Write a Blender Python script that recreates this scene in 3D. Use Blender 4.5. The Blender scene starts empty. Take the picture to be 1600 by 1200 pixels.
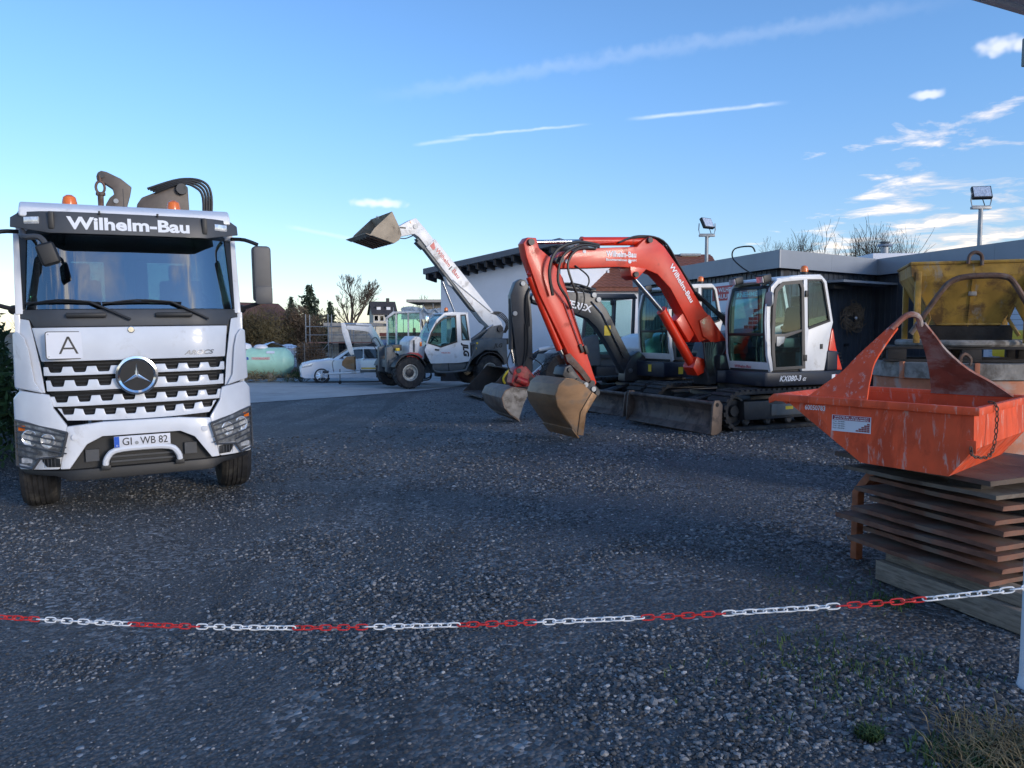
import bpy, bmesh, math, random
import numpy as np
from mathutils import Vector, Matrix, noise as mnoise
random.seed(7); rng = np.random.default_rng(7)
SC = bpy.context.scene
COL = SC.collection
R = math.radians

# ---------------------------------------------------------------- camera, sky, sun, exposure
cam_d = bpy.data.cameras.new('camera'); cam = bpy.data.objects.new('camera', cam_d); COL.objects.link(cam)
cam.location = (0, 0, 1.6); cam.rotation_euler = (R(90) - math.atan2(82, 1200), 0, 0)
cam_d.sensor_width = 36; cam_d.lens = 27; cam_d.clip_end = 3000; cam_d.clip_start = .05
SC.camera = cam
SUN_AZ, SUN_EL = 131, 11
world = bpy.data.worlds.new('World'); SC.world = world; world.use_nodes = True

class NT:
    """small helper to write node maths"""
    def __init__(s, nt): s.nt = nt
    def n(s, t, **kw):
        nd = s.nt.nodes.new(t)
        for k, v in kw.items(): setattr(nd, k, v)
        return nd
    def put(s, sock, v):
        if isinstance(v, bpy.types.NodeSocket): s.nt.links.new(v, sock)
        elif v is not None: sock.default_value = v
    def m(s, op, a, b=None, c=None, clamp=False):
        nd = s.n('ShaderNodeMath', operation=op, use_clamp=clamp)
        for i, v in enumerate((a, b, c)): s.put(nd.inputs[i], v)
        return nd.outputs[0]
    def ss(s, v, lo, hi):
        nd = s.n('ShaderNodeMapRange', interpolation_type='SMOOTHSTEP')
        s.put(nd.inputs[0], v); nd.inputs[1].default_value = lo; nd.inputs[2].default_value = hi
        return nd.outputs[0]
    def dot(s, v, w):
        nd = s.n('ShaderNodeVectorMath', operation='DOT_PRODUCT'); s.put(nd.inputs[0], v); nd.inputs[1].default_value = w
        return nd.outputs['Value']
    def mix(s, f, a, b, blend='MIX'):
        nd = s.n('ShaderNodeMix', data_type='RGBA', blend_type=blend)
        s.put(nd.inputs[0], f)
        for i, v in ((6, a), (7, b)):
            if isinstance(v, (tuple, list)) and len(v) == 3: v = (*v, 1)
            s.put(nd.inputs[i], v)
        return nd.outputs[2]
    def noise(s, vec, scale, detail=4, rough=.55, dist=0, dims='3D'):
        nd = s.n('ShaderNodeTexNoise', noise_dimensions=dims)
        s.put(nd.inputs['Vector'], vec)
        nd.inputs['Scale'].default_value = scale; nd.inputs['Detail'].default_value = detail
        nd.inputs['Roughness'].default_value = rough; nd.inputs['Distortion'].default_value = dist
        return nd.outputs[0]

def pixdir(px, py):
    u, v = (px - 800) / 1200, (600 - py) / 1200; p = math.atan2(82, 1200); c, s_ = math.cos(p), math.sin(p)
    return Vector((u, c + v * s_, v * c - s_)).normalized()

def build_sky():
    t = NT(world.node_tree); nt = t.nt; bg = nt.nodes['Background']
    sky = t.n('ShaderNodeTexSky', sky_type='NISHITA', sun_disc=False)
    sky.sun_elevation = R(SUN_EL + 9); sky.sun_rotation = R(SUN_AZ); sky.altitude = 200
    sky.air_density = 1.0; sky.dust_density = .2; sky.ozone_density = 2.2
    d = t.n('ShaderNodeTexCoord').outputs['Generated']
    sep = t.n('ShaderNodeSeparateXYZ'); t.put(sep.inputs[0], d); x, y, z = sep.outputs
    base = t.mix(1.0, sky.outputs[0], t.mix(t.ss(z, -.02, .34), (.80, .80, .90), (.80, 1.06, 1.32)), 'MULTIPLY')
    # cloud deck: direction projected on a level sheet, so bands flatten towards the horizon
    inv = t.m('DIVIDE', 1.0, t.m('ADD', t.m('MAXIMUM', z, 0.0), .07))
    cx, cy = t.m('MULTIPLY', x, inv), t.m('MULTIPLY', y, inv)
    cmb = t.n('ShaderNodeCombineXYZ'); t.put(cmb.inputs[0], cx); t.put(cmb.inputs[1], cy); cmb.inputs[2].default_value = 3.3
    n = t.noise(cmb.outputs[0], 2.5, 6, .60, .35)
    right = t.m('MULTIPLY', t.ss(x, .10, .50), t.m('SUBTRACT', 1.0, t.ss(z, .19, .33)))
    back = t.m('MULTIPLY', t.ss(t.m('MULTIPLY', y, -1.0), .1, .6), .95)
    cov = t.m('MAXIMUM', right, back)
    thr = t.m('SUBTRACT', .80, t.m('MULTIPLY', cov, t.m('SUBTRACT', .44, t.m('MULTIPLY', t.ss(z, .05, .20), .13))))
    dens = t.m('MULTIPLY', t.m('SUBTRACT', n, thr), 5.5, clamp=True)
    dens = t.m('MULTIPLY', dens, t.ss(z, .0, .05))
    warm = t.ss(n, .50, .66)
    ccol = t.mix(warm, (5.6, 5.1, 4.9), (8.4, 7.3, 6.3))
    col = t.mix(t.m('MULTIPLY', dens, .86), base, ccol)
    # vapour trails: thin bands along great circles
    fn = t.noise(d, 48, 2, .62); wob = t.m('SUBTRACT', fn, .5)
    for (p0, p1, w, a, wb) in (((540, 160), (1560, -12), .013, .11, .018), ((640, 227), (742, 215), .0034, .26, .003), ((690, 216), (930, 193), .0026, .36, .003),
                               ((972, 188), (1240, 159), .0034, .42, .003), ((440, 352), (565, 377), .004, .2, .004)):
        a0, a1 = pixdir(*p0), pixdir(*p1); nn = a0.cross(a1).normalized(); mid = (a0 + a1).normalized()
        ax = nn.cross(mid).normalized(); half = abs(a1.dot(ax)) 
        dist = t.m('ABSOLUTE', t.m('ADD', t.dot(d, nn), t.m('MULTIPLY', wob, wb)))
        band = t.m('SUBTRACT', 1.0, t.ss(dist, 0.0, w))
        rng_ = t.m('SUBTRACT', 1.0, t.ss(t.m('ABSOLUTE', t.dot(d, ax)), half * .55, half))
        fr = t.ss(t.dot(d, mid), .2, .4)
        mk = t.m('MULTIPLY', t.m('MULTIPLY', t.m('MULTIPLY', band, rng_), fr), t.m('MULTIPLY', t.m('ADD', fn, .35), a))
        col = t.mix(mk, col, (7.0, 7.2, 7.6))
    # small lone clouds
    for (p, rx, rz) in (((592, 318), .036, .0075), ((1568, 70), .026, .011), ((1448, 148), .02, .006)):
        a = pixdir(*p); rt = Vector((a.y, -a.x, 0)).normalized(); up = rt.cross(a)
        e = t.m('SQRT', t.m('ADD', t.m('POWER', t.m('DIVIDE', t.dot(d, rt), rx), 2.0), t.m('POWER', t.m('DIVIDE', t.dot(d, up), rz), 2.0)))
        e = t.m('ADD', e, t.m('MULTIPLY', wob, 1.6))
        mk = t.m('MULTIPLY', t.m('SUBTRACT', 1.0, t.ss(e, .25, 1.05)), t.ss(t.dot(d, a), .3, .6))
        col = t.mix(t.m('MULTIPLY', mk, .62), col, (7.0, 6.9, 7.1))
    world.cycles.sampling_method = 'MANUAL'; world.cycles.sample_map_resolution = 256
    t.put(bg.inputs[0], col); bg.inputs[1].default_value = SKY_STRENGTH
SKY_STRENGTH = .14
build_sky()
sun_d = bpy.data.lights.new('sun', 'SUN'); sun = bpy.data.objects.new('sun', sun_d); COL.objects.link(sun)
sun_d.energy = 1.8; sun_d.angle = R(15); sun_d.color = (1, .88, .76)
_az = R(SUN_AZ); _v = Vector((math.sin(_az) * math.cos(R(SUN_EL)), math.cos(_az) * math.cos(R(SUN_EL)), math.sin(R(SUN_EL))))
sun.rotation_euler = _v.to_track_quat('Z', 'Y').to_euler()
sun.location = _v * 60
vs = SC.view_settings; vs.view_transform = 'Standard'; vs.look = 'None'; vs.gamma = 1; vs.use_curve_mapping = False; vs.exposure = 0.38
cy = SC.cycles; cy.use_adaptive_sampling = True; cy.adaptive_threshold = .02; cy.use_denoising = True; cy.max_bounces = 6; cy.diffuse_bounces = 3; cy.glossy_bounces = 3; cy.transparent_max_bounces = 16

# ---------------------------------------------------------------- materials
MATS = {}
def mat(key, col=(.5, .5, .5), rough=.5, metal=0, var=.12, scale=3.0, bump=0, bscale=60, dirt=None, damt=.45, dscale=1.6, coat=0, emit=0, spec=None, stretch=None, scratch=None):
    if key in MATS: return MATS[key]
    m = bpy.data.materials.new(key); m.use_nodes = True; t = NT(m.node_tree)
    b = t.nt.nodes['Principled BSDF']
    tc = t.n('ShaderNodeTexCoord').outputs['Object']
    if stretch:
        mp = t.n('ShaderNodeMapping'); t.put(mp.inputs[0], tc); mp.inputs['Scale'].default_value = stretch; tc = mp.outputs[0]
    f = t.noise(tc, scale, 3, .6)
    lo = tuple(max(0, c * (1 - var)) for c in col); hi = tuple(min(1, c * (1 + var)) for c in col)
    c = t.mix(t.ss(f, .3, .7), lo, hi)
    rr = rough
    if dirt:
        g = t.noise(tc, dscale, 6, .68, .4)
        g = t.ss(g, .62 - damt * .3, .72 - damt * .12)
        c = t.mix(t.m('MULTIPLY', g, min(1, damt + .35)), c, dirt)
        rr = t.m('ADD', rough, t.m('MULTIPLY', g, .25), clamp=True)
    if scratch:
        sm = t.n('ShaderNodeMapping'); t.put(sm.inputs[0], t.n('ShaderNodeTexCoord').outputs['Object']); sm.inputs['Scale'].default_value = scratch[2]
        g2 = t.noise(sm.outputs[0], 1.0, 5, .7, .3); c = t.mix(t.m('MULTIPLY', t.ss(g2, scratch[1], scratch[1] + .13), .75), c, scratch[0])
    t.put(b.inputs['Base Color'], c); t.put(b.inputs['Roughness'], rr); b.inputs['Metallic'].default_value = metal
    if coat: b.inputs['Coat Weight'].default_value = coat; b.inputs['Coat Roughness'].default_value = .08
    if spec is not None: b.inputs['Specular IOR Level'].default_value = spec
    if bump:
        bn = t.n('ShaderNodeBump'); bn.inputs['Strength'].default_value = bump; bn.inputs['Distance'].default_value = .01
        t.put(bn.inputs['Height'], t.noise(tc, bscale, 4, .6)); t.put(b.inputs['Normal'], bn.outputs[0])
    MATS[key] = m
    return m

def glass(key, tint, refl=.18, rough=.02, fres=.7):
    m = bpy.data.materials.new(key); m.use_nodes = True; t = NT(m.node_tree); nt = t.nt
    nt.nodes.remove(nt.nodes['Principled BSDF']); out = nt.nodes['Material Output']
    tr = t.n('ShaderNodeBsdfTransparent'); tr.inputs[0].default_value = (*tint, 1)
    gl = t.n('ShaderNodeBsdfGlossy'); gl.inputs['Roughness'].default_value = rough; gl.inputs[0].default_value = (.9, .95, 1, 1)
    lw = t.n('ShaderNodeLayerWeight'); lw.inputs[0].default_value = .5; fr_ = t.m('ADD', .035, t.m('POWER', lw.outputs['Facing'], 5.0))
    mx = t.n('ShaderNodeMixShader'); t.put(mx.inputs[0], t.m('ADD', t.m('MULTIPLY', fr_, fres), refl, clamp=True))
    nt.links.new(tr.outputs[0], mx.inputs[1]); nt.links.new(gl.outputs[0], mx.inputs[2]); nt.links.new(mx.outputs[0], out.inputs[0])
    MATS[key] = m; return m

WHITE = mat('white_paint', (.74, .76, .80), .32, var=.04, coat=.3, dirt=(.46, .44, .41), damt=.20, dscale=2.2)
WHITE2 = mat('machine_white', (.72, .73, .74), .38, var=.05, dirt=(.38, .34, .29), damt=.3, dscale=2.0)
SATIN = mat('grey_plastic', (.060, .064, .072), .45, var=.12)
BLACK = mat('black_plastic', (.014, .015, .017), .5, var=.2)
VOID = mat('dark_cavity', (.010, .010, .011), .8, var=.2)
RUBBER = mat('rubber', (.020, .020, .022), .8, var=.3, scale=14, bump=.3, bscale=90, dirt=(.075, .070, .062), damt=.5, dscale=5)
CHROME = mat('chrome', (.82, .84, .86), .12, 1, var=.03)
STEELBAR = mat('polished_rod', (.62, .63, .65), .2, 1, var=.05)
ALU = mat('wheel_rim', (.50, .50, .47), .42, .25, var=.12, scale=9, dirt=(.16, .14, .11), damt=.4, dscale=8)
GREYSTEEL = mat('grey_steel', (.105, .118, .125), .5, .1, var=.15, dirt=(.16, .14, .12), damt=.4, dscale=3)
DARKSTEEL = mat('dark_steel', (.030, .032, .037), .45, .1, var=.2, dirt=(.075, .066, .056), damt=.35, dscale=4)
NAVY = mat('navy_paint', (.013, .018, .032), .38, var=.15, dirt=(.07, .066, .06), damt=.25, dscale=2.5)
ORANGE_RED = mat('kubota_orange', (.66, .030, .008), .36, var=.10, scale=2, coat=.15, dirt=(.26, .05, .022), damt=.22, dscale=2.6, scratch=((.42, .12, .06), .66, (9, 9, 22)))
REDCOUP = mat('coupler_red', (.42, .018, .020), .42, var=.2, scale=8, dirt=(.12, .06, .05), damt=.5, dscale=7)
SKIP = mat('skip_orange', (.78, .090, .022), .55, var=.16, scale=4, bump=.12, bscale=40, dirt=(.50, .060, .020), damt=.4, dscale=3.6, stretch=(1, 1, .6), scratch=((.62, .42, .36), .55, (24, 24, 5)))
SKIPGREY = mat('skip_caked', (.27, .10, .075), .75, var=.25, scale=7, bump=.3, bscale=50, dirt=(.40, .36, .35), damt=.62, dscale=5)
BUCKET = mat('bucket_steel', (.27, .145, .065), .45, .25, var=.25, scale=2.2, dirt=(.23, .17, .12), damt=.45, dscale=2.2, stretch=(1, 1, 2.4))
BLADE = mat('blade_steel', (.13, .095, .075), .55, .25, var=.25, scale=3, dirt=(.055, .045, .042), damt=.55, dscale=3.2)
LOADBUCKET = mat('loader_steel', (.27, .225, .17), .55, .1, var=.18, scale=2, dirt=(.13, .10, .075), damt=.45, dscale=2.4)
RUST = mat('rusty_plate', (.175, .080, .052), .78, .1, var=.35, scale=4, bump=.25, bscale=60, dirt=(.19, .145, .115), damt=.5, dscale=3.5)
RUSTEDGE = mat('rust_tube', (.13, .075, .055), .7, .2, var=.35, scale=9, dirt=(.20, .17, .15), damt=.5, dscale=7)
YELLOW = mat('worn_yellow', (.40, .235, .040), .62, var=.2, scale=4, bump=.2, bscale=40, dirt=(.115, .062, .030), damt=.5, dscale=4.5, scratch=((.30, .265, .21), .56, (7, 7, 3)))
YELLOWCLEAN = mat('yellow_paint', (.72, .52, .02), .45, var=.08)
CONCRETEGREY = mat('cement_caked', (.27, .255, .235), .85, var=.25, scale=6, bump=.4, bscale=40, dirt=(.10, .085, .07), damt=.5, dscale=5)
WOOD = mat('weathered_wood', (.22, .185, .145), .8, var=.28, scale=5, bump=.3, bscale=50, dirt=(.10, .085, .07), damt=.4, dscale=4, stretch=(1.2, 9, 9))
WOODDARK = mat('tarred_wood', (.030, .026, .024), .8, var=.35, scale=6, bump=.3, bscale=50)
DRUM = mat('orange_drum', (.46, .16, .08), .65, var=.2, scale=4, dirt=(.38, .34, .31), damt=.45, dscale=4)
PLASTER = mat('white_plaster', (.70, .735, .80), .85, var=.03, scale=1.2, bump=.08, bscale=120)
ANTHRA = mat('anthracite_sheet', (.062, .074, .094), .45, .15, var=.12, scale=1.5, dirt=(.06, .066, .075), damt=.2)
FASCIA = mat('fascia_grey', (.27, .295, .33), .5, .1, var=.05, scale=1)
ROOFEDGE = mat('roof_edge_grey', (.11, .125, .15), .55, var=.08)
RAFTER = mat('rafter_dark', (.018, .022, .030), .7, var=.2)
TILE = mat('clay_tile', (.20, .075, .050), .8, var=.3, scale=6, bump=.4, bscale=9)
AMBER = mat('amber_lens', (.80, .17, .015), .22, var=.08, coat=.4)
REDLENS = mat('red_lens', (.6, .03, .02), .25, var=.08)
LENS = mat('clear_lens', (.80, .83, .86), .1, .5, var=.3, scale=22)
TEXTWHITE = mat('lettering_white', (.80, .82, .86), .5, var=.02)
TEXTBLACK = mat('lettering_black', (.015, .015, .018), .5, var=.05)
TEXTRED = mat('lettering_red', (.45, .03, .05), .5, var=.05)
TEXTRED2 = mat('lettering_pale_red', (.62, .16, .14), .5, var=.08)
TEXTBLUE = mat('lettering_blue', (.02, .07, .42), .5, var=.05)
SIGNRED = mat('sign_red', (.55, .045, .05), .5, var=.05)
SIGNWHITE = mat('sign_white', (.70, .72, .78), .45, var=.03)
BRICKRED = mat('sign_brick', (.30, .06, .055), .6, var=.2, scale=9)
STICKER = mat('yellow_sticker', (.75, .52, .03), .5, var=.05)
PLATEBLUE = mat('plate_blue', (.01, .10, .55), .4, var=.04)
SEAT = mat('seat_fabric', (.022, .024, .027), .8, var=.2)
TANKGREEN = mat('tank_green', (.40, .68, .54), .42, var=.06, dirt=(.28, .42, .34), damt=.2)
CARWHITE = mat('car_white', (.78, .80, .84), .18, var=.02, coat=.7)
GALV = mat('galvanised', (.30, .32, .34), .5, .4, var=.12, scale=9)
HEADLIGHT = mat('headlight_reflector', (.22, .23, .24), .3, .3, var=.5, scale=14)
HOSE = mat('hydraulic_hose', (.020, .020, .021), .5, var=.2)
CHAINRED = mat('chain_red', (.60, .030, .026), .4, var=.06, scale=20)
CHAINWHITE = mat('chain_white', (.80, .81, .82), .4, var=.03, scale=20)
POSTWHITE = mat('post_white', (.62, .66, .72), .45, var=.05)
BLOCKWALL = mat('block_masonry', (.46, .41, .34), .85, var=.12, scale=2.5, bump=.2, bscale=30)
GLASSW = glass('windscreen_glass', (.26, .34, .34), .24, fres=1.0)
GLASSC = glass('cab_glass', (.74, .90, .88), .012)
GLASSD = glass('dark_glass', (.12, .15, .18), .06)
CARGLASS = mat('car_window', (.012, .014, .018), .06, var=.1, coat=.5)
BARK = mat('bark', (.080, .062, .048), .9, var=.25, scale=8, bump=.3, bscale=30)
TWIG = mat('winter_twigs', (.115, .082, .055), .9, var=.3, scale=.6)
TWIGGREEN = mat('bush_twigs', (.100, .078, .034), .9, var=.35, scale=.5)
NEEDLE = mat('conifer_needles', (.032, .050, .030), .8, var=.45, scale=.9)
THUJA = mat('hedge_leaves', (.030, .072, .020), .75, var=.5, scale=2.5)
DRYGRASS = mat('dry_grass', (.21, .165, .085), .85, var=.35, scale=9)
GREENGRASS = mat('green_grass', (.045, .088, .022), .8, var=.4, scale=9)

# ---------------------------------------------------------------- mesh helpers
ZO = [0.0]          # base height of the thing being built (coordinates below are written with absolute heights)
class M:
    def __init__(s): s.v = []; s.f = []
    def add(s, vs, fs):
        o = len(s.v); s.v.extend([tuple(p) for p in vs]); s.f.extend([tuple(i + o for i in q) for q in fs]); return s
    def take(s, bm, bev=0, seg=2, ang=28):
        if bev:
            bm.normal_update()
            ed = [e for e in bm.edges if len(e.link_faces) == 2 and e.calc_face_angle(0) > R(ang)]
            if ed: bmesh.ops.bevel(bm, geom=ed, offset=bev, segments=seg, affect='EDGES', profile=.6, clamp_overlap=True)
        bm.verts.index_update()
        s.add([v.co[:] for v in bm.verts], [[v.index for v in f.verts] for f in bm.faces]); bm.free(); return s
    def box(s, c, sz, rot=None, bev=0, seg=2):
        bm = bmesh.new(); bmesh.ops.create_cube(bm, size=1)
        mt = Matrix.Translation(c) @ (rot if rot is not None else Matrix()) @ Matrix.Diagonal((*sz, 1))
        bm.transform(mt)
        return s.take(bm, bev, seg)
    def bx(s, x0, x1, y0, y1, z0, z1, bev=0):
        return s.box(((x0 + x1) / 2, (y0 + y1) / 2, (z0 + z1) / 2), (abs(x1 - x0), abs(y1 - y0), abs(z1 - z0)), bev=bev)
    def prism(s, pts, ax, a, b, bev=0, seg=2, cut=None, fn=None):
        """2-D outline pushed along an axis; ax 'y' takes (x,z), 'x' takes (y,z), 'z' takes (x,y)"""
        mk = {'y': lambda p, h: (p[0], h, p[1]), 'x': lambda p, h: (h, p[0], p[1]), 'z': lambda p, h: (p[0], p[1], h)}[ax]
        bm = bmesh.new(); A = [bm.verts.new(mk(p, a)) for p in pts]; B = [bm.verts.new(mk(p, b)) for p in pts]
        bm.faces.new(A); bm.faces.new(B[::-1]); n = len(pts)
        for i in range(n): bm.faces.new((A[i], B[i], B[(i + 1) % n], A[(i + 1) % n]))
        bmesh.ops.recalc_face_normals(bm, faces=bm.faces)
        if bev:
            ed = [e for e in bm.edges if len(e.link_faces) == 2 and e.calc_face_angle(0) > R(28)]
            bmesh.ops.bevel(bm, geom=ed, offset=bev, segments=seg, affect='EDGES', profile=.6, clamp_overlap=True)
        if cut:
            axi, vals = cut
            nrm = Vector((0, 0, 0)); nrm[axi] = 1
            for v in vals:
                bmesh.ops.bisect_plane(bm, geom=bm.verts[:] + bm.edges[:] + bm.faces[:], plane_co=nrm * v, plane_no=nrm)
        if fn:
            bmesh.ops.triangulate(bm, faces=[f for f in bm.faces if len(f.verts) > 4])
            for v in bm.verts: v.co = fn(v.co)
        return s.take(bm)
    def cyl(s, p0, p1, r, r1=None, n=14, cap=True):
        p0, p1 = Vector(p0), Vector(p1); d = (p1 - p0).normalized(); r1 = r if r1 is None else r1
        u = d.orthogonal().normalized(); w = d.cross(u)
        vs = [p0 + (u * math.cos(2 * math.pi * i / n) + w * math.sin(2 * math.pi * i / n)) * r for i in range(n)]
        vs += [p1 + (u * math.cos(2 * math.pi * i / n) + w * math.sin(2 * math.pi * i / n)) * r1 for i in range(n)]
        fs = [(i, (i + 1) % n, n + (i + 1) % n, n + i) for i in range(n)]
        if cap: fs += [tuple(range(n - 1, -1, -1)), tuple(range(n, 2 * n))]
        return s.add(vs, fs)
    def tube(s, pts, r, n=8, smooth=0, r1=None):
        P = [Vector(p) for p in pts]
        if smooth: P = spline(P, smooth)
        k = len(P); vs = []; fs = []; u = None
        for i, p in enumerate(P):
            t = (P[min(i + 1, k - 1)] - P[max(i - 1, 0)])
            t = t.normalized() if t.length > 1e-9 else Vector((0, 0, 1))
            if u is None: u = t.orthogonal().normalized()
            u = (u - t * u.dot(t)); u = u.normalized() if u.length > 1e-6 else t.orthogonal().normalized()
            w = t.cross(u); rr = r if r1 is None else r + (r1 - r) * i / (k - 1)
            vs += [p + (u * math.cos(2 * math.pi * j / n) + w * math.sin(2 * math.pi * j / n)) * rr for j in range(n)]
        for i in range(k - 1):
            for j in range(n): fs.append((i * n + j, i * n + (j + 1) % n, (i + 1) * n + (j + 1) % n, (i + 1) * n + j))
        fs += [tuple(range(n - 1, -1, -1)), tuple(range((k - 1) * n, k * n))]
        return s.add(vs, fs)
    def lathe(s, prof, c, axis, n=28):
        """prof: (radius, offset along axis), closed loop if first == last"""
        c, d = Vector(c), Vector(axis).normalized(); u = d.orthogonal().normalized(); w = d.cross(u); k = len(prof); vs = []; fs = []
        for (r, h) in prof:
            vs += [c + d * h + (u * math.cos(2 * math.pi * j / n) + w * math.sin(2 * math.pi * j / n)) * max(r, 1e-4) for j in range(n)]
        for i in range(k - 1):
            for j in range(n): fs.append((i * n + j, i * n + (j + 1) % n, (i + 1) * n + (j + 1) % n, (i + 1) * n + j))
        return s.add(vs, fs)
    def loft(s, rings, cap=True, closed=True):
        n = len(rings[0]); vs = [p for r in rings for p in r]; fs = []
        for i in range(len(rings) - 1):
            for j in range(n if closed else n - 1): fs.append((i * n + j, i * n + (j + 1) % n, (i + 1) * n + (j + 1) % n, (i + 1) * n + j))
        if cap and closed: fs += [tuple(range(n - 1, -1, -1)), tuple(range((len(rings) - 1) * n, len(rings) * n))]
        return s.add(vs, fs)
    def ball(s, c, r, sq=(1, 1, 1), n=12):
        bm = bmesh.new(); bmesh.ops.create_uvsphere(bm, u_segments=n, v_segments=max(6, n // 2 + 1), radius=r)
        bm.transform(Matrix.Translation(c) @ Matrix.Diagonal((*sq, 1))); return s.take(bm)
    def xf(s, mt):
        s.v = [tuple(mt @ Vector(p)) for p in s.v]; return s
    def mesh(s, name, smooth=32, fixn=True):
        me = bpy.data.meshes.new(name); z = ZO[0]
        me.from_pydata([(p[0], p[1], p[2] - z) for p in s.v], [], s.f)
        if fixn and len(s.f) < 60000:
            bm = bmesh.new(); bm.from_mesh(me); bmesh.ops.recalc_face_normals(bm, faces=bm.faces); bm.to_mesh(me); bm.free()
        if smooth: me.shade_smooth(); me.set_sharp_from_angle(angle=R(smooth))
        return me
    def build(s, name, material, parent=None, smooth=32, fixn=True):
        me = s.mesh(name, smooth, fixn); me.materials.append(material)
        o = bpy.data.objects.new(name, me); COL.objects.link(o)
        if parent is not None: o.parent = parent
        return o

def spline(P, k):
    out = []; n = len(P)
    for i in range(n - 1):
        a, b, c, d = P[max(i - 1, 0)], P[i], P[i + 1], P[min(i + 2, n - 1)]
        for j in range(k):
            t = j / k; out.append(.5 * ((2 * b) + (c - a) * t + (2 * a - 5 * b + 4 * c - d) * t * t + (3 * b - a - 3 * c + d) * t ** 3))
    out.append(P[-1]); return out
def tag(o, label=None, cat=None, group=None, kind=None):
    for k, v in (('label', label), ('category', cat), ('group', group), ('kind', kind)):
        if v: o[k] = v
    return o
def thing(name, label, cat, loc=(0, 0, 0), fwd=None, group=None):
    """an Empty at the base of a thing; fwd = ground direction of its local +X"""
    o = bpy.data.objects.new(name, None); COL.objects.link(o); o.location = loc; o.empty_display_size = .2
    if fwd: o.rotation_euler = (0, 0, math.atan2(fwd[1], fwd[0]))
    tag(o, label, cat, group, 'thing'); ZO[0] = loc[2]
    return o
def label(o, s): o['label'] = s; return o
def text(s, m, parent, o, u, v, h, bold=.0, width=None, name='lettering', ext=.004, shear=0, align='LEFT'):
    """flat lettering: origin o, reading direction u, up v, capital height h (or fitted to a width)"""
    cu = bpy.data.curves.new('t', 'FONT'); cu.body = s; cu.size = 1; cu.offset = bold; cu.resolution_u = 3; cu.shear = shear; cu.align_x = align
    tmp = bpy.data.objects.new('t', cu); me = bpy.data.meshes.new_from_object(tmp); bpy.data.objects.remove(tmp); bpy.data.curves.remove(cu)
    xs = [p.co.x for p in me.vertices]; k = h / .70; kx = k
    if width: kx = width / (max(xs) - min(xs)); x0 = min(xs)
    else: x0 = 0
    o, u, v = Vector(o), Vector(u).normalized(), Vector(v).normalized(); n = u.cross(v)
    q = M(); pts = [o + u * (p.co.x - x0) * kx + v * p.co.y * k + n * ext for p in me.vertices]
    q.add(pts, [tuple(f.vertices) for f in me.polygons]); bpy.data.meshes.remove(me)
    return q.build(name, m, parent, smooth=0, fixn=False)
def rrect(w, h, r, n=4, cx=0, cy=0):
    out = []
    for (sx, sy, a0) in ((1, 1, 0), (-1, 1, 90), (-1, -1, 180), (1, -1, 270)):
        for i in range(n + 1):
            a = R(a0 + 90 * i / n); out.append((cx + sx * (w / 2 - r) + r * math.cos(a), cy + sy * (h / 2 - r) + r * math.sin(a)))
    return out
def frame2d(q, outer, inner, ax, a, b):
    """ring between two outlines of equal point count, pushed along an axis"""
    mk = {'y': lambda p, h: (p[0], h, p[1]), 'x': lambda p, h: (h, p[0], p[1]), 'z': lambda p, h: (p[0], p[1], h)}[ax]
    n = len(outer); vs = [mk(p, a) for p in outer] + [mk(p, a) for p in inner] + [mk(p, b) for p in outer] + [mk(p, b) for p in inner]; fs = []
    for i in range(n):
        j = (i + 1) % n
        fs += [(i, j, n + j, n + i), (2 * n + i, 3 * n + i, 3 * n + j, 2 * n + j), (i, 2 * n + i, 2 * n + j, j), (n + i, n + j, 3 * n + j, 3 * n + i)]
    return q.add(vs, fs)
def copy_tree(o, parent=None):
    c = o.copy(); COL.objects.link(c); c.parent = parent
    for ch in o.children: copy_tree(ch, c)
    return c
def inset(poly, k, cx=None, cy=None):
    cx = sum(p[0] for p in poly) / len(poly) if cx is None else cx; cy = sum(p[1] for p in poly) / len(poly) if cy is None else cy
    out = []
    for p in poly:
        dx, dy = p[0] - cx, p[1] - cy; l = math.hypot(dx, dy); out.append((p[0] - dx / l * k, p[1] - dy / l * k))
    return out
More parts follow.
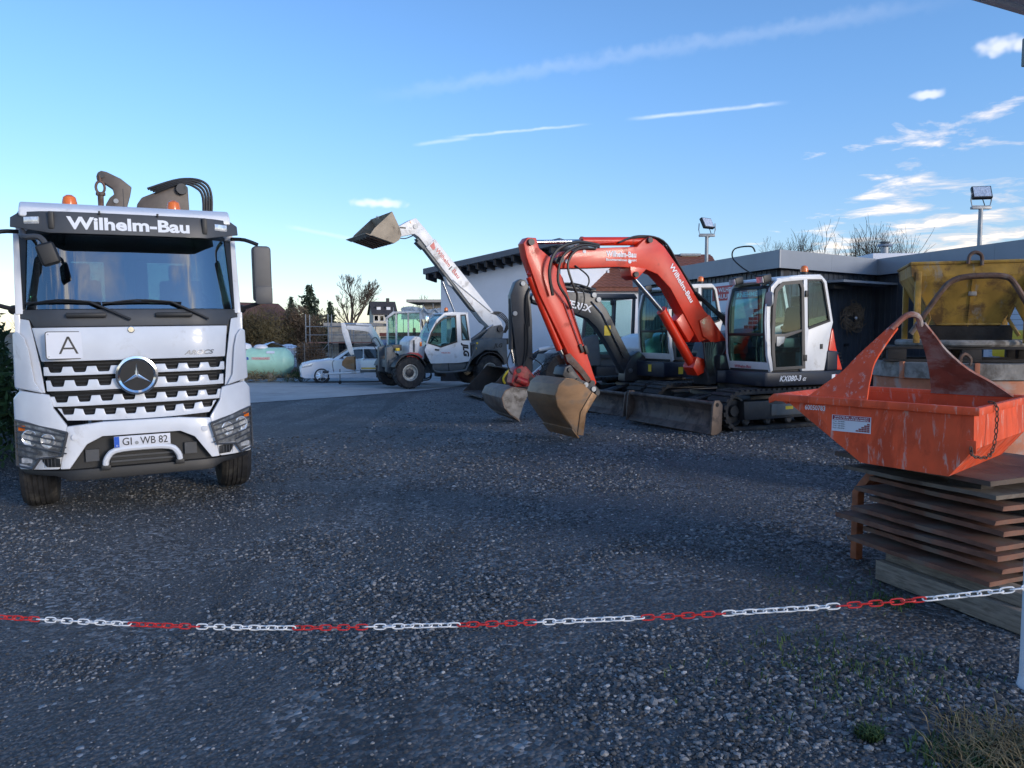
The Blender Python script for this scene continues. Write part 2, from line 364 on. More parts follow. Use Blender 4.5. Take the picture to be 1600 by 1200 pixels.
def wheel(parent, c, ax, rad, w, rim, rimmat=ALU, lugs=0, hub=.3, bolts=8):
    """tyre with rounded shoulders, rim dish, hub and bolts; ax points to the outside"""
    ax = Vector(ax).normalized(); c = Vector(c); h = w / 2
    rm = M().lathe([(rim, -h * .8), (rim * 1.03, h * .82), (rim * .93, h * .86), (rim * .86, h * .35), (rim * .62, h * .25), (rim * .55, h * .42), (0, h * .42)], c, ax, 28)
    r_o = rm.build('wheel', rimmat, parent)
    t = M().lathe([(rim, -h * .8), (rim * 1.12, -h), (rad * .93, -h), (rad, -h * .72), (rad, h * .72), (rad * .93, h), (rim * 1.12, h), (rim, h * .84), (rim * .99, -h * .8)], c, ax, 36)
    u = ax.orthogonal().normalized(); v = ax.cross(u)
    if lugs:
        for i in range(lugs):
            for sd in (-1, 1):
                a = 2 * math.pi * (i + (.5 if sd > 0 else 0)) / lugs; e = (u * math.cos(a) + v * math.sin(a)); tg = ax.cross(e)
                a2 = a + .16; e2 = (u * math.cos(a2) + v * math.sin(a2))
                p0 = c + e * rad * .97 + ax * sd * h * .98; p1 = c + e2 * rad * .985 + ax * sd * h * .08
                dd = (p1 - p0).normalized(); nn = (e + e2).normalized(); ss = dd.cross(nn) * rad * .035
                top = nn * rad * .05
                vs = [p0 - ss, p0 + ss, p1 + ss, p1 - ss]; vs += [q + top for q in vs]
                t.add(vs, [(0, 1, 2, 3), (7, 6, 5, 4), (0, 4, 5, 1), (1, 5, 6, 2), (2, 6, 7, 3), (3, 7, 4, 0)])
    else:
        for k in (-.45, -.15, .15, .45):
            t.lathe([(rad * .999, h * (k - .12)), (rad * 1.018, h * (k - .11)), (rad * 1.018, h * (k + .11)), (rad * .999, h * (k + .12))], c, ax, 36)
    t.build('tyre', RUBBER, r_o)
    hb = M().lathe([(rim * hub, h * .3), (rim * hub, h * .72), (rim * hub * .7, h * .8), (0, h * .8)], c, ax, 16)
    for i in range(bolts):
        a = 2 * math.pi * i / bolts; e = (u * math.cos(a) + v * math.sin(a)) * rim * .5
        hb.cyl(c + e + ax * h * .3, c + e + ax * h * .56, rim * .05, n=6)
    hb.build('hub', DARKSTEEL, r_o)
    return r_o
def beacon(parent, p, r=.06, h=.13, m=AMBER):
    p = Vector(p); b = M().cyl(p, p + Vector((0, 0, h * .3)), r * 1.05, r).build('beacon_base', BLACK, parent)
    M().lathe([(r * .95, h * .28), (r * .97, h * .6), (r * .8, h * .9), (r * .4, h * 1.02), (0, h * 1.04)], p, (0, 0, 1), 14).build('beacon_lens', m, b)
def sstep(a, b, x):
    t = min(1, max(0, (x - a) / (b - a))); return t * t * (3 - 2 * t)
def zt(x, y):
    """height of the yard: level on the right, falling a little to the left and behind"""
    return -.27 * sstep(2.2, -3.2, x) - .26 * sstep(24, 36, y) * sstep(4, -2, x) - .10 * sstep(3, -1, x) * sstep(13, 18, y) + .07 * sstep(2.0, 3.6, x) * sstep(9.5, 12, y)

# ---------------------------------------------------------------- ground, gravel, road
def gravel_material():
    m = bpy.data.materials.new('gravel'); m.use_nodes = True; t = NT(m.node_tree); b = t.nt.nodes['Principled BSDF']
    tc = t.n('ShaderNodeTexCoord').outputs['Object']
    def vor(scale, out='Color'):
        v = t.n('ShaderNodeTexVoronoi'); t.put(v.inputs['Vector'], tc); v.inputs['Scale'].default_value = scale; return v
    v1, v2 = vor(34), vor(85)
    s1 = t.n('ShaderNodeSeparateColor'); t.put(s1.inputs[0], v1.outputs['Color'])
    s2 = t.n('ShaderNodeSeparateColor'); t.put(s2.inputs[0], v2.outputs['Color'])
    patch = t.ss(t.noise(tc, .55, 4, .6, .6), .40, .62)
    sv = t.m('POWER', s1.outputs[0], 2.2); sv2 = t.m('POWER', s2.outputs[1], 2.0)
    c1 = t.mix(sv, (.042, .043, .045), (.30, .300, .302)); c2 = t.mix(sv2, (.044, .046, .049), (.165, .168, .173))
    c = t.mix(patch, c2, c1)
    c = t.mix(t.m('MULTIPLY', t.ss(s1.outputs[1], .982, .99), .8), c, (.42, .43, .44))
    c = t.mix(t.m('MULTIPLY', t.ss(t.noise(tc, .9, 3), .5, .75), .35), c, (.050, .050, .052))
    mp = t.n('ShaderNodeMapping'); t.put(mp.inputs[0], tc); mp.inputs['Rotation'].default_value = (0, 0, R(24)); mp.inputs['Scale'].default_value = (1.1, .16, 1)
    c = t.mix(t.m('MULTIPLY', t.ss(t.noise(mp.outputs[0], 1.0, 3, .5, .5), .52, .66), .55), c, (.030, .032, .036))
    t.put(b.inputs['Base Color'], c); b.inputs['Roughness'].default_value = .72
    bn = t.n('ShaderNodeBump'); bn.inputs['Strength'].default_value = .9; bn.inputs['Distance'].default_value = .022
    h = t.m('ADD', t.m('MULTIPLY', v1.outputs['Distance'], -1.0), t.m('MULTIPLY', sv, .5))
    t.put(bn.inputs['Height'], h); t.put(b.inputs['Normal'], bn.outputs[0])
    return m
GRAVEL = gravel_material()
def stone_material():
    m = bpy.data.materials.new('gravel_stone'); m.use_nodes = True; t = NT(m.node_tree); b = t.nt.nodes['Principled BSDF']
    a = t.n('ShaderNodeAttribute', attribute_name='tone'); tc = t.n('ShaderNodeTexCoord').outputs['Object']
    c = t.mix(t.m('POWER', a.outputs['Fac'], 2.4), (.042, .043, .044), (.44, .44, .442))
    t.put(b.inputs['Base Color'], c); b.inputs['Roughness'].default_value = .68
    return m
def sheet(name, xs, ys, zf, material, keep=None):
    nx, ny = len(xs), len(ys); vs = [(x, y, zf(x, y)) for y in ys for x in xs]
    fs = [(j * nx + i, j * nx + i + 1, (j + 1) * nx + i + 1, (j + 1) * nx + i) for j in range(ny - 1) for i in range(nx - 1)]
    ZO[0] = 0
    o = M().add(vs, fs).build(name, material, smooth=80, fixn=False); tag(o, kind='structure'); return o
def gz(x, y):
    b = .016 * mnoise.noise(Vector((x * .8, y * .8, 0))) + .007 * mnoise.noise(Vector((x * 2.6, y * 2.6, 5)))
    return zt(x, y) + b * (1 if y < 20 else .3)
EARTH = mat('earth', (.085, .072, .050), .95, var=.3, scale=.35, bump=.4, bscale=6, dirt=(.055, .066, .030), damt=.5, dscale=.5)
def far_axis(a, b, step, far):
    v = [a + step * i for i in range(int((b - a) / step) + 1)]; lo, hi = [], []; s = step
    x = v[0]
    while x > -far: s *= 1.6; x -= s; lo.append(x)
    s = step; x = v[-1]
    while x < far: s *= 1.6; x += s; hi.append(x)
    return lo[::-1] + v + hi
sheet('ground', far_axis(-30, 30, 3, 1500), far_axis(-12, 60, 3, 1500), lambda x, y: zt(x, y) - .05, EARTH)
sheet('gravel_yard', [-24 + .25 * i for i in range(193)], [-6 + .25 * i for i in range(153)], gz, GRAVEL)

CONC = mat('concrete_road', (.36, .36, .355), .85, var=.1, scale=1.5, bump=.15, bscale=40, dirt=(.24, .235, .23), damt=.4, dscale=.8)
def road():
    edge = [(-40, 5.0), (-24, 9.0), (-14, 15.4), (-7, 21.2), (-3.37, 25.2), (-1.6, 28.6), (-.2, 33.0), (0.2, 38.0)]
    far = [(-44, 20.0), (-27, 24.0), (-18, 29.5), (-12.5, 35.0), (-9.0, 38.5), (-6, 41), (-3, 43), (-.5, 44)]
    vs, fs = [], []; K = 14
    A = spline([Vector((*p, 0)) for p in edge], 4); B = spline([Vector((*p, 0)) for p in far], 4)
    for a, b in zip(A, B):
        for k in range(K + 1):
            p = a.lerp(b, k / K); vs.append((p.x, p.y, max(zt(p.x, p.y), gz(p.x, p.y)) + .012))
    n = len(A)
    for i in range(n - 1):
        for k in range(K): fs.append((i * (K + 1) + k, i * (K + 1) + k + 1, (i + 1) * (K + 1) + k + 1, (i + 1) * (K + 1) + k))
    ZO[0] = 0
    tag(M().add(vs, fs).build('concrete_road', CONC, smooth=80), kind='structure')
road()

def stones():
    N = 98000
    ico = bmesh.new(); bmesh.ops.create_icosphere(ico, subdivisions=1, radius=1); V = np.array([v.co[:] for v in ico.verts]); F = np.array([[v.index for v in f.verts] for f in ico.faces]); ico.free()
    pts = []; tries = 0
    ys = 2.35 + 9.6 * rng.random(N * 4) ** 1.75; xs = (rng.random(N * 4) * 2 - 1) * (ys * .72 + .25); keep = rng.random(N * 4); cnt = 0
    P = np.empty((N, 3)); SZ = np.empty(N)
    for x, y, k in zip(xs, ys, keep):
        q = mnoise.fractal(Vector((x * .55, y * .75, 2.2)), 1, 2, 4) ; q2 = mnoise.noise(Vector((x * 2.1, y * 2.1, 9)))
        cov = .10 + .9 * sstep(-.15, .34, q + .35 * q2)
        if y > 5: cov = .45 + .5 * cov
        if k > cov: continue
        s = (.0042 + .0085 * rng.random() ** 2.4) * (.75 + .5 * sstep(-.2, .4, q))
        if rng.random() < .012: s *= 1.6
        P[cnt] = (x, y, gz(x, y)); SZ[cnt] = s * (1 + .035 * max(0, y - 4)); cnt += 1
        if cnt == N: break
    P, SZ = P[:cnt], SZ[:cnt]
    K = 14000; fy = 9.5 + 12 * rng.random(K) ** 1.3; fx_ = (rng.random(K) * 2 - 1) * fy * .62; ok = (fy < 16 + .6 * fx_) | (fx_ > -3)
    fy, fx_ = fy[ok], fx_[ok]; P = np.vstack([P, np.array([(x, y, gz(x, y)) for x, y in zip(fx_, fy)])]); SZ = np.concatenate([SZ, .010 + .014 * rng.random(len(fy)) ** 2]); cnt = len(P)
    sc = SZ[:, None] * np.stack([.8 + .9 * rng.random(cnt), .7 + .6 * rng.random(cnt), .38 + .42 * rng.random(cnt)], 1)
    J = 1 + .34 * (rng.random((cnt, 12)) - .5)
    W = V[None] * J[..., None] * sc[:, None, :]
    a = rng.random(cnt) * 6.283; ca, sa = np.cos(a)[:, None], np.sin(a)[:, None]
    tl = (rng.random(cnt) - .5) * .7; ct, st = np.cos(tl)[:, None], np.sin(tl)[:, None]
    x, y, z = W[..., 0], W[..., 1], W[..., 2]
    x, z = x * ct - z * st, x * st + z * ct
    x, y = x * ca - y * sa, x * sa + y * ca
    W = np.stack([x, y, z], -1) + P[:, None, :]; W[..., 2] += (SZ * .22)[:, None]
    vs = W.reshape(-1, 3); fs = (F[None] + (np.arange(cnt) * 12)[:, None, None]).reshape(-1, 3)
    me = bpy.data.meshes.new('gravel_stones'); me.vertices.add(len(vs)); me.vertices.foreach_set('co', vs.astype(np.float32).ravel())
    nf = len(fs); me.loops.add(nf * 3); me.loops.foreach_set('vertex_index', fs.astype(np.int32).ravel())
    me.polygons.add(nf); me.polygons.foreach_set('loop_start', np.arange(0, nf * 3, 3, dtype=np.int32)); me.update(); me.shade_flat()
    at = me.attributes.new('tone', 'FLOAT', 'POINT'); tone = np.clip(rng.random(cnt) * .8 + .08 * rng.standard_normal(cnt), 0, 1); tone[rng.random(cnt) < .004] = 1.2
    at.data.foreach_set('value', np.repeat(tone, 12).astype(np.float32))
    me.materials.append(stone_material()); o = bpy.data.objects.new('gravel_stones', me); COL.objects.link(o)
    tag(o, 'loose dark crushed gravel stones strewn over the yard', 'gravel', kind='stuff')
stones()

# ---------------------------------------------------------------- buildings
def wall_poly(q, a, b, z0, za, zb, th):
    """upright wall slab between ground points a and b, top heights za/zb, thickness to the far side"""
    a, b = Vector(a), Vector(b); d = (b - a).normalized(); n = Vector((-d.y, d.x)) * th
    P = [(a.x, a.y), (b.x, b.y), (b.x + n.x, b.y + n.y), (a.x + n.x, a.y + n.y)]; T = [za, zb, zb, za]
    vs = [(p[0], p[1], z0) for p in P] + [(p[0], p[1], t) for p, t in zip(P, T)]
    return q.add(vs, [(0, 1, 2, 3), (4, 5, 6, 7), (0, 1, 5, 4), (1, 2, 6, 5), (2, 3, 7, 6), (3, 0, 4, 7)])

def white_hall():
    T = thing('white_hall', 'white plastered hall with a grey pitched roof on dark rafters behind the red excavator arm', 'building', (0, 32, -.6)); T.location = (0, 0, -.6)
    A, C, D = Vector((-3.15, 34.2)), Vector((1.95, 31.0)), Vector((6.3, 38.3))       # far left corner, near corner, right end
    zA, zC, zD = 3.92, 4.72, 4.40
    E = A + (D - C)
    w = M(); wall_poly(w, A, C, -.6, zA, zC, .3); wall_poly(w, C, D, -.6, zC, zD, .3); wall_poly(w, D, E, -.6, zD, zD - .7, .3); wall_poly(w, E, A, -.6, zD - .7, zA, .3)
    w.build('wall', PLASTER, T)
    d1 = (A - C).normalized(); n1 = Vector((-d1.y, d1.x)) * -1
    if n1.y > 0: n1 = -n1
    d2 = (D - C).normalized(); n2 = Vector((d2.y, -d2.x))
    # roof slab with overhang
    def rz(p):
        M3 = Matrix(((A.x, A.y, 1), (C.x, C.y, 1), (D.x, D.y, 1))); k = M3.inverted() @ Vector((zA, zC, zD)); return k.x * p.x + k.y * p.y + k.z
    c = [A + d1 * .40 + n1 * .75, C - d1 * .35 + n1 * .75, D + d2 * .3 - d1 * .35, E + d2 * .3 + d1 * .4]
    r = M(); lo = [(p.x, p.y, rz(p) + .20) for p in c]; hi = [(p.x, p.y, rz(p) + .44) for p in c]
    r.add(lo + hi, [(0, 1, 2, 3), (4, 5, 6, 7), (0, 1, 5, 4), (1, 2, 6, 5), (2, 3, 7, 6), (3, 0, 4, 7)])
    ro = r.build('roof', ROOFEDGE, T)
    L = (A - C).length
    for i in range(15):
        s = .1 + (L + .15) * i / 14; p0 = C + d1 * s; p1 = p0 + n1 * .70; z0, z1 = rz(p0), rz(p1); hw = d1 * .045
        q = M(); vs = []
        for p, z in ((p0, z0), (p1, z1)):
            for sg in (-1, 1):
                for dz in ((-.12, .197) if p is p0 else (-.04, .197)): vs.append((p.x + hw.x * sg, p.y + hw.y * sg, z + dz))
        q.add(vs, [(0, 1, 3, 2), (4, 6, 7, 5), (0, 4, 5, 1), (2, 3, 7, 6), (0, 2, 6, 4), (1, 5, 7, 3)]).build('rafter', RAFTER, ro)
    # plinth, downpipe, door frame, siren box
    q = M()
    for a, b, n in ((A, C, n1), (C, D, n2)):
        dd = (b - a).normalized(); p = a + n * .03 - dd * .02; e = b + n * .03 + dd * .02
        wall_poly(q, p, e, -.6, .02, .02, .028)
    q.build('plinth', RAFTER, T)
    pz = C + d2 * 4.5 + n2 * .08; q = M().tube([(pz.x, pz.y, 4.35), (pz.x, pz.y, -.5)], .06, 10); q.build('downpipe', POSTWHITE, T)
    f0, f1 = C + d2 * 2.1, C + d2 * 4.3
    q = M(); wall_poly(q, f0 + n2 * .05, f1 + n2 * .05, 3.14, 3.24, 3.24, .045); wall_poly(q, f0 + n2 * .05, f0 + n2 * .05 + d2 * .1, -.5, 3.138, 3.138, .045); wall_poly(q, f1 + n2 * .05 - d2 * .1, f1 + n2 * .05, -.5, 3.138, 3.138, .045)
    fr = q.build('window_frame', mat('warm_frame', (.55, .47, .36), .6), T)
    q = M(); wall_poly(q, f0 + n2 * .02 + d2 * .1, f1 + n2 * .02 - d2 * .1, .5, 3.14, 3.14, .015); q.build('pane', GLASSD, fr)
    s = C + d2 * 5.9 + n2 * .14; bxx = M().box((s.x, s.y, 3.62), (.30, .22, .46), Matrix.Rotation(math.atan2(d2.y, d2.x), 4, 'Z'), .02).build('siren_box', GALV, T)
    M().cyl((s.x, s.y, 3.86), (s.x, s.y, 4.02), .07, .06).build('siren_lamp', REDLENS, bxx)
white_hall()

def seam_building():
    C0, C1, L1, R1 = Vector((5.88, 17.0)), Vector((9.04, 19.2)), Vector((3.95, 24.0)), Vector((10.6, 12.2))
    T = thing('office_building', 'low anthracite metal clad building with a wide pale grey flat roof edge behind the excavators', 'building', (0, 0, 0))
    zt_, zf = 3.36, 2.99
    segs = [(L1, C0), (C0, C1), (C1, R1)]
    core = M()
    for a, b in segs: wall_poly(core, a, b, 0, zf, zf, .25)
    core.build('wall', RAFTER, T)
    pm = M().box((0, 0, 1.49), (.186, .03, 2.96), bev=.004).mesh('panel'); pm.materials.append(ANTHRA)
    sm = M().box((0, 0, 1.49), (.016, .045, 2.96)).mesh('standing_seam'); sm.materials.append(mat('seam_edge', (.075, .088, .105), .4, .2))
    for k, (a, b) in enumerate(segs):
        d = (b - a).normalized(); n = Vector((d.y, -d.x)); L = (b - a).length; c = int(L / .2)
        for i in range(c):
            p = a + d * (.1 + .2 * i) + n * .017
            o = bpy.data.objects.new('panel', pm); o.location = (p.x, p.y, 0); o.rotation_euler = (0, 0, math.atan2(d.y, d.x)); COL.objects.link(o); o.parent = T
            p = a + d * (.2 * i) + n * .024
            if i:
                o2 = bpy.data.objects.new('standing_seam', sm); o2.location = (p.x, p.y, 0); o2.rotation_euler = (0, 0, math.atan2(d.y, d.x)); COL.objects.link(o2); o2.parent = T
    # fascia boards, 1.6 m long each with a joint
    outs = []
    pts = [L1, C0, C1, R1]; ns = [Vector(((b - a).normalized().y, -(b - a).normalized().x)) for a, b in segs]
    def corner(i):
        if i == 0: return L1 + ns[0] * .22
        if i == 3: return R1 + ns[2] * .22
        n = (ns[i - 1] + ns[i]); return pts[i] + n * (.22 / (1 + ns[i - 1].dot(ns[i])))
    K = [corner(i) for i in range(4)]
    for i in range(3):
        a, b = K[i], K[i + 1]; d = (b - a).normalized(); L = (b - a).length; c = max(1, round(L / 1.75))
        for j in range(c):
            p, e = a + d * (L * j / c + (.004 if j else 0)), a + d * (L * (j + 1) / c)
            q = M(); wall_poly(q, p, e, zf - .02, zt_, zt_, .03); q.build('fascia_board', FASCIA, T)
    q = M().add([(K[0].x, K[0].y, 3.3), (K[1].x, K[1].y, 3.3), (K[2].x, K[2].y, 3.3), (K[3].x, K[3].y, 3.3), (22, 12.2, 3.3), (22, 27, 3.3), (6, 27, 3.3)], [(0, 1, 2, 6), (2, 3, 4, 5), (2, 5, 6)])
    ro = q.build('roof', mat('roof_felt', (.10, .10, .105), .9), T)
    sf = M()
    for i in range(3):
        a, b, c, d = pts[i], pts[i + 1], K[i + 1], K[i]; sf.add([(a.x, a.y, zf - .015), (b.x, b.y, zf - .015), (c.x, c.y, zf - .015), (d.x, d.y, zf - .015)], [(0, 1, 2, 3)])
    sf.build('soffit', ANTHRA, T)
    # raised roof light with vent pipe
    q = M().bx(9.5, 11.2, 20.4, 21.6, 3.301, 3.66, .03); rl = q.build('roof_light', SIGNWHITE, ro)
    v = M().cyl((9.95, 20.7, 3.65), (9.95, 20.7, 3.84), .10, n=12); v.cyl((9.95, 20.7, 3.87), (9.95, 20.7, 3.92), .20, .17, n=12); v.cyl((9.95, 20.7, 3.94), (9.95, 20.7, 3.98), .10, .15, n=12)
    for a in range(4): v.cyl((9.95 + .08 * math.cos(a * 1.57), 20.7 + .08 * math.sin(a * 1.57), 3.8), (9.95 + .08 * math.cos(a * 1.57), 20.7 + .08 * math.sin(a * 1.57), 3.95), .01, n=5)
    v.build('vent_pipe', GALV, rl)
    # canopy plate with lamp, roller shutter, downlead cable
    d = (C1 - C0).normalized(); n = ns[1]; a, b = C0 + d * 1.25, C0 + d * 3.55
    q = M(); P = [a + n * .05, b + n * .05, b + n * .75, a + n * .75]
    q.add([(p.x, p.y, 2.70) for p in P] + [(p.x, p.y, 2.75) for p in P], [(0, 1, 2, 3), (4, 5, 6, 7), (0, 1, 5, 4), (1, 2, 6, 5), (2, 3, 7, 6), (3, 0, 4, 7)]); cn = q.build('canopy', FASCIA, T)
    p = a + d * .45 + n * .35; M().box((p.x, p.y, 2.62), (.62, .2, .12), Matrix.Rotation(math.atan2(d.y, d.x), 4, 'Z'), .02).build('canopy_lamp', BLACK, cn)
    d = (R1 - C1).normalized(); n = ns[2]
    s0, s1 = C1 + d * 3.55, C1 + d * 6.3
    for i in range(24):
        q = M(); z0 = .05 + i * .105; wall_poly(q, s0 + n * .075, s1 + n * .075, z0, z0 + .098, z0 + .098, .03); q.build('shutter_slat', mat('shutter_slat', (.60, .66, .74), .5, var=.04), T)
    q = M(); wall_poly(q, s0 + n * .09 - d * .1, s0 + n * .09, 0, 2.68, 2.68, .045); wall_poly(q, s1 + n * .09, s1 + n * .09 + d * .1, 0, 2.68, 2.68, .045); wall_poly(q, s0 + n * .12, s1 + n * .12, 2.60, 2.86, 2.86, .10); q.build('shutter_frame', SIGNWHITE, T)
    k = K[1]; q = M().tube([(k.x - .25, k.y + .9, 3.40), (k.x - .35, k.y + .9, 3.52), (k.x - .62, k.y + 1.2, 3.50), (k.x - .64, k.y + 1.3, 3.3), (k.x - .5, k.y + 1.0, 3.05), (k.x - .2, k.y + .5, 2.7), (k.x - .1, k.y + .3, 2.2)], .017, 6, 5); q.build('roof_cable', HOSE, T)
    # door handle plate
    d = (C1 - C0).normalized(); p = C0 + d * 2.55 + ns[1] * .06; M().box((p.x, p.y, 1.28), (.16, .06, .07), Matrix.Rotation(math.atan2(d.y, d.x), 4, 'Z'), .01).build('door_handle', BLACK, T)
    # company board on the left face
    d = (C0 - L1).normalized(); n = ns[0]; o = C0 - d * 2.68 + n * .11
    S = thing('company_sign', 'large white company board with red heading and brick steps on the anthracite wall', 'sign', (o.x, o.y, 1.1), (d.x, d.y))
    W, Z0, Z1 = 2.45, 1.15, 2.80
    bd = M().bx(0, W, -.02, .02, Z0, Z1, .004).build('board', SIGNWHITE, S)
    M().bx(.06, W - .06, -.026, -.0205, 2.36, 2.72).build('heading_band', SIGNRED, S)
    text('WILHELM-BAU GmbH', TEXTWHITE, S, (.36, -.027, 2.57), (1, 0, 0), (0, 0, 1), .105, .02, 1.75)
    text('BAUUNTERNEHMEN', TEXTWHITE, S, (.22, -.027, 2.41), (1, 0, 0), (0, 0, 1), .105, .02, 2.0)
    text('Tel. 06406-1', TEXTBLACK, S, (.07, -.021, 1.98), (1, 0, 0), (0, 0, 1), .10, .012)
    text('Fax 06406-', TEXTBLACK, S, (.07, -.021, 1.76), (1, 0, 0), (0, 0, 1), .10, .012)
    for r in range(13):                                   # printed brick steps
        z = 1.20 + r * .093; x0 = 1.05 + r * .095
        x = x0 + (0 if r % 2 else .08)
        while x < W - .1:
            w = min(.17, W - .06 - x)
            M().bx(x, x + w, -.0235, -.0205, z, z + .078).build('brick', BRICKRED, S); x += .185
    # twig star on the wall
    d = (C1 - C0).normalized(); p = C0 + d * 2.62 + ns[1] * .16
    W_ = thing('twig_wreath', 'round wild wreath of brown twigs hung on the dark wall', 'wreath', (p.x, p.y, 1.3), (d.x, d.y))
    q = M()
    for i in range(90):
        a0 = random.uniform(0, 6.28); a1 = a0 + random.uniform(.5, 2.8); r0, r1 = random.uniform(.12, .42), random.uniform(.18, .50); pp = []
        for k in range(6):
            t = k / 5; a = a0 + (a1 - a0) * t; r = r0 + (r1 - r0) * t + .08 * math.sin(t * 5 + i); pp.append((r * math.cos(a), random.uniform(-.06, .06), 1.92 + r * .8 * math.sin(a)))
        q.tube(pp, .0075, 4, 2)
    q.build('twigs', mat('wreath_twig', (.20, .145, .10), .9, var=.3), W_); M().ball((0, -.08, 1.92), .035, n=10).build('bow', SIGNWHITE, W_)
seam_building()

def floodlight(px, x, y, top, tilt, lab):
    T = thing('floodlight_mast', lab, 'floodlight', (x, y, 0), group='floodlights on masts')
    M().cyl((0, 0, 0), (0, 0, top), .07, .055, 12).build('mast', GALV, T)
    M().box((0, 0, top + .02), (.50, .10, .07), bev=.01).build('crossbar', GALV, T)
    rot = Matrix.Rotation(R(tilt), 4, 'Z') @ Matrix.Rotation(R(-28), 4, 'X')
    h = M().box((0, 0, 0), (.46, .10, .36), rot, .015).xf(Matrix.Translation((0, 0, top + .40))).build('lamp_housing', BLACK, T)
    M().box((0, -.055, 0), (.40, .012, .30)).xf(Matrix.Translation((0, 0, top + .40)) @ rot).build('lamp_glass', LENS, h)
    M().tube([(-.25, 0, top + .40), (-.26, 0, top + .2), (-.23, 0, top + .07), (.23, 0, top + .07), (.26, 0, top + .2), (.25, 0, top + .40)], .016, 6).build('bracket', GALV, T)
    M().tube([(.05, .07, top - .05), (.16, .1, top + .06), (.1, .1, top + .25)], .012, 5, 3).build('cable', HOSE, T)
floodlight(1107, 6.15, 24.5, 4.60, 35, 'floodlight mast rising left of the bare trees above the anthracite building')
floodlight(1523, 12.05, 20.0, 4.75, -12, 'floodlight mast above the roof edge over the yellow concrete bucket')

def tile_house():
    T = thing('tiled_house', 'house with red clay tile roof and stubby chimney just above the anthracite building', 'house', (0, 0, 0))
    x0, x1, y0, y1 = 2.8, 9.4, 33.5, 40
    M().bx(x0 + .3, x1 - .3, y0 + .3, y1 - .3, 0, 3.4).build('wall', PLASTER, T)
    q = M().prism([(y0, 3.35), (y0, 3.5), ((y0 + y1) / 2, 5.25), (y1, 3.5), (y1, 3.35), ((y0 + y1) / 2, 5.08)], 'x', x0, x1); rf = q.build('roof', TILE, T)
    tm = M().prism([(0, 0), (0, .03), (.33, .014), (.33, -.014)], 'x', 0, .30).mesh('tile'); tm.materials.append(TILE)
    sl = math.atan2(5.25 - 3.5, (y1 - y0) / 2)
    for r in range(11):
        for c in range(22):
            o = bpy.data.objects.new('tile', tm); o.location = (x0 + .30 * c + .02, y0 - .02 + r * .335 * math.cos(sl) * .93, 3.515 + r * .335 * math.sin(sl) * .93); o.rotation_euler = (sl, 0, 0); COL.objects.link(o); o.parent = rf
    ch = M().bx(8.0, 8.75, 36.4, 37.1, 4.6, 5.15).build('chimney', BLOCKWALL, T)
    M().bx(7.9, 8.85, 36.3, 37.2, 5.15, 5.25).build('chimney_cap', GALV, ch)
tile_house()

# ---------------------------------------------------------------- trees, bushes, far houses
def grow(q, p, d, L, r, depth, spread=.55, up=.12, tw=None, seg=3, kids=(2, 4), shrink=.72):
    pts = [p]; dd = d.copy()
    for i in range(seg):
        dd = (dd + Vector((random.gauss(0, .13), random.gauss(0, .13), random.gauss(0, .08) + up * .5))).normalized(); pts.append(pts[-1] + dd * L / seg)
    tgt = q if (depth > 1 or tw is None) else tw
    tgt.tube(pts, max(r, RMIN[0]), 5 if r > .03 else 3, r1=max(r * .62, RMIN[0] * .8))
    if depth <= 0: return
    n = random.randint(*kids)
    for k in range(n):
        t = 1.0 if k == 0 else random.uniform(.35, 1.0); i = min(seg - 1, int(t * seg)); b = pts[i].lerp(pts[i + 1], t * seg - i) if t < 1 else pts[-1]
        az = random.uniform(0, 6.28); o = dd.orthogonal().normalized(); w = dd.cross(o)
        s = spread * (.45 if k == 0 else random.uniform(.7, 1.3))
        nd = (dd + (o * math.cos(az) + w * math.sin(az)) * s + Vector((0, 0, up))).normalized()
        grow(q, b, nd, L * random.uniform(shrink - .1, shrink + .1), r * (.66 if k == 0 else .5), depth - 1, spread, up, tw, seg, kids, shrink)
RMIN = [0]
def bare_tree(x, y, h, lab, seed, depth=6, spread=.6, cat='tree', base=None, rad=.035, stems=1, group=None, kids=(2, 4), shrink=.72):
    random.seed(seed); RMIN[0] = .00016 * math.hypot(x, y); z = zt(x, y) - .1 if base is None else base
    T = thing('bare_tree', lab, cat, (x, y, z), group=group); ZO[0] = 0
    q, tw = M(), M()
    for i in range(stems):
        dv = Vector((random.gauss(0, .22), random.gauss(0, .22), 1)).normalized() if stems > 1 else Vector((0, 0, 1))
        grow(q, Vector((random.gauss(0, .25), random.gauss(0, .25), 0)) if stems > 1 else Vector((0, 0, 0)), dv, h * .30, h * rad / (1 if stems == 1 else 2.2), depth, spread, .14, tw, 3, kids, shrink)
    q.build('trunk', BARK, T, smooth=60, fixn=False); tw.build('crown', TWIG, T, smooth=60, fixn=False)
    return T
def cards(q, pts, size, droop=0, asp=.45):
    """leaf sized faces, random facing"""
    P = np.asarray(pts); n = len(P); u = rng.standard_normal((n, 3)); u[:, 2] -= droop; u /= np.linalg.norm(u, axis=1)[:, None]
    w = rng.standard_normal((n, 3)); w -= u * (u * w).sum(1)[:, None]; w /= np.linalg.norm(w, axis=1)[:, None]
    s = size * (.55 + .9 * rng.random(n))[:, None]
    a, b, c, d = P - u * s * .5, P + w * s * asp * .5, P + u * s * .5, P - w * s * asp * .5
    vs = np.stack([a, b, c, d], 1).reshape(-1, 3); q.add(vs.tolist(), [(4 * i, 4 * i + 1, 4 * i + 2, 4 * i + 3) for i in range(n)])
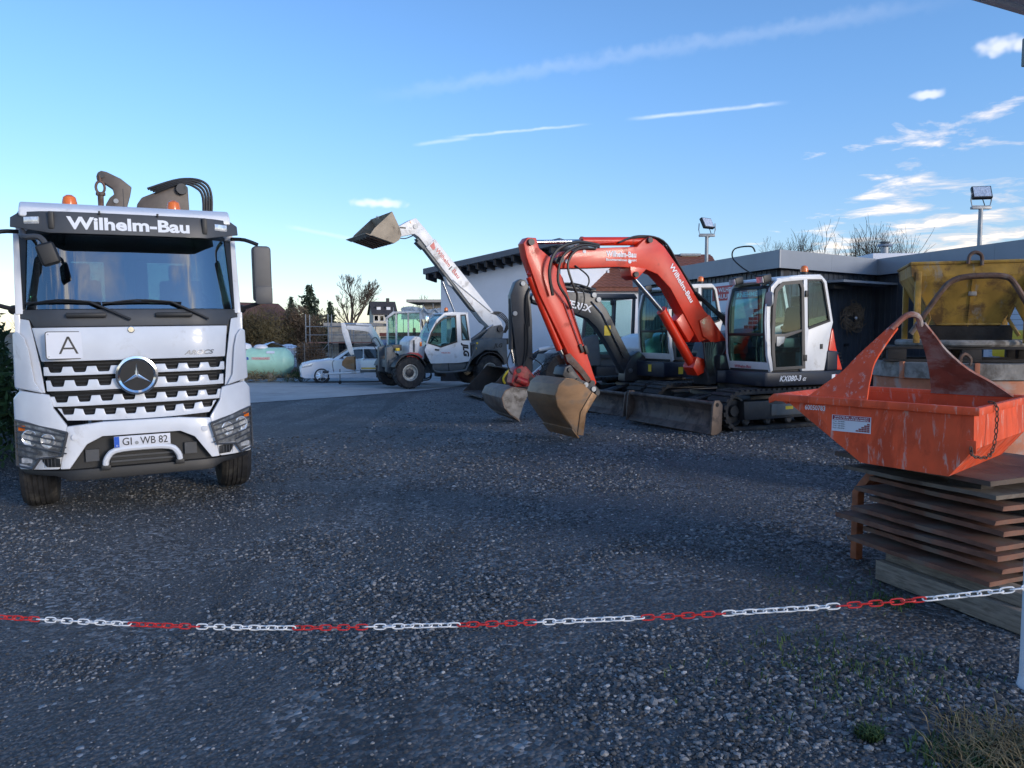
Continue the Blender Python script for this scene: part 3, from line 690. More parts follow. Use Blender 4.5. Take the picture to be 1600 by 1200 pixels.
def bush(name, x, y, rx, ry, h, m, lab, n=1500, size=.14, cat='bush', seed=1, clumps=14, base=None, group=None, asp=.3, droop=0):
    r = np.random.default_rng(seed); random.seed(seed); z = zt(x, y) - .05 if base is None else base
    T = thing(name, lab, cat, (x, y, z), group=group); ZO[0] = 0
    st = M()
    C = []
    for i in range(clumps):
        a = r.random() * 6.28; k = r.random() ** .5; C.append((rx * k * math.cos(a) * .75, ry * k * math.sin(a) * .75, h * (.25 + .6 * r.random()), .24 + .26 * r.random()))
        c = C[-1]; st.tube([(0, 0, 0), (c[0] * .2, c[1] * .2, h * .06), (c[0] * .6, c[1] * .6, c[2] * .5), c[:3]], .018 * h + .006, 4, 2, r1=.008)
    P = []
    for i in range(n):
        c = C[r.integers(len(C))]; g = r.standard_normal(3); g /= np.linalg.norm(g); k = r.random() ** .45 * c[3]
        p = (c[0] + g[0] * k * rx * 1.25, c[1] + g[1] * k * ry * 1.25, c[2] + g[2] * k * h * .75)
        if p[2] > .02: P.append(p)
    st.build('stem', BARK, T, smooth=60, fixn=False)
    q = M(); cards(q, P, size, droop, asp); q.build('foliage', m, T, smooth=0, fixn=False)
    return T
def conifer(x, y, h, r, lab, seed, n=5200, base=None):
    g = np.random.default_rng(seed); z = zt(x, y) - .1 if base is None else base
    T = thing('conifer_tree', lab, 'tree', (x, y, z)); ZO[0] = 0
    M().cyl((0, 0, 0), (0, 0, h * .97), h * .018, .02, 8).build('trunk', BARK, T)
    q = M(); br = M(); P = []
    t = .16
    while t < .985:
        L = r * (1 - t) ** .8 * (.75 + .5 * g.random()); k = 5 + int(3 * g.random())
        for j in range(k):
            a = g.random() * 6.28; Lj = L * (.55 + .6 * g.random()); z0 = h * t
            tip = (Lj * math.cos(a), Lj * math.sin(a), z0 - Lj * .28 + .1); br.tube([(0, 0, z0), (tip[0] * .5, tip[1] * .5, z0 - Lj * .05), tip], .018, 3, r1=.006)
            for i in range(int(5 + 34 * Lj / r)):
                s = g.random() ** .7; P.append((tip[0] * s + g.normal(0, .10 * Lj + .05), tip[1] * s + g.normal(0, .10 * Lj + .05), z0 + (tip[2] - z0) * s + g.normal(0, .09) - .06))
        t += .022 + .018 * g.random()
    br.build('branches', BARK, T, smooth=60, fixn=False); cards(q, P, h * .058, .9, .34); q.build('crown', NEEDLE, T, smooth=0, fixn=False)

bt = 'bare trees behind the yard'
bare_tree(-14.9, 72, 7.6, 'tall bare tree standing alone between the conifer and the half built house', 16, 7, .55, kids=(2, 4), base=-.4, shrink=.70)
bare_tree(-13.0, 120, 9.0, 'round bare tree crown behind the dark roofed villa', 5, 6, .75, base=-.5)
bare_tree(-9.6, 125, 8.6, 'faint bare tree top beside the boom of the white telehandler', 8, 6, .7, base=-.5)
bare_tree(12.6, 40, 7.1, 'bare tree right of the left floodlight mast behind the flat roof', 21, 6, .62, base=.2, kids=(2, 4), stems=2)
bare_tree(15.2, 41, 5.5, 'small thin bare tree between the two taller bare ones over the flat roof', 27, 5, .5, base=.4)
bare_tree(17.2, 38, 6.2, 'many stemmed bare shrub behind the roof light of the flat roof', 33, 5, .5, base=.2, stems=7, kids=(2, 3), shrink=.8)
bare_tree(19.6, 40, 6.4, 'broad bare shrub right of the roof light behind the flat roof', 38, 5, .5, base=.2, stems=5, kids=(2, 3), shrink=.8)
conifer(-17.85, 68, 6.4, 2.5, 'tall dark conifer rising above the brown bushes', 3, base=-.6)
conifer(-18.9, 66, 5.2, 1.4, 'slim conifer left of the tallest conifer', 4, base=-.6)
conifer(-15.1, 64, 4.6, 1.5, 'small brownish conifer beside the lone bare tree', 6, base=-.5)
for i, (x, y, rx, h, m, lab) in enumerate((
    (-24.0, 62, 3.6, 3.9, TWIGGREEN, 'brown leafless thicket left of the red roofed house'),
    (-29.5, 66, 4.5, 4.6, TWIG, 'dark bare thicket far left beside the truck mirror'),
    (-19.3, 60, 2.6, 4.0, TWIGGREEN, 'olive brown bush in front of the tall conifer'),
    (-16.4, 61, 2.0, 4.2, TWIG, 'tall reddish brown bush against the conifer trunk'),
    (-22.4, 56, 3.4, 3.4, TWIGGREEN, 'low olive thicket above the green gas tank'),
    (-18.0, 54, 2.6, 3.3, TWIGGREEN, 'low olive thicket right above the gas tank end'),
    (-27.0, 54, 3.2, 3.2, TWIG, 'low brown thicket close behind the truck mirror'),
    (-13.4, 68, 1.5, 2.6, NEEDLE, 'dark green bush under the lone bare tree'),
    (-10.3, 39.5, .7, 1.5, TWIG, 'rust brown shrub beside the half built house'))):
    bush('thicket', x, y, rx, rx * .7, h, m, lab, 5200, .40 if m is not NEEDLE else .3, seed=40 + i, clumps=26, asp=.10 if m is not NEEDLE else .3, base=-.6)
bush('grass_clump', -11.8, 32.7, 2.6, .5, .55, DRYGRASS, 'dry weeds growing along the foot of the gas tank', 1500, .3, 'weeds', 71, 20, asp=.06)
bush('grass_clump', -9.2, 33.6, 1.0, .5, .6, GREENGRASS, 'green and straw weeds between gas tank and car', 700, .28, 'weeds', 72, 12, asp=.07)

def hedge():
    T = thing('thuja_hedge', 'tall dark green conifer hedge beside the truck on the left edge', 'hedge', (-8.3, 11.6, -.3)); ZO[0] = 0
    g = np.random.default_rng(5); st = M(); P = []
    for i in range(11):
        cx, cy = -1.6 * i * .42 + 0.75, -1.0 + i * .95; hh = 2.5 + .35 * g.random() - .05 * i; M().tube([(cx, cy, 0), (cx, cy, hh * .9)], .05, 5, r1=.015).build('stem', BARK, T, smooth=60, fixn=False)
        for k in range(1700):
            t = g.random() ** .8; a = g.random() * 6.28; rr = .74 * (1 - t ** 2.4 * .8) * g.random() ** .3; P.append((cx + rr * math.cos(a), cy + rr * math.sin(a), t * hh + .03 + g.normal(0, .05)))
    q = M(); cards(q, P, .15, -.6, .34); q.build('foliage', THUJA, T, smooth=0, fixn=False)
hedge()
bare_tree(-10.6, 17.5, 3.6, 'leafy green shrub top poking over the hedge by the left edge', 51, 5, .6, 'shrub', -.3, stems=3)

def gable_house(name, lab, x, y, w, d, hw, hr, rot, roofm, wallm, z=-.6, dormer=False):
    T = thing(name, lab, 'house', (x, y, z)); T.rotation_euler = (0, 0, R(rot)); ZO[0] = 0
    M().bx(-w / 2, w / 2, -d / 2, d / 2, 0, hw).build('wall', wallm, T)
    g = M().prism([(-d / 2 - .4, hw - .2), (0, hr), (d / 2 + .4, hw - .2), (d / 2 + .4, hw - .4), (0, hr - .22), (-d / 2 - .4, hw - .4)], 'x', -w / 2 - .4, w / 2 + .4); rf = g.build('roof', roofm, T)
    q = M().add([(-w / 2, -d / 2, hw), (-w / 2, d / 2, hw), (-w / 2, 0, hr - .15), (w / 2, -d / 2, hw), (w / 2, d / 2, hw), (w / 2, 0, hr - .15)], [(0, 1, 2), (3, 5, 4)]); q.build('gable', wallm, T)
    for i in range(4):
        cx = -w / 2 + w * (i + .5) / 4
        if hw > 2.6:
            f = M().bx(cx - .45, cx + .45, -d / 2 - .05, -d / 2 + .02, hw - 1.7, hw - .5).build('window', SIGNWHITE, T); M().bx(cx - .37, cx + .37, -d / 2 - .06, -d / 2 - .052, hw - 1.62, hw - .58).build('pane', GLASSD, f)
    if dormer:
        for cx in (-1.1, .9):
            zc = hw + .6; dm = M().bx(cx - .55, cx + .55, -d / 2 + .6, -d / 2 + 2.2, zc - .3, zc + .75).build('dormer', roofm, T)
            M().bx(cx - .40, cx + .40, -d / 2 + .55, -d / 2 + .595, zc - .1, zc + .6).build('dormer_window', SIGNWHITE, dm)
    M().bx(w * .18, w * .18 + .6, -.3, .3, hr - .6, hr + .7).build('chimney', roofm, rf)
SLATE = mat('slate_roof', (.045, .040, .042), .7, var=.25, scale=4)
REDROOF = mat('dull_red_roof', (.115, .055, .042), .8, var=.25, scale=3)
gable_house('roof_villa', 'villa with steep dark slate roof and white dormer windows behind the construction site', -26.9, 160, 4.6, 5.0, 6.0, 8.4, 20, SLATE, mat('cream_wall', (.55, .50, .40), .85), dormer=True)
gable_house('red_roof_house', 'house with dull red roof half hidden in the thicket', -24.6, 72, 6, 8, 2.4, 4.9, 55, REDROOF, mat('beige_wall', (.48, .40, .32), .85))

def half_built():
    T = thing('half_built_house', 'half built house of beige block walls with scaffolding behind the white machines', 'building', (0, 0, -.6))
    Y = 46.0
    def blocks(x0, x1, zb, zt2, yy, bw=.75, bh=.375):
        ZO[0] = -.6
        M().bx(x0 + .02, x1 - .02, yy + .03, yy + .3, zb, zt2 - .01).build('wall', mat('mortar', (.36, .33, .29), .9), T)
        ZO[0] = 0
        nz = max(1, round((zt2 - zb) / bh)); nx = max(1, round((x1 - x0) / bw)); dx, dz = (x1 - x0) / nx, (zt2 - zb) / nz
        me = M().box((0, 0, 0), (dx - .015, .1, dz - .015)).mesh('block'); me.materials.append(BLOCKWALL)
        hm = M().box((0, 0, 0), (dx / 2 - .015, .1, dz - .015)).mesh('block'); hm.materials.append(BLOCKWALL)
        for r in range(nz):
            off = r % 2
            for c in range(nx + off):
                half = off and c in (0, nx); x = x0 + (c + .5) * dx - (off * dx / 2)
                if half: x = x0 + dx / 4 if c == 0 else x1 - dx / 4
                o = bpy.data.objects.new('block', hm if half else me); o.location = (x, yy, zb + (r + .5) * dz + .6); COL.objects.link(o); o.parent = T
    blocks(-11.0, -8.35, -.6, 1.92, Y)
    blocks(-8.3, -3.0, -.6, 1.30, Y + 2.5)
    blocks(-5.6, -2.2, 1.53, 3.42, Y + 3.2)
    ZO[0] = -.6
    M().bx(-11.2, -8.2, Y - .25, Y + 5, 1.93, 2.12).build('slab', mat('slab_edge', (.40, .37, .33), .9), T)
    M().bx(-6.6, -2.2, Y + 2.2, Y + 8, 3.43, 3.60).build('roof_slab', mat('slab_edge', (.4, .4, .4)), T)
    M().bx(-8.3, -2.0, Y + 2.2, Y + 2.44, 1.31, 1.52).build('slab', mat('red_beam', (.30, .10, .08), .8), T)
    M().bx(-11.9, -7.6, Y - 1.15, Y - .3, .92, .98).build('scaffold_deck', mat('deck_red', (.33, .16, .12), .8), T)
    for x in (-12.0, -10.7, -9.4, -8.1):
        q = M()
        for y in (Y - 1.2, Y - .3): q.cyl((x, y, -.6), (x, y, 2.6 if x < -10 else 1.9), .03, n=6)
        q.cyl((x, Y - 1.2, .9), (x, Y - .3, .9), .025, n=6); q.cyl((x, Y - 1.2, 1.9), (x, Y - .3, 1.9), .025, n=6); q.build('scaffold_frame', GALV, T)
    q = M()
    for z in (1.4, 1.88): q.cyl((-12.0, Y - 1.2, z), (-8.1, Y - 1.2, z), .022, n=6)
    q.cyl((-12.0, Y - 1.2, -.6), (-10.7, Y - 1.2, .9), .02, n=6); q.build('scaffold_rail', GALV, T)
    for i in range(8):
        x = -7.4 + i * .62; q = M().cyl((x, Y + 2.1, 1.5), (x, Y + 2.1, 3.1 + .06 * i), .025, n=6); q.build('scaffold_pole', GALV, T)
    q = M()
    for k in range(7):
        x0 = -6.9 + k * .7; q.tube([(x0, Y + 2.0, 3.0 + .1 * math.sin(k)), (x0 + .35, Y + 1.95, 2.72), (x0 + .7, Y + 2.0, 3.0 + .1 * math.sin(k + 1))], .05, 5, 3)
    vs = []
    for i in range(15):
        for j in range(4): vs.append((-6.9 + i * .34, Y + 2.02 + .08 * math.sin(i * 1.7 + j), 2.35 + j * .24 + .10 * math.sin(i * .9) * j / 3))
    q.add(vs, [(i * 4 + j, i * 4 + j + 1, (i + 1) * 4 + j + 1, (i + 1) * 4 + j) for i in range(14) for j in range(3)])
    q.build('safety_net', mat('net_grey', (.30, .36, .42), .8, var=.3, scale=4), T)
    for x in (-9.9, -7.0): f = M().bx(x - .45, x + .45, Y - .10 if x < -8.3 else Y + 2.40, Y - .055 if x < -8.3 else Y + 2.448, -.1, 1.0 if x < -8.3 else .9).build('window', VOID, T)
    B = thing('site_banner', 'pale site banner with red letters on the building site fence', 'banner', (-7.6, 42.6, -.6), (1, 0)); 
    M().bx(0, 2.5, -.02, .02, .30, 1.15).build('cloth', mat('banner_blue', (.34, .40, .52), .7), B)
    text('SMOL', TEXTRED2, B, (.35, -.022, .40), (1, 0, 0), (0, 0, 1), .26, .03, 1.5)
    text('Bauunternehmen', TEXTBLUE, B, (.3, -.022, .88), (1, 0, 0), (0, 0, 1), .12, .01, 1.8)
    q = M()
    for x in (.05, 1.25, 2.45): q.cyl((x, .05, -.6), (x, .05, 1.2), .03, n=6)
    q.build('post', SATIN, B)
half_built()

def mound(name, x, y, rx, ry, h, m, lab, seed):
    T = thing(name, lab, 'mound', (x, y, zt(x, y) - .02)); ZO[0] = 0; n = 26; vs = []; fs = []
    for j in range(9):
        for i in range(n):
            a = 2 * math.pi * i / n; t = j / 8; k = 1 + .25 * mnoise.noise(Vector((math.cos(a) * 1.5, math.sin(a) * 1.5, seed + t)))
            vs.append((rx * (1 - t) * k * math.cos(a), ry * (1 - t) * k * math.sin(a), h * (math.sin(t * 1.57) ** .9) * (1 + .25 * mnoise.noise(Vector((math.cos(a) * 2 * (1 - t), math.sin(a) * 2, seed * 3.1 + t * 2))))))
    for j in range(8):
        for i in range(n): fs.append((j * n + i, j * n + (i + 1) % n, (j + 1) * n + (i + 1) % n, (j + 1) * n + i))
    M().add(vs, fs).build('soil', m, T, smooth=60)
SOIL = mat('dark_soil', (.055, .045, .038), .95, var=.35, scale=5, bump=.6, bscale=14)
mound('soil_heap', -7.2, 41.5, 2.6, 1.2, 1.55, SOIL, 'dark soil heap behind the white mini excavator', 2)
mound('soil_heap', -11.4, 37.6, 1.4, .8, .75, SOIL, 'small soil heap between gas tank and parked car', 5)

def pallet_goods():
    T = thing('wrapped_pallet', 'pallet of red and white goods under plastic wrap behind the gas tank', 'pallet', (-12.7, 41.0, -.6)); ZO[0] = -.6
    for i in range(3):
        for j in range(2): M().box((-.75 + i * .75, 0, -.05 + j * .55), (.70, .8, .50), bev=.04).build('sack_bundle', (SIGNWHITE, mat('bundle_red', (.45, .10, .09), .6), SIGNWHITE)[(i + j) % 3], T)
    vs = []
    for i in range(11):
        for j in range(5): vs.append((-1.35 + i * .27, -.5 + j * .25, .98 + .10 * math.sin(i * 1.3 + j) - .25 * abs(i - 5) / 5))
    M().add(vs, [(i * 5 + j, i * 5 + j + 1, (i + 1) * 5 + j + 1, (i + 1) * 5 + j) for i in range(10) for j in range(4)]).build('plastic_cover', mat('plastic_sheet', (.62, .66, .74), .3), T)
    M().bx(-1.2, 1.2, -.45, .45, -.6, -.36).build('pallet_base', WOOD, T)
pallet_goods()

def mesh_fence():
    T = thing('mesh_fence', 'thin dark wire mesh fence with posts behind the parked car', 'fence', (0, 0, -.6)); ZO[0] = -.6
    A, B = Vector((-14.2, 36.6)), Vector((-6.6, 40.4)); d = (B - A); L = d.length; d.normalize()
    for i in range(5):
        p = A + d * (L * i / 4); M().cyl((p.x, p.y, -.6), (p.x, p.y, 1.0), .035, n=8).build('post', SATIN, T)
    q = M()
    for k in range(9): 
        z = -.5 + k * .17; q.tube([(A.x, A.y, z), (B.x, B.y, z)], .006, 3)
    for k in range(60):
        p = A + d * (L * (k + .5) / 60); q.tube([(p.x, p.y, -.5), (p.x, p.y, .9)], .005, 3)
    q.build('wire_mesh', SATIN, T)
mesh_fence()

def gas_tank():
    # lying tank, its right end at the photo's car
    T = thing('gas_tank', 'pale green lying gas tank with domed ends and white valve cover', 'tank', (-11.55, 33.6, -.55), (1, .12)); ZO[0] = -.55
    r, L, zc = .62, 1.55, .28
    pr = [(0, -L - .42), (r * .45, -L - .38), (r * .8, -L - .22), (r * .97, -L - .06), (r, -L), (r, L), (r * .97, L + .06), (r * .8, L + .22), (r * .45, L + .38), (0, L + .42)]
    M().lathe(pr, (0, 0, zc), (1, 0, 0), 36).build('vessel', TANKGREEN, T)
    dm = M().lathe([(.42, 0), (.42, .10), (.36, .2), (.2, .26), (0, .27)], (-.25, 0, zc + r - .06), (0, 0, 1), 20).build('valve_cover', SIGNWHITE, T)
    M().lathe([(.3, 0), (.3, .08), (.2, .16), (0, .18)], (.55, 0, zc + r - .04), (0, 0, 1), 16).build('valve_cover', SIGNWHITE, T)
    for x in (-1.0, 1.0): M().bx(x - .1, x + .1, -.45, .45, -.55, zc - r * .75).build('leg', CONCRETEGREY, T)
    text('Tyczka', TEXTBLUE, T, (-.55, -r - .012, zc + .12), (1, 0, 0), (0, 0, 1), .15, .03, .72)
    M().bx(.28, 1.05, -r - .008, -r + .03, zc + .11, zc + .22).build('label_strip', mat('strip_pink', (.62, .50, .48), .5), T)
    text('TOTALGAZ', TEXTRED2, T, (.32, -r - .012, zc + .125), (1, 0, 0), (0, 0, 1), .075, .01, .68)
    M().box((1.05, -r * .78, zc + .42), (.34, .02, .12), Matrix.Rotation(R(-38), 4, 'X')).build('rating_plate', SIGNWHITE, T)
gas_tank()

# ---------------------------------------------------------------- the white truck
def build_truck():
    n = Vector((.46, -.888)).normalized(); zb = -.26
    T = thing('truck', 'white three axle lorry with dark sun visor and loading crane facing the camera', 'truck', (-3.79, 7.85, zb), n)
    T.rotation_euler = (R(1.0), 0, math.atan2(n.y, n.x))
    def fx(y, z):
        a = abs(y); return -.38 * max(0, a - .55) ** 2 / .34 - .03 * y * y - (.05 * (z - .3) if z < 1.7 else .07 + .27 * (z - 1.7))
    CUT = (1, [-1.1 + .1 * i for i in range(23)])
    def fp(name, poly, m, off=0, th=.05, bev=.012, par=None, k=1):
        q = M().prism(poly, 'x', off - th, off, bev, 2, CUT, lambda c: Vector((c.x + k * fx(c.y, c.z), c.y, c.z)))
        return q.build(name, m, par or T, smooth=30)
    mir = lambda P: [(-y, z) for y, z in P]
    # --- cab shell
    cab = M()
    for s in (-1, 1):
        y0, y1 = s * 1.03, s * 1.085
        cab.prism([(-.42, 1.0), (-.38, 1.80), (-1.95, 1.80), (-1.95, 1.0)], 'y', y0, y1, .012)
        cab.prism([(-.36, 1.79), (-.60, 2.62), (-.75, 2.62), (-.52, 1.79)], 'y', s * .985, s * 1.07, .012)
        cab.prism([(-1.55, 1.79), (-1.55, 2.62), (-1.95, 2.62), (-1.95, 1.79)], 'y', s * .985, s * 1.07, .012)
    cab.prism([(-.55, 2.60), (-.50, 2.70), (-.58, 2.80), (-.85, 2.88), (-1.95, 2.95), (-1.95, 2.60)], 'y', -1.04, 1.04, .03)
    for (a, b, z0, z1) in ((-1.03, 1.03, 1.0, 1.95), (-1.03, 1.03, 2.45, 2.61), (-1.03, -.62, 1.94, 2.46), (.62, 1.03, 1.94, 2.46), (-.06, .06, 1.94, 2.46)): cab.bx(-1.97, -1.92, a, b, z0, z1)
    cb = cab.build('cab', WHITE, T)
    M().bx(-1.93, -.35, -1.02, 1.02, .95, 1.02).build('cab_floor', BLACK, cb)
    for s in (-1, 1): M().prism([(-.54, 1.82), (-.72, 2.58), (-1.54, 2.58), (-1.54, 1.82)], 'y', s * 1.03, s * 1.036).build('side_window', GLASSC, T)
    M().bx(-1.948, -1.942, -.61, .61, 1.96, 2.44).build('rear_window', GLASSC, T)
    # interior
    ii = M().prism([(-.30, 1.55), (-.36, 1.86), (-.62, 1.90), (-.80, 1.70), (-.80, 1.5)], 'y', -.98, .98, .03).build('dashboard', BLACK, cb)
    for y in (-.55, .55):
        M().box((-1.30, y, 1.55), (.5, .5, .16), bev=.05).box((-1.55, y, 1.90), (.14, .48, .62), Matrix.Rotation(R(-10), 4, 'Y'), .05).box((-1.60, y, 2.30), (.10, .26, .20), bev=.04).build('seat', SEAT, cb)
    sw = M(); c = Vector((-.86, .55, 1.92)); ax = Vector((-.6, 0, .8)).normalized(); u = Vector((0, 1, 0)); v = ax.cross(u)
    sw.tube([c + (u * math.cos(a) + v * math.sin(a)) * .22 for a in [i * 6.2832 / 24 for i in range(25)]], .016, 6); sw.cyl(c - ax * .25, c, .03, n=8); sw.cyl(c - u * .2, c + u * .2, .015, n=6); sw.build('steering_wheel', BLACK, cb)
    # --- front panels
    fp('bonnet_flap', [(-.93, 1.652), (.90, 1.652), (.86, 1.315), (-.86, 1.315)], WHITE, 0, .05, .014)
    for s in (1, -1):
        P = [(.95, 1.73), (1.055, 1.75), (1.06, 1.05), (.84, 1.0), (.875, 1.30), (.925, 1.60)]
        fp('cab_corner', P if s > 0 else mir(P), WHITE, -.012, .05, .014)
        P = [(1.06, 1.62), (1.11, 1.60), (1.12, 1.06), (.86, 1.005), (.93, 1.12), (.965, 1.42), (1.0, 1.55)]
        fp('wind_deflector', P if s > 0 else mir(P), WHITE, .045, .05, .018)
        P = [(1.14, .95), (1.07, 1.03), (.80, .99), (.775, .86), (.70, .74), (.66, .68), (.745, .25), (1.115, .235), (1.145, .5)]
        fp('bumper_corner', P if s > 0 else mir(P), WHITE, .035, .08, .022)
        # headlight
        P = [(.66, .615), (1.12, .725), (1.125, .30), (.99, .27), (.92, .375), (.72, .395)]
        hl = fp('headlight', P if s > 0 else mir(P), HEADLIGHT, .046, .03, .01)
        for (yy, zz, rr) in ((.995, .56, .085), (.835, .535, .075)):
            x = fx(yy, zz) + .046
            M().lathe([(rr, 0), (rr, .012), (rr * .9, .016), (rr * .75, .004), (rr * .35, -.001), (rr * .3, .012), (0, .014)], (x, s * yy, zz), (1, s * .55, 0), 22).build('lamp', LENS, hl)
        M().box((fx(1.07, .655) + .05, s * 1.06, .655), (.02, .09, .05), Matrix.Rotation(s * R(38), 4, 'Z')).build('indicator', AMBER, hl)
        M().box((fx(1.03, .33) + .05, s * 1.03, .335), (.02, .12, .05), Matrix.Rotation(s * R(34), 4, 'Z')).build('fog_lamp', LENS, hl)
        # guard bars
        def hb(z, off=.085): return [(fx(y, z) + off, s * y, z + .22 * (y - .9)) for y in [.68 + .05 * i for i in range(10)]]
        for k in range(6):
            z = .345 + .058 * k; pts = [p for p in hb(z) if not (k < 2 and abs(p[1]) < .93)]
            M().tube(pts, .0075, 6).build('guard_bar', SATIN, hl)
        fr = [(.665, .615), (1.125, .735), (1.13, .28), (.985, .26), (.915, .365), (.72, .39), (.665, .615)]
        M().tube([(fx(y, z) + .085, s * y, z) for y, z in fr], .014, 6).build('guard_frame', SATIN, hl)
        ft = fp('bumper_vent', [(s * a, b) for a, b in ((.74, .36), (.89, .375), (.90, .335), (.86, .275), (.74, .275))], BLACK, .050, .03, .008)
        for i in range(5): M().cyl((fx(.8, .3) + .058, s * (.755 + .03 * i), .28), (fx(.8, .3) + .058, s * (.755 + .03 * i), .36), .003, n=4).build('mesh_bar', SATIN, ft)
        M().lathe([(.032, 0), (.032, .005), (0, .006)], (fx(.58, .565) + .04, s * .60, .565), (1, 0, 0), 16).build('tow_cap', WHITE, T)
        # fender, side marker, step
        M().prism([(-.42, .98), (-.42, .40), (-.52, .35), (-.56, .70), (-.85, .95), (-1.35, .95), (-1.62, .7), (-1.70, .35), (-1.85, .35), (-1.85, 1.0)], 'y', s * .80, s * 1.12, .02).build('mudguard', SATIN, T)
        M().box((-.50, s * 1.125, .80), (.09, .03, .06), bev=.008).build('side_marker', AMBER, T)
    fp('bumper', [(-.665, .672), (-.35, .700), (.35, .700), (.665, .672), (.745, .25), (.66, .25), (.50, .485), (.36, .555), (-.36, .555), (-.50, .485), (-.66, .25), (-.745, .25)], WHITE, .034, .07, .014)
    M().bx(-.22, -.10, -.68, .68, .16, .60).build('bumper_recess', BLACK, T)
    fp('bumper_lip', [(-1.10, .232), (1.10, .232), (1.07, .19), (.78, .175), (.66, .12), (-.66, .12), (-.78, .175), (-1.07, .19)], BLACK, -.01, .10, .01)
    q = M()
    for z in (.27, .32, .37): q.bx(-.09, -.06, -.30, .30, z, z + .02)
    q.bx(-.10, -.055, -.52, -.40, .30, .42); q.bx(-.10, -.055, .40, .52, .30, .42); q.build('intake_louvre', SATIN, T)
    M().tube([(.02, -.345, .265), (.03, -.33, .33), (.035, -.25, .405), (.035, 0, .42), (.035, .25, .405), (.03, .33, .33), (.02, .345, .265)], .030, 8, 3).build('bumper_hoop', WHITE, T)
    for s in (-1, 1): M().bx(-.03, .045, s * .30, s * .385, .215, .262, .006).build('hoop_foot', BLACK, T)
    # number plate
    pl = M().bx(.045, .056, -.26, .26, .435, .547, .003).build('number_plate', SIGNWHITE, T)
    M().bx(.0565, .0585, -.258, -.212, .437, .545).build('plate_band', PLATEBLUE, pl)
    M().lathe([(.018, 0), (.018, .002), (0, .002)], (.0565, -.055, .472), (1, 0, 0), 14).build('plate_seal', GALV, pl)
    U, V = (0, 1, 0), (0, 0, 1)
    text('GI', TEXTBLACK, pl, (.0565, -.185, .455), U, V, .075, .004, .085, ext=.003)
    text('WB 82', TEXTBLACK, pl, (.0565, -.022, .455), U, V, .075, .004, .255, ext=.003)
    text('D', TEXTWHITE, pl, (.0586, -.242, .447), U, V, .016, ext=.003)
    # --- grille
    gb = fp('grille_back', [(-.84, 1.312), (.84, 1.312), (.80, 1.0), (.70, .74), (0, .70), (-.70, .74), (-.80, 1.0)], VOID, -.06, .03, 0)
    for z in [.76 + .035 * i for i in range(16)]:
        M().tube([(fx(y, z) - .045, y, z) for y in [-.76 + .19 * i for i in range(9)]], .007, 4).build('louvre', BLACK, gb)
    def slat(z0, zp, z1, w0, w1, n, skip=None, bow=0):
        bot = lambda y: z0 + bow * y * y
        pts = [(-w0, z0 + bow * w0 * w0 * .0 + bow * w0 * w0), (w0, z0 + bow * w0 * w0)]
        top = []
        L = 2 * w1; pitch = L / n
        for i in range(n):
            c = w1 - (i + .5) * pitch; a = pitch * .31; b = pitch * .24
            f = bow * c * c
            if skip and abs(c) < skip: continue
            top += [(c + a, z1 + f), (c + b, zp + f + .008), (c + b * .8, zp + f), (c - b * .8, zp + f), (c - b, zp + f + .008), (c - a, z1 + f)]
        mid = [(x * w0, z0 + bow * (x * w0) ** 2) for x in (-.5, 0, .5)]
        return [pts[0]] + mid + [pts[1]] + [(w1, z1 + bow * w1 * w1)] + top + [(-w1, z1 + bow * w1 * w1)]
    fp('grille_slat', slat(1.175, 1.205, 1.262, .845, .845, 8, .22), WHITE, -.002, .04, .005)
    fp('grille_slat', slat(1.022, 1.065, 1.128, .825, .83, 8, .22), WHITE, -.002, .04, .005)
    fp('grille_slat', slat(.868, .908, .968, .775, .80, 8), WHITE, -.002, .04, .005)
    fp('grille_slat', slat(.708, .765, .825, .66, .74, 8, bow=.05), WHITE, -.002, .04, .005)
    st = M().lathe([(.155, .0), (.175, .012), (.196, .008), (.20, -.02), (.20, -.05)], (.02, -.02, 1.155), (1, 0, -.05), 40).build('badge', CHROME, T)
    M().lathe([(.158, -.02), (.158, .004), (0, .004)], (.015, -.02, 1.155), (1, 0, -.05), 32).build('badge_disc', BLACK, st)
    P = []
    for i in range(6):
        a = R(90 + 60 * i); r = .155 if i % 2 == 0 else .022; P.append((r * math.cos(a), r * math.sin(a)))
    q = M(); vs = [(.022, -.02 + a, 1.155 + b) for a, b in P] + [(.042, -.02, 1.155)]; q.add(vs, [(i, (i + 1) % 6, 6) for i in range(6)]).build('badge_star', CHROME, st, smooth=0)
    # A-sign, emblem, chrome lettering
    xb = fx(.6, 1.48) + .006
    rot = Matrix.Rotation(R(-3), 4, 'Y') @ Matrix.Rotation(R(6), 4, 'Z')
    sg = M().prism([(-y, z) for y, z in rrect(.39, .275, .025, 3)], 'x', 0, .006).xf(Matrix.Translation((xb + .004, -.615, 1.475)) @ rot).build('warning_plate', TEXTBLACK, T)
    M().prism(rrect(.375, .26, .02, 3), 'x', .0065, .009).xf(Matrix.Translation((xb + .004, -.615, 1.475)) @ rot).build('plate_face', SIGNWHITE, sg)
    q = M(); w = .020
    for a, b in (((-.075, -.085), (0, .085)), ((.075, -.085), (0, .085))):
        dx = w / 2; q.prism([(a[0] - dx, a[1]), (a[0] + dx, a[1]), (b[0] + dx, b[1]), (b[0] - dx, b[1])], 'x', .0095, .011)
    q.prism([(-.05, -.04), (.05, -.04), (.05, -.023), (-.05, -.023)], 'x', .0097, .0112); q.xf(Matrix.Translation((xb + .004, -.615, 1.475)) @ rot).build('lettering', TEXTBLACK, sg)
    for a, b in ((-.17, .11), (.17, .11), (-.17, -.11), (.17, -.11)): M().lathe([(.007, .009), (.007, .012), (0, .012)], (0, a, b), (1, 0, 0), 8).xf(Matrix.Translation((xb + .004, -.615, 1.475)) @ rot).build('rivet', GALV, sg)
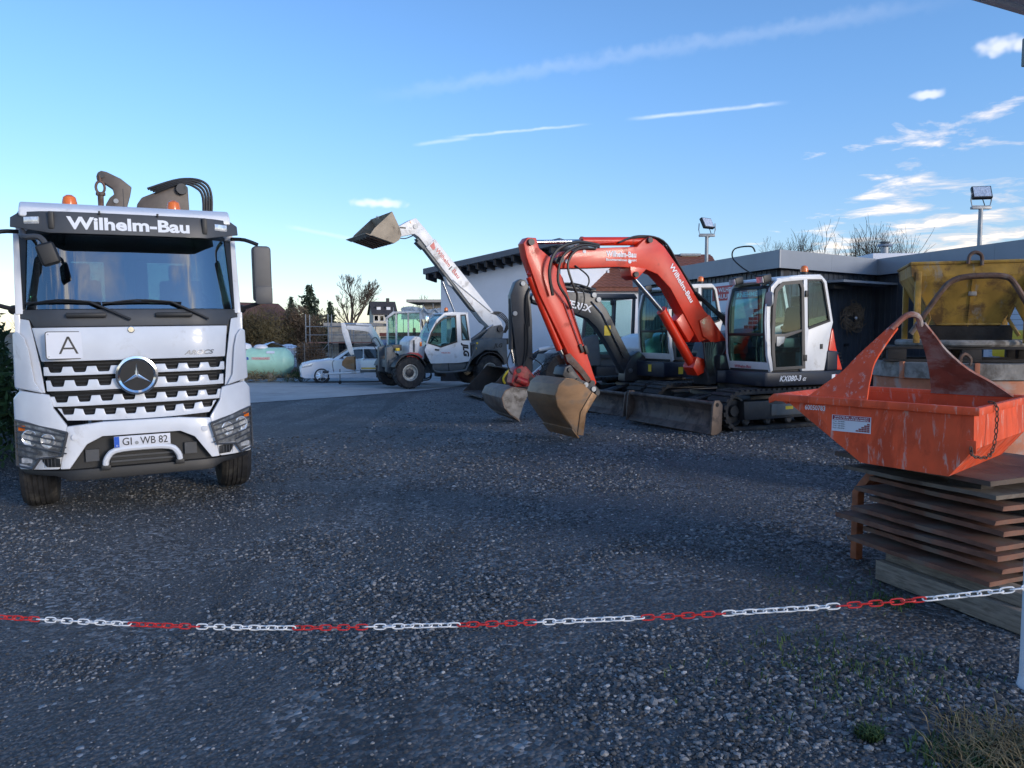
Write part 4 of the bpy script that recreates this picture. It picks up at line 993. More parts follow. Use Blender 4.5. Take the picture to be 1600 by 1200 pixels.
    em = M().lathe([(.034, 0), (.034, .008), (.028, .012), (0, .012)], (fx(0, 1.62), -.05, 1.622), (1, 0, 0), 20).build('emblem', CHROME, T)
    tx = text('AROCS', mat('dark_chrome', (.20, .21, .23), .3, .6), T, (0, .44, 1.352), (0, 1, 0), V, .045, .025, .30, shear=.35)
    for v_ in tx.data.vertices: v_.co.x = fx(v_.co.y, v_.co.z + zb) + .006
    # --- windscreen, scuttle, visor, wipers
    fp('scuttle_panel', [(-1.045, 1.83), (1.045, 1.83), (1.06, 1.755), (.945, 1.735), (.905, 1.658), (-.905, 1.658), (-.945, 1.735), (-1.06, 1.755)], SATIN, -.004, .05, .008)
    for c in (-.445, .36): M().box((fx(c, 1.77) + .02, c, 1.77), (.05, .36, .05), bev=.022).build('grab_handle', BLACK, T)
    for s in (-1, 1): fp('windscreen_pillar', [(s * a, b) for a, b in ((.985, 1.832), (1.06, 1.832), (1.03, 2.60), (.945, 2.60))], BLACK, -.004, .05, .006)
    fp('windscreen', [(-.988, 1.835), (.988, 1.835), (.95, 2.59), (-.95, 2.59)], GLASSW, -.016, .008, 0)
    fp('header_panel', [(-.95, 2.592), (.95, 2.592), (.95, 2.70), (-.95, 2.70)], BLACK, -.01, .05, .004)
    vz = fp('sun_visor', [(-1.065, 2.645), (-1.06, 2.74), (-.98, 2.785), (-.80, 2.79), (.80, 2.79), (.98, 2.785), (1.06, 2.74), (1.065, 2.645), (.72, 2.575), (-.72, 2.575)], SATIN, .17, .03, .006, k=.75)
    xv = fx(0, 2.7) * .75 + .17
    tx = text('Wilhelm-Bau', TEXTWHITE, vz, (0, -.57, 2.622), U, V, .118, .035, 1.12, ext=.0)
    for v_ in tx.data.vertices: v_.co.x = .75 * fx(v_.co.y, v_.co.z + zb) + .1745
    for s in (-1, 1):
        vl = M().box((fx(.86, 2.75) * .75 + .175, s * .87, 2.70), (.02, .15, .07), Matrix.Rotation(s * R(30), 4, 'Z'), .008).build('position_lamp', LENS, vz)
        M().box((fx(.7, 2.7) * .75 + .15, s * .70, 2.70), (.10, .05, .17), bev=.012).build('visor_bracket', BLACK, vz)
    for y in (-.28, .25): M().box((xv - .01, y, 2.79), (.05, .02, .03), bev=.004).build('visor_clip', BLACK, vz)
    q = M().prism([(-.22, 2.74), (-.24, 2.83), (-.36, 2.90), (-.70, 2.935), (-.70, 2.74)], 'y', -.98, .98, .03, 3); q.build('roof_front', WHITE, T)
    for y0, y1 in ((-.05, -.97), (.70, -.30)):
        z0 = 1.735; ym = y0 - .36
        q = M().tube([(fx(y0, 1.73) + .035, y0, 1.725), (fx(ym, 1.9) + .03, ym, 1.905)], .014, 6); q.tube([(fx(ym, 1.9) + .03, ym, 1.905), (fx((ym + y1) / 2, 1.93) + .025, (ym + y1) / 2, 1.925), (fx(y1, 1.9) + .02, y1, 1.885)], .009, 6, 3)
        w_ = q.build('wiper', BLACK, T)
        M().tube([(fx(y, 1.9) + .012, y, 1.905 - .03 * abs(y - ym + .25)) for y in [ym + .1 - (ym + .1 - y1) * i / 6 for i in range(7)]], .011, 5).build('wiper_blade', BLACK, w_)
    M().box((fx(-.93, 1.95) - .01, -.90, 1.945), (.004, .07, .05), Matrix.Rotation(R(-20), 4, 'Z')).build('windscreen_sticker', mat('green_sticker', (.10, .42, .22), .5), T)
    # --- mirrors
    for s in (-1, 1):
        M().tube([(-.50, s * 1.02, 2.62), (-.36, s * 1.14, 2.60), (-.30, s * 1.27, 2.545)], .021, 8, 3).build('mirror_arm', BLACK, T); q = M().tube([(-.46, s * 1.06, 1.84), (-.36, s * 1.15, 1.86), (-.30, s * 1.26, 1.90)], .022, 8, 3); q.ball((-.46, s * 1.085, 1.835), .055, (1, 1, .9))
        mr = q.build('mirror_arm', BLACK, T)
        P = rrect(.20, .62, .045, 4, s * 1.30, 2.22); 
        M().prism(P, 'x', -.36, -.24, .03, 3).build('mirror_housing', SATIN, mr)
        M().prism(rrect(.185, .20, .03, 4, s * 1.305, 1.985), 'x', -.245, -.228, .006).build('mirror_cover', SATIN, mr)
        M().prism(rrect(.16, .56, .03, 4, s * 1.30, 2.22), 'x', -.372, -.365).build('mirror_glass', CHROME, mr)
    q = M().tube([(-.28, -.96, 2.60), (-.12, -.93, 2.53), (-.02, -.80, 2.52), (-.01, -.74, 2.43)], .030, 8, 4); fm = q.build('front_mirror_arm', SATIN, T)
    M().box((.0, -.735, 2.36), (.11, .17, .22), Matrix.Rotation(R(18), 4, 'X'), .045, 3).build('front_mirror', BLACK, fm)
    M().prism(rrect(.20, .30, .05, 4, -1.30, 2.52), 'x', -.30, -.20, .03, 3).build('kerb_mirror', BLACK, fm)
    # --- roof fittings
    for y in (-.56, .46): beacon(T, (-.85, y, 2.87), .075, .19)
    q = M().lathe([(.05, 0), (.035, .04), (0, .06)], (-.42, -.05, 2.855), (0, 0, 1), 12); q.tube([(-.42, -.05, 2.90), (-.46, -.05, 3.10)], .004, 4); q.build('antenna', BLACK, T)
    # --- loading crane behind the cab
    CR = mat('crane_brown', (.085, .066, .055), .5, var=.2, scale=6)
    k = M().bx(-2.75, -2.35, -.28, .22, 1.0, 2.80, .03); k.cyl((-2.55, -.03, .6), (-2.55, -.03, 2.9), .16, n=14); kc = k.build('crane_column', CR, T)
    X = -2.55
    M().prism([(-.31, 3.57), (-.29, 3.62), (-.25, 3.645), (-.19, 3.635), (-.03, 3.56), (.09, 3.46), (.07, 3.36), (.03, 3.22), (.05, 2.85), (-.20, 2.85), (-.22, 3.22), (-.17, 3.31), (-.115, 3.36), (-.13, 3.43), (-.25, 3.51), (-.30, 3.52)], 'x', X - .06, X + .06, .012).build('crane_jib_end', CR, kc)
    hk = M(); hk.tube([(X + .07, -.27 + .050 * math.cos(a), 3.43 + .075 * math.sin(a)) for a in [i * 6.2832 / 14 for i in range(15)]], .016, 6); hk.cyl((X + .07, -.27, 3.37), (X + .07, -.275, 3.05), .036, .03, n=8); hk.cyl((X + .07, -.27, 3.50), (X + .07, -.27, 3.58), .018, n=6); hk.cyl((X + .07, -.27, 3.33), (X + .07, -.27, 3.365), .055, n=8); hk.build('crane_hook', RUSTEDGE, kc)
    M().cyl((X + .061, -.25, 3.585), (X + .085, -.25, 3.585), .035, n=14).build('crane_pin', DARKSTEEL, kc); M().cyl((X + .061, -.10, 3.27), (X + .08, -.10, 3.27), .03, n=12).build('grease_cap', GALV, kc)
    M().prism([(.12, 2.95), (.14, 3.24), (.20, 3.33), (.60, 3.52), (.70, 3.545), (.76, 3.50), (.77, 2.95)], 'x', X - .12, X + .10, .015).build('crane_boom', CR, kc)
    M().cyl((X + .1, .68, 3.46), (X + .17, .68, 3.46), .07, n=16).build('crane_pin', DARKSTEEL, kc)
    for i in range(4): M().tube([(X + .12 + .02 * i, .36 - .03 * i, 3.40 + .01 * i), (X + .14, .66, 3.53 + .018 * i), (X + .14, .84 + .035 * i, 3.50 + .025 * i), (X + .12, .94 + .035 * i, 3.36 + .01 * i), (X + .1, .92 + .03 * i, 2.9)], .019, 6, 5).build('crane_hose', HOSE, kc)
    # --- chassis, wheels, body
    q = M()
    for s in (-1, 1): q.bx(-7.4, -.35, s * .36, s * .46, .62, .88)
    for x in (-1.2, -3.2, -4.6, -6.0): q.bx(x - .06, x + .06, -.36, .36, .64, .84)
    q.build('chassis', DARKSTEEL, T)
    q = M().bx(-1.12, -.92, -.9, .9, .20, .36); q.build('front_axle', DARKSTEEL, T)
    for s in (-1, 1): wheel(T, (-1.02, s * .985, .26), (0, s, 0), .52, .32, .29, ALU, hub=.42, bolts=10)
    for x in (-4.9, -6.25):
        for s in (-1, 1): wheel(T, (x, s * .93, .26), (0, s, 0), .52, .50, .29, ALU, hub=.42, bolts=10)
    b = M().bx(-7.5, -3.0, -1.2, 1.2, .98, 1.06).build('load_bed', GREYSTEEL, T)
    for s in (-1, 1): 
        for i in range(3): M().bx(-7.48 + i * 1.5, -6.02 + i * 1.5, s * 1.17, s * 1.21, 1.065, 1.75, .008).build('side_board', WHITE, b)
    M().bx(-3.04, -3.0, -1.16, 1.16, 1.065, 1.95, .008).build('head_board', WHITE, b)
build_truck()

# ---------------------------------------------------------------- tracked excavators
def thick(P, t):
    """polyline (x,z) made into a strip of thickness t to its left side"""
    out = []
    for i, p in enumerate(P):
        a, b = P[max(i - 1, 0)], P[min(i + 1, len(P) - 1)]; dx, dz = b[0] - a[0], b[1] - a[1]; l = math.hypot(dx, dz)
        out.append((p[0] - dz / l * t, p[1] + dx / l * t))
    return list(P) + out[::-1]
def pin(q, x, z, y0, y1, r): q.cyl((x, y0, z), (x, y1, z), r, n=14); return q
def stadium(x0, x1, z0, z1, n=9):
    r = (z1 - z0) / 2; c = (z0 + z1) / 2; out = []
    for i in range(n): a = -math.pi / 2 + math.pi * i / (n - 1); out.append((x1 - r + r * math.cos(a), c + r * math.sin(a)))
    for i in range(n): a = math.pi / 2 + math.pi * i / (n - 1); out.append((x0 + r + r * math.cos(a), c + r * math.sin(a)))
    return out
def resample(P, n):
    P = P + [P[0]]; L = [0]
    for a, b in zip(P, P[1:]): L.append(L[-1] + math.hypot(b[0] - a[0], b[1] - a[1]))
    out = []
    for k in range(n):
        s = L[-1] * k / n; i = max(j for j in range(len(L) - 1) if L[j] <= s + 1e-9); t = (s - L[i]) / max(1e-9, L[i + 1] - L[i])
        a, b = P[i], P[i + 1]; out.append((a[0] + (b[0] - a[0]) * t, a[1] + (b[1] - a[1]) * t, b[0] - a[0], b[1] - a[1]))
    return out
def undercarriage(T, z0, x0, x1, yc, w, h, stickers=True):
    for s in (1, -1):
        ya, yb = s * (yc - w / 2), s * (yc + w / 2)
        out = stadium(x0, x1, z0 + .02, z0 + h); inn = stadium(x0 + .045, x1 - .045, z0 + .065, z0 + h - .045)
        q = M(); frame2d(q, out, inn, 'y', ya, yb)
        for (x, z, dx, dz) in resample(out, 58):
            a = math.atan2(dz, dx); m = Matrix.Translation((x, (ya + yb) / 2, z)) @ Matrix.Rotation(-a, 4, 'Y')
            q.box((0, 0, 0), (.062, w * .98, .055), m @ Matrix.Translation((0, 0, 0)))
            q.v[-8:] = q.v[-8:]
        tr = q.build('track', RUBBER, T)
        c = z0 + h / 2
        fr = M().prism([(x0 + .5, z0 + .17), (x1 - .42, z0 + .17), (x1 - .40, z0 + .46), (x0 + .5, z0 + .46)], 'y', s * (yc - w * .36), s * (yc + w * .40), .02).build('track_frame', DARKSTEEL, tr)
        M().bx(x0 + .95, x1 - .95, s * (yc + w * .40), s * (yc + w * .44), z0 + .22, z0 + .40, .01).build('frame_cover', GREYSTEEL, fr)
        if stickers and s > 0:
            M().bx(.36, .52, s * (yc + w * .4405), s * (yc + w * .4445), z0 + .31, z0 + .36).build('sticker', STICKER, fr)
            M().bx(-.02, .22, s * (yc + w * .4405), s * (yc + w * .4445), z0 + .34, z0 + .39).build('sticker', SIGNWHITE, fr)
        for xx, nm in ((x1 - h / 2 + .01, 'idler_wheel'), (x0 + h / 2 - .01, 'drive_sprocket')):
            r = h / 2 - .075; q = M().lathe([(r, -.07), (r, .07), (r * .86, .08), (r * .8, .03), (r * .4, .03), (r * .35, .09), (0, .09)], (xx, s * yc, c), (0, s, 0), 24); q.lathe([(r, -.07), (0, -.07)], (xx, s * yc, c), (0, s, 0), 24)
            q.build(nm, DARKSTEEL, tr)
        for i in range(5):
            xx = x0 + .52 + (x1 - x0 - 1.02) * i / 4; M().lathe([(0, -.12), (.075, -.12), (.075, .12), (.05, .14), (0, .14)], (xx, s * yc, z0 + .145), (0, s, 0), 14).build('track_roller', DARKSTEEL, tr)
    xm = (x0 + x1) / 2
    q = M().bx(xm - .6, xm + .6, -yc + .1, yc - .1, z0 + .25, z0 + .52, .03); q.cyl((xm, 0, z0 + .5), (xm, 0, z0 + .80), .48, n=28); q.build('undercarriage', DARKSTEEL, T)
def dozer_blade(T, z0, x, hw, h, m=BLADE):
    P = [(x + .06, z0), (x - .02, z0 + .10), (x - .06, z0 + .22), (x - .05, z0 + .34), (x + .03, z0 + h)]
    b = M().prism(thick(P, .05), 'y', -hw, hw, .008).build('dozer_blade', m, T)
    M().prism([(x + .065, z0 - .005), (x - .035, z0 + .085), (x - .015, z0 + .10), (x + .085, z0)], 'y', -hw - .005, hw + .005, .004).build('cutting_edge', m, b)
    M().cyl((x + .01, -hw, z0 + h), (x + .01, hw, z0 + h), .035, n=10).build('top_rail', m, b)
    for s in (-1, 1):
        q = M(); o = [(x + .10, z0 - .005), (x + .09, z0 + .15), (x + .07, z0 + h - .04), (x + .04, z0 + h + .05), (x - .05, z0 + h + .05), (x - .11, z0 + h - .02), (x - .10, z0 + .05), (x - .02, z0 - .005)]
        q.prism(o, 'y', s * hw, s * (hw + .035), .006); q.build('end_plate', m, b)
        M().lathe([(.032, 0), (.032, .004), (0, .004)], (x - .005, s * (hw + .035), z0 + h - .015), (0, s, 0), 14).build('plate_hole', VOID, b)
        M().prism([(x - .06, z0 + .14), (x - .06, z0 + .30), (x - 1.0, z0 + .47), (x - 1.0, z0 + .33)], 'y', s * .34, s * .46, .012).build('blade_arm', DARKSTEEL, T)
    q = M().cyl((x - .1, 0, z0 + .32), (x - .55, 0, z0 + .42), .055, n=12); q.cyl((x - .5, 0, z0 + .41), (x - .9, 0, z0 + .5), .035, n=10); q.build('blade_cylinder', DARKSTEEL, T)
OUT = [(.84, .97), (.915, 1.23), (.95, 1.75), (.945, 1.98), (.87, 2.29), (.74, 2.41), (.22, 2.48), (-.2, 2.50), (-.31, 2.41), (-.48, 1.75), (-.44, 1.62), (-.31, .97)]
def xfront(z):
    F = [(.97, .84), (1.23, .915), (1.75, .95), (1.98, .945), (2.29, .87), (2.41, .74), (2.6, .6)]
    for (a, xa), (b, xb) in zip(F, F[1:]):
        if z <= b: return xa + (xb - xa) * (z - a) / (b - a)
    return .6
def exc_cab(T, y0, y1, dz=0, white=WHITE2, brand=None):
    """cab with curved front, door of two panes, rear window, seat and levers; y1 is the door side"""
    sh = lambda P: [(x, z + dz) for x, z in P]
    cab = M()
    for s, (ya, yb) in ((1, (y1 - .05, y1)), (-1, (y0, y0 + .05))):
        cab.prism(sh(thick([(.84, .97), (.915, 1.23), (.95, 1.75), (.945, 1.98), (.87, 2.29), (.74, 2.41), (.45, 2.46)], .075)), 'y', ya, yb, .012)
        cab.prism(sh([(.5, 2.38), (.5, 2.455), (.22, 2.48), (-.2, 2.50), (-.31, 2.41), (-.48, 1.75), (-.44, 1.62), (-.31, .97), (.10, .97), (.06, 1.63), (-.415, 1.76), (-.25, 2.385), (-.20, 2.435), (.115, 2.425)]), 'y', ya, yb, .010)
        cab.prism(sh([(.185, .97), (.10, .97), (.06, 1.6), (.11, 2.43), (.19, 2.42)]), 'y', ya + .002, yb + .003 * s, .008)
    cab.prism(sh([(.76, 2.395), (.72, 2.43), (.22, 2.50), (-.2, 2.52), (-.30, 2.44), (-.26, 2.40), (.2, 2.42), (.70, 2.36)]), 'y', y0 + .03, y1 - .03, .015)
    cab.prism(sh([(-.31, .97), (-.44, 1.62), (-.47, 1.74), (-.43, 1.76), (-.40, 1.62), (-.27, .97)]), 'y', y0 + .03, y1 - .03, .008)
    cab.prism([(y0 + .03, .95 + dz), (y1 - .03, .95 + dz), (y1 - .03, 1.115 + dz), (y0 + .03, 1.115 + dz)], 'x', -.05, .004, .008, fn=lambda c: Vector((c.x + xfront(c.z - dz), c.y, c.z)), cut=(2, [1.05 + dz]))
    cb = cab.build('cab', white, T)
    M().bx(-.30, .86, y0 + .05, y1 - .05, .955 + dz, 1.0 + dz).build('cab_floor', BLACK, cb)
    CZ = (2, [dz + 1.12 + .12 * i for i in range(11)])
    fr = lambda nm, P, m, off, th, bev=0: M().prism([(a, b + dz) for a, b in P], 'x', off - th, off, bev, 2, CZ, lambda c: Vector((c.x + xfront(c.z - dz), c.y, c.z))).build(nm, m, cb)
    fr('windscreen_upper', [(y0 + .075, 1.57), (y1 - .07, 1.57), (y1 - .09, 2.28), (y0 + .10, 2.28)], GLASSC, -.02, .006)
    fr('windscreen_lower', [(y0 + .075, 1.12), (y1 - .07, 1.12), (y1 - .07, 1.54), (y0 + .075, 1.54)], GLASSC, -.02, .006)
    for nm, P in (('frame_bar', [(y0 + .06, 1.53), (y1 - .06, 1.53), (y1 - .06, 1.575), (y0 + .06, 1.575)]), ('frame_bar', [(y0 + .06, 2.27), (y1 - .06, 2.27), (y1 - .06, 2.32), (y0 + .06, 2.32)]), ('frame_bar', [(y0 + .04, 1.10), (y0 + .085, 1.10), (y0 + .11, 2.30), (y0 + .06, 2.30)]), ('frame_bar', [(y1 - .085, 1.10), (y1 - .04, 1.10), (y1 - .06, 2.30), (y1 - .11, 2.30)])):
        fr(nm, P, BLACK, -.006, .03, .004)
    DG = mat('door_frame', (.085, .078, .072), .5, var=.12)
    for s, yy in ((1, y1), (-1, y0)):
        q = M(); o = [(.79, .99), (.835, 1.30), (.84, 1.60), (.835, 1.98), (.79, 2.26), (.64, 2.375), (.24, 2.415), (.19, 2.29), (.15, 1.60), (.12, 1.01)]
        i = [(.745, 1.04), (.775, 1.30), (.78, 1.60), (.775, 1.97), (.735, 2.22), (.60, 2.325), (.285, 2.355), (.245, 2.28), (.21, 1.60), (.185, 1.055)]
        frame2d(q, sh(o), sh(i), 'y', yy - .03 * s, yy + .012 * s); dr = q.build('door', DG, cb)
        M().prism(sh([(.78, 1.42), (.78, 1.56), (.56, 1.565), (.215, 1.635), (.215, 1.60), (.545, 1.505), (.60, 1.40)]), 'y', yy - .028 * s, yy + .010 * s, .004).build('door_bar', DG, dr)
        M().prism(sh([(.70, 1.37), (.75, 1.37), (.75, 1.52), (.58, 1.52), (.60, 1.43)]), 'y', yy + .01 * s, yy + .022 * s, .004).build('door_handle', GALV, dr)
        M().prism(sh(i), 'y', yy - .012 * s, yy - .006 * s).build('door_pane', GLASSC, dr)
        for z in (2.15, 1.13): M().bx(.105, .165, yy, yy + .03 * s, z + dz, z + .10 + dz, .006).build('hinge', BLACK, dr)
        M().prism(sh([(.115, 2.42), (-.20, 2.43), (-.25, 2.38), (-.41, 1.77), (.06, 1.64)]), 'y', yy - .02 * s, yy - .014 * s).build('rear_side_pane', GLASSC, cb)
        q = M(); frame2d(q, sh([(.118, 2.43), (-.20, 2.44), (-.255, 2.38), (-.418, 1.765), (.058, 1.635)]), sh([(.09, 2.40), (-.185, 2.41), (-.225, 2.37), (-.38, 1.785), (.082, 1.665)]), 'y', yy - .018 * s, yy + .004 * s); q.build('window_seal', BLACK, cb)
        M().prism(sh([(.08, 1.66), (-.385, 1.785), (-.365, 1.86), (.085, 1.80)]), 'y', yy - .024 * s, yy - .021 * s).build('tint_strip', GLASSD, cb)
    # seat, consoles, levers
    ym = (y0 + y1) / 2
    q = M().box((.12, ym, 1.33 + dz), (.46, .44, .14), bev=.05); q.box((-.12, ym, 1.70 + dz), (.13, .42, .62), Matrix.Rotation(R(-12), 4, 'Y'), .05); q.box((-.19, ym, 2.10 + dz), (.10, .24, .18), bev=.04); q.build('seat', SEAT, cb)
    M().bx(-.05, .3, ym - .12, ym + .12, 1.0 + dz, 1.27 + dz, .02).build('seat_base', BLACK, cb)
    for s in (-1, 1):
        M().box((.22, ym + s * .31, 1.42 + dz), (.5, .11, .16), bev=.03).build('console', SATIN, cb)
        q = M().tube([(.42, ym + s * .31, 1.48 + dz), (.45, ym + s * .31, 1.62 + dz)], .012, 6); q.ball((.455, ym + s * .31, 1.66 + dz), .032); q.build('joystick', BLACK, cb)
        q = M().tube([(.62, ym + s * .07, 1.0 + dz), (.64, ym + s * .07, 1.45 + dz), (.58, ym + s * .07, 1.58 + dz)], .012, 6, 2); q.build('travel_lever', BLACK, cb)
    # lamps, mirror, grab rail
    for y in (y0 + .12, y1 - .20):
        l = M().box((.83, y, 2.43 + dz), (.16, .17, .12), Matrix.Rotation(R(12), 4, 'Y'), .015).build('work_lamp', BLACK, cb)
        M().box((.915, y, 2.408 + dz), (.012, .14, .09), Matrix.Rotation(R(12), 4, 'Y')).build('lamp_glass', LENS, l)
    q = M().tube([(.90, y1 - .01, 2.36 + dz), (.95, y1 + .06, 2.30 + dz), (.95, y1 + .07, 2.16 + dz)], .010, 6, 2); mr = q.build('mirror_arm', BLACK, cb)
    M().prism(rrect(.15, .235, .07, 5, y1 + .06, 2.10 + dz), 'x', .94, .975, .012).build('mirror', GALV, mr)
    M().tube([(.955, y1 + .005, 1.45 + dz), (.985, y1 + .03, 1.48 + dz), (1.01, y1 + .03, 1.75 + dz), (1.00, y1 + .03, 1.98 + dz), (.965, y1 + .005, 2.02 + dz)], .012, 6, 2).build('grab_rail', white, cb)
    q = M().tube([(-.30, ym - .05, 2.46 + dz), (-.36, ym - .05, 2.50 + dz), (-.36, ym - .05, 2.56 + dz)], .014, 6); q.build('beacon_stalk', BLACK, cb); beacon(cb, (-.36, ym - .05, 2.55 + dz), .068, .15)
    return cb
def hose(T, pts, r=.018, name='hose', k=5): return M().tube(pts, r, 6, k).build(name, HOSE, T)

def build_kubota():
    zb = .06; f = Vector((-.902, -.431)).normalized()
    T = thing('red_excavator', 'tracked excavator with bright red boom and white cab, nearest in the row', 'excavator', (4.35, 13.3, zb), f, 'excavators parked with lowered buckets')
    undercarriage(T, zb, -1.02, 1.76, .86, .45, .62); dozer_blade(T, zb, 1.97, 1.10, .46)
    plan = [(.98, 1.07), (.9, 1.09), (-.45, 1.09), (-.78, .98), (-.95, .6), (-.98, 0), (-.95, -.6), (-.78, -.98), (-.4, -1.09), (.55, -1.09), (.75, -.9), (.80, -.5), (1.0, -.45), (1.0, .0), (.90, .08)]
    M().prism(plan, 'z', .74, .965, .03).build('upper_deck', NAVY, T)
    # counterweight and engine cover
    cw = M().prism([(-.34, 1.07), (-.62, 1.05), (-.86, .80), (-.98, .35), (-1.0, 0), (-.98, -.35), (-.86, -.80), (-.62, -1.05), (-.3, -1.07)], 'z', .95, 1.30, .06, 3); c1 = cw.build('counterweight', NAVY, T)
    for i in range(4): M().box((-.735 + .022 * i, .945 - .0 * i, 1.08 + .055 * i), (.16, .03, .022), Matrix.Rotation(R(-48), 4, 'Z')).build('louvre', BLACK, c1)
    M().prism([(-.36, .97), (-.47, 1.62), (-.50, 1.66), (-.58, 1.34), (-.72, 1.02), (-.74, .97)], 'y', -.95, 1.04, .03).build('engine_cover', ORANGE_RED, T)
    M().prism([(.62, .97), (.74, 1.22), (.66, 1.42), (.45, 1.58), (-.4, 1.66), (-.55, 1.4), (-.6, .97)], 'y', -1.05, .06, .06, 3).build('side_cover', NAVY, T)
    M().prism([(.82, 1.22), (.80, 1.34), (.62, 1.45), (.40, 1.46), (.40, 1.22)], 'y', -.20, .07, .03).build('front_cover', ORANGE_RED, T)
    M().bx(.55, 1.02, -.10, .085, .965, 1.21, .03).build('tool_box', DARKSTEEL, T)
    cb = exc_cab(T, .10, 1.05)
    text('Wilhelm-Bau', TEXTRED, cb, (xfront(1.05) + .006, .27, 1.015), (0, 1, 0), (0, 0, 1), .045, .012, .38, ext=.008)
    text('KX080-3', TEXTWHITE, T, (.70, 1.094, .82), (-1, 0, 0), (0, 0, 1), .085, .02, .46, shear=.3)
    text('α', TEXTWHITE, T, (.21, 1.094, .82), (-1, 0, 0), (0, 0, 1), .06, .02, .08, shear=.3)
    M().box((-.50, 1.075, .86), (.13, .012, .085), Matrix.Rotation(R(12), 4, 'Z')).build('sticker', SIGNWHITE, T); M().box((-.56, 1.066, .86), (.05, .012, .08), Matrix.Rotation(R(16), 4, 'Z')).build('sticker', SIGNRED, T)
    M().bx(.46, .64, 1.088, 1.094, .80, .85).build('deck_grille', SATIN, T)
    M().bx(-.25, -.20, 1.05, 1.065, 1.32, 1.40, .004).build('latch', BLACK, T)
    # --- boom group in the plane y = Y
    Y = -.23
    sw = M().prism([(.55, .78), (1.15, .70), (1.22, .95), (1.02, 1.42), (.80, 1.45), (.70, 1.2)], 'y', Y - .20, Y + .20, .03).build('swing_bracket', DARKSTEEL, T)
    B = [(.73, 1.30), (.80, 1.22), (.90, 1.26), (1.12, 1.48), (1.31, 1.42), (1.92, 2.30), (2.18, 2.52), (2.45, 2.60), (2.92, 2.61), (3.56, 2.57), (3.96, 2.55), (4.05, 2.62), (4.03, 2.74), (3.95, 2.80), (3.27, 2.89), (2.58, 2.94), (2.46, 3.05), (2.34, 3.11), (2.22, 3.07), (2.06, 2.97), (1.72, 2.60), (1.22, 1.95), (1.05, 1.80), (.80, 1.50)]
    b = M().prism(B, 'y', Y - .135, Y + .135, .014).build('boom', ORANGE_RED, T)
    q = M().prism([(.72, 1.30), (.80, 1.21), (.92, 1.25), (1.14, 1.46), (1.26, 1.52), (1.34, 1.78), (1.14, 1.88), (.78, 1.47)], 'y', Y + .137, Y + .165, .006); q.build('boom_foot_plate', ORANGE_RED, b)
    q = M().prism([(2.40, 2.60), (2.72, 2.63), (2.70, 2.48), (2.60, 2.42)], 'y', Y - .15, Y + .15, .01); q.build('cylinder_lug', ORANGE_RED, b)
    for (x, z, r) in ((.81, 1.33, .055), (2.62, 2.50, .045), (3.98, 2.68, .05), (2.36, 3.05, .045)): pin(M(), x, z, Y - .19, Y + .19, r).build('pin', DARKSTEEL, b)
    for (x, z) in ((3.55, 2.82), (3.86, 2.66), (2.72, 2.70)): M().lathe([(.03, 0), (.03, .006), (0, .007)], (x, Y + .136, z), (0, 1, 0), 12).build('decal', SIGNWHITE, b)
    text('Wilhelm-Bau', TEXTWHITE, b, (3.16, Y + .137, 2.765), (-1, 0, .01), (0.01, 0, 1), .085, .03, .56)
    text('Bauunternehmen GmbH', TEXTWHITE, b, (3.16, Y + .137, 2.70), (-1, 0, .01), (0.01, 0, 1), .036, .02, .56)
    u = Vector((1.45 - 2.02, 0, 2.06 - 2.82)).normalized()
    text('Wilhelm-Bau', TEXTWHITE, b, (1.955, Y + .137, 2.66), u, (u.z, 0, -u.x), .085, .022, .74)
    A = [(4.31, 2.84), (4.13, 2.72), (3.90, 2.41), (3.36, .97), (3.29, .80), (3.36, .70), (3.50, .72), (3.58, .80), (3.84, 1.33), (4.30, 2.16), (4.52, 2.70), (4.57, 2.90), (4.50, 2.99), (4.36, 2.99)]
    a = M().prism(A, 'y', Y - .10, Y + .10, .012).build('dipper_arm', ORANGE_RED, T)
    for (x, z, r, w) in ((4.46, 2.92, .05, .15), (3.40, .80, .045, .16), (4.02, 2.66, .05, .17)): pin(M(), x, z, Y - w, Y + w, r).build('pin', DARKSTEEL, a)
    def ram(p0, p1, p2, r, rr, nm, par, m=ORANGE_RED, y=Y):
        c = M().cyl((p0[0], y, p0[1]), (p1[0], y, p1[1]), r, n=16); c.cyl((p1[0], y, p1[1]), (p1[0] + (p2[0] - p1[0]) * .03, y, p1[1] + (p2[1] - p1[1]) * .03), r * 1.12, n=16); o = c.build(nm, m, par)
        M().cyl((p1[0], y, p1[1]), (p2[0], y, p2[1]), rr, n=12).build('piston_rod', STEELBAR, o); return o
    ram((2.38, 3.05), (3.50, 2.99), (4.45, 2.93), .068, .034, 'arm_cylinder', T)
    ram((4.42, 2.42), (3.90, 1.33), (3.83, 1.20), .058, .036, 'bucket_cylinder', T)
    M().cyl((4.42, Y, 2.44), (4.36, Y, 2.60), .05, .04, n=12).build('cylinder_eye', ORANGE_RED, T)
    bc = ram((1.30, .98), (1.98, 1.93), (2.60, 2.50), .080, .040, 'boom_cylinder', T)
    M().prism([(1.18, .92), (1.34, .86), (1.44, 1.0), (1.36, 1.18), (1.20, 1.14)], 'y', Y - .14, Y + .14, .015).build('cylinder_foot', ORANGE_RED, bc)
    M().prism([(1.50, 1.42), (1.78, 1.78), (1.62, 1.92), (1.36, 1.60)], 'y', Y - .11, Y + .11, .012).build('cylinder_guard', ORANGE_RED, bc)
    # bucket linkage, coupler, bucket
    lk = M().prism([(3.88, 1.24), (3.80, 1.27), (3.58, 1.05), (3.42, .86), (3.48, .80), (3.62, .96), (3.84, 1.14)], 'y', Y + .12, Y + .15, .006).build('tipping_link', RUSTEDGE, T)
    M().prism([(3.90, 1.22), (3.80, 1.26), (3.66, .96), (3.74, .90)], 'y', Y - .16, Y - .12, .006).build('tipping_link', RUSTEDGE, T)
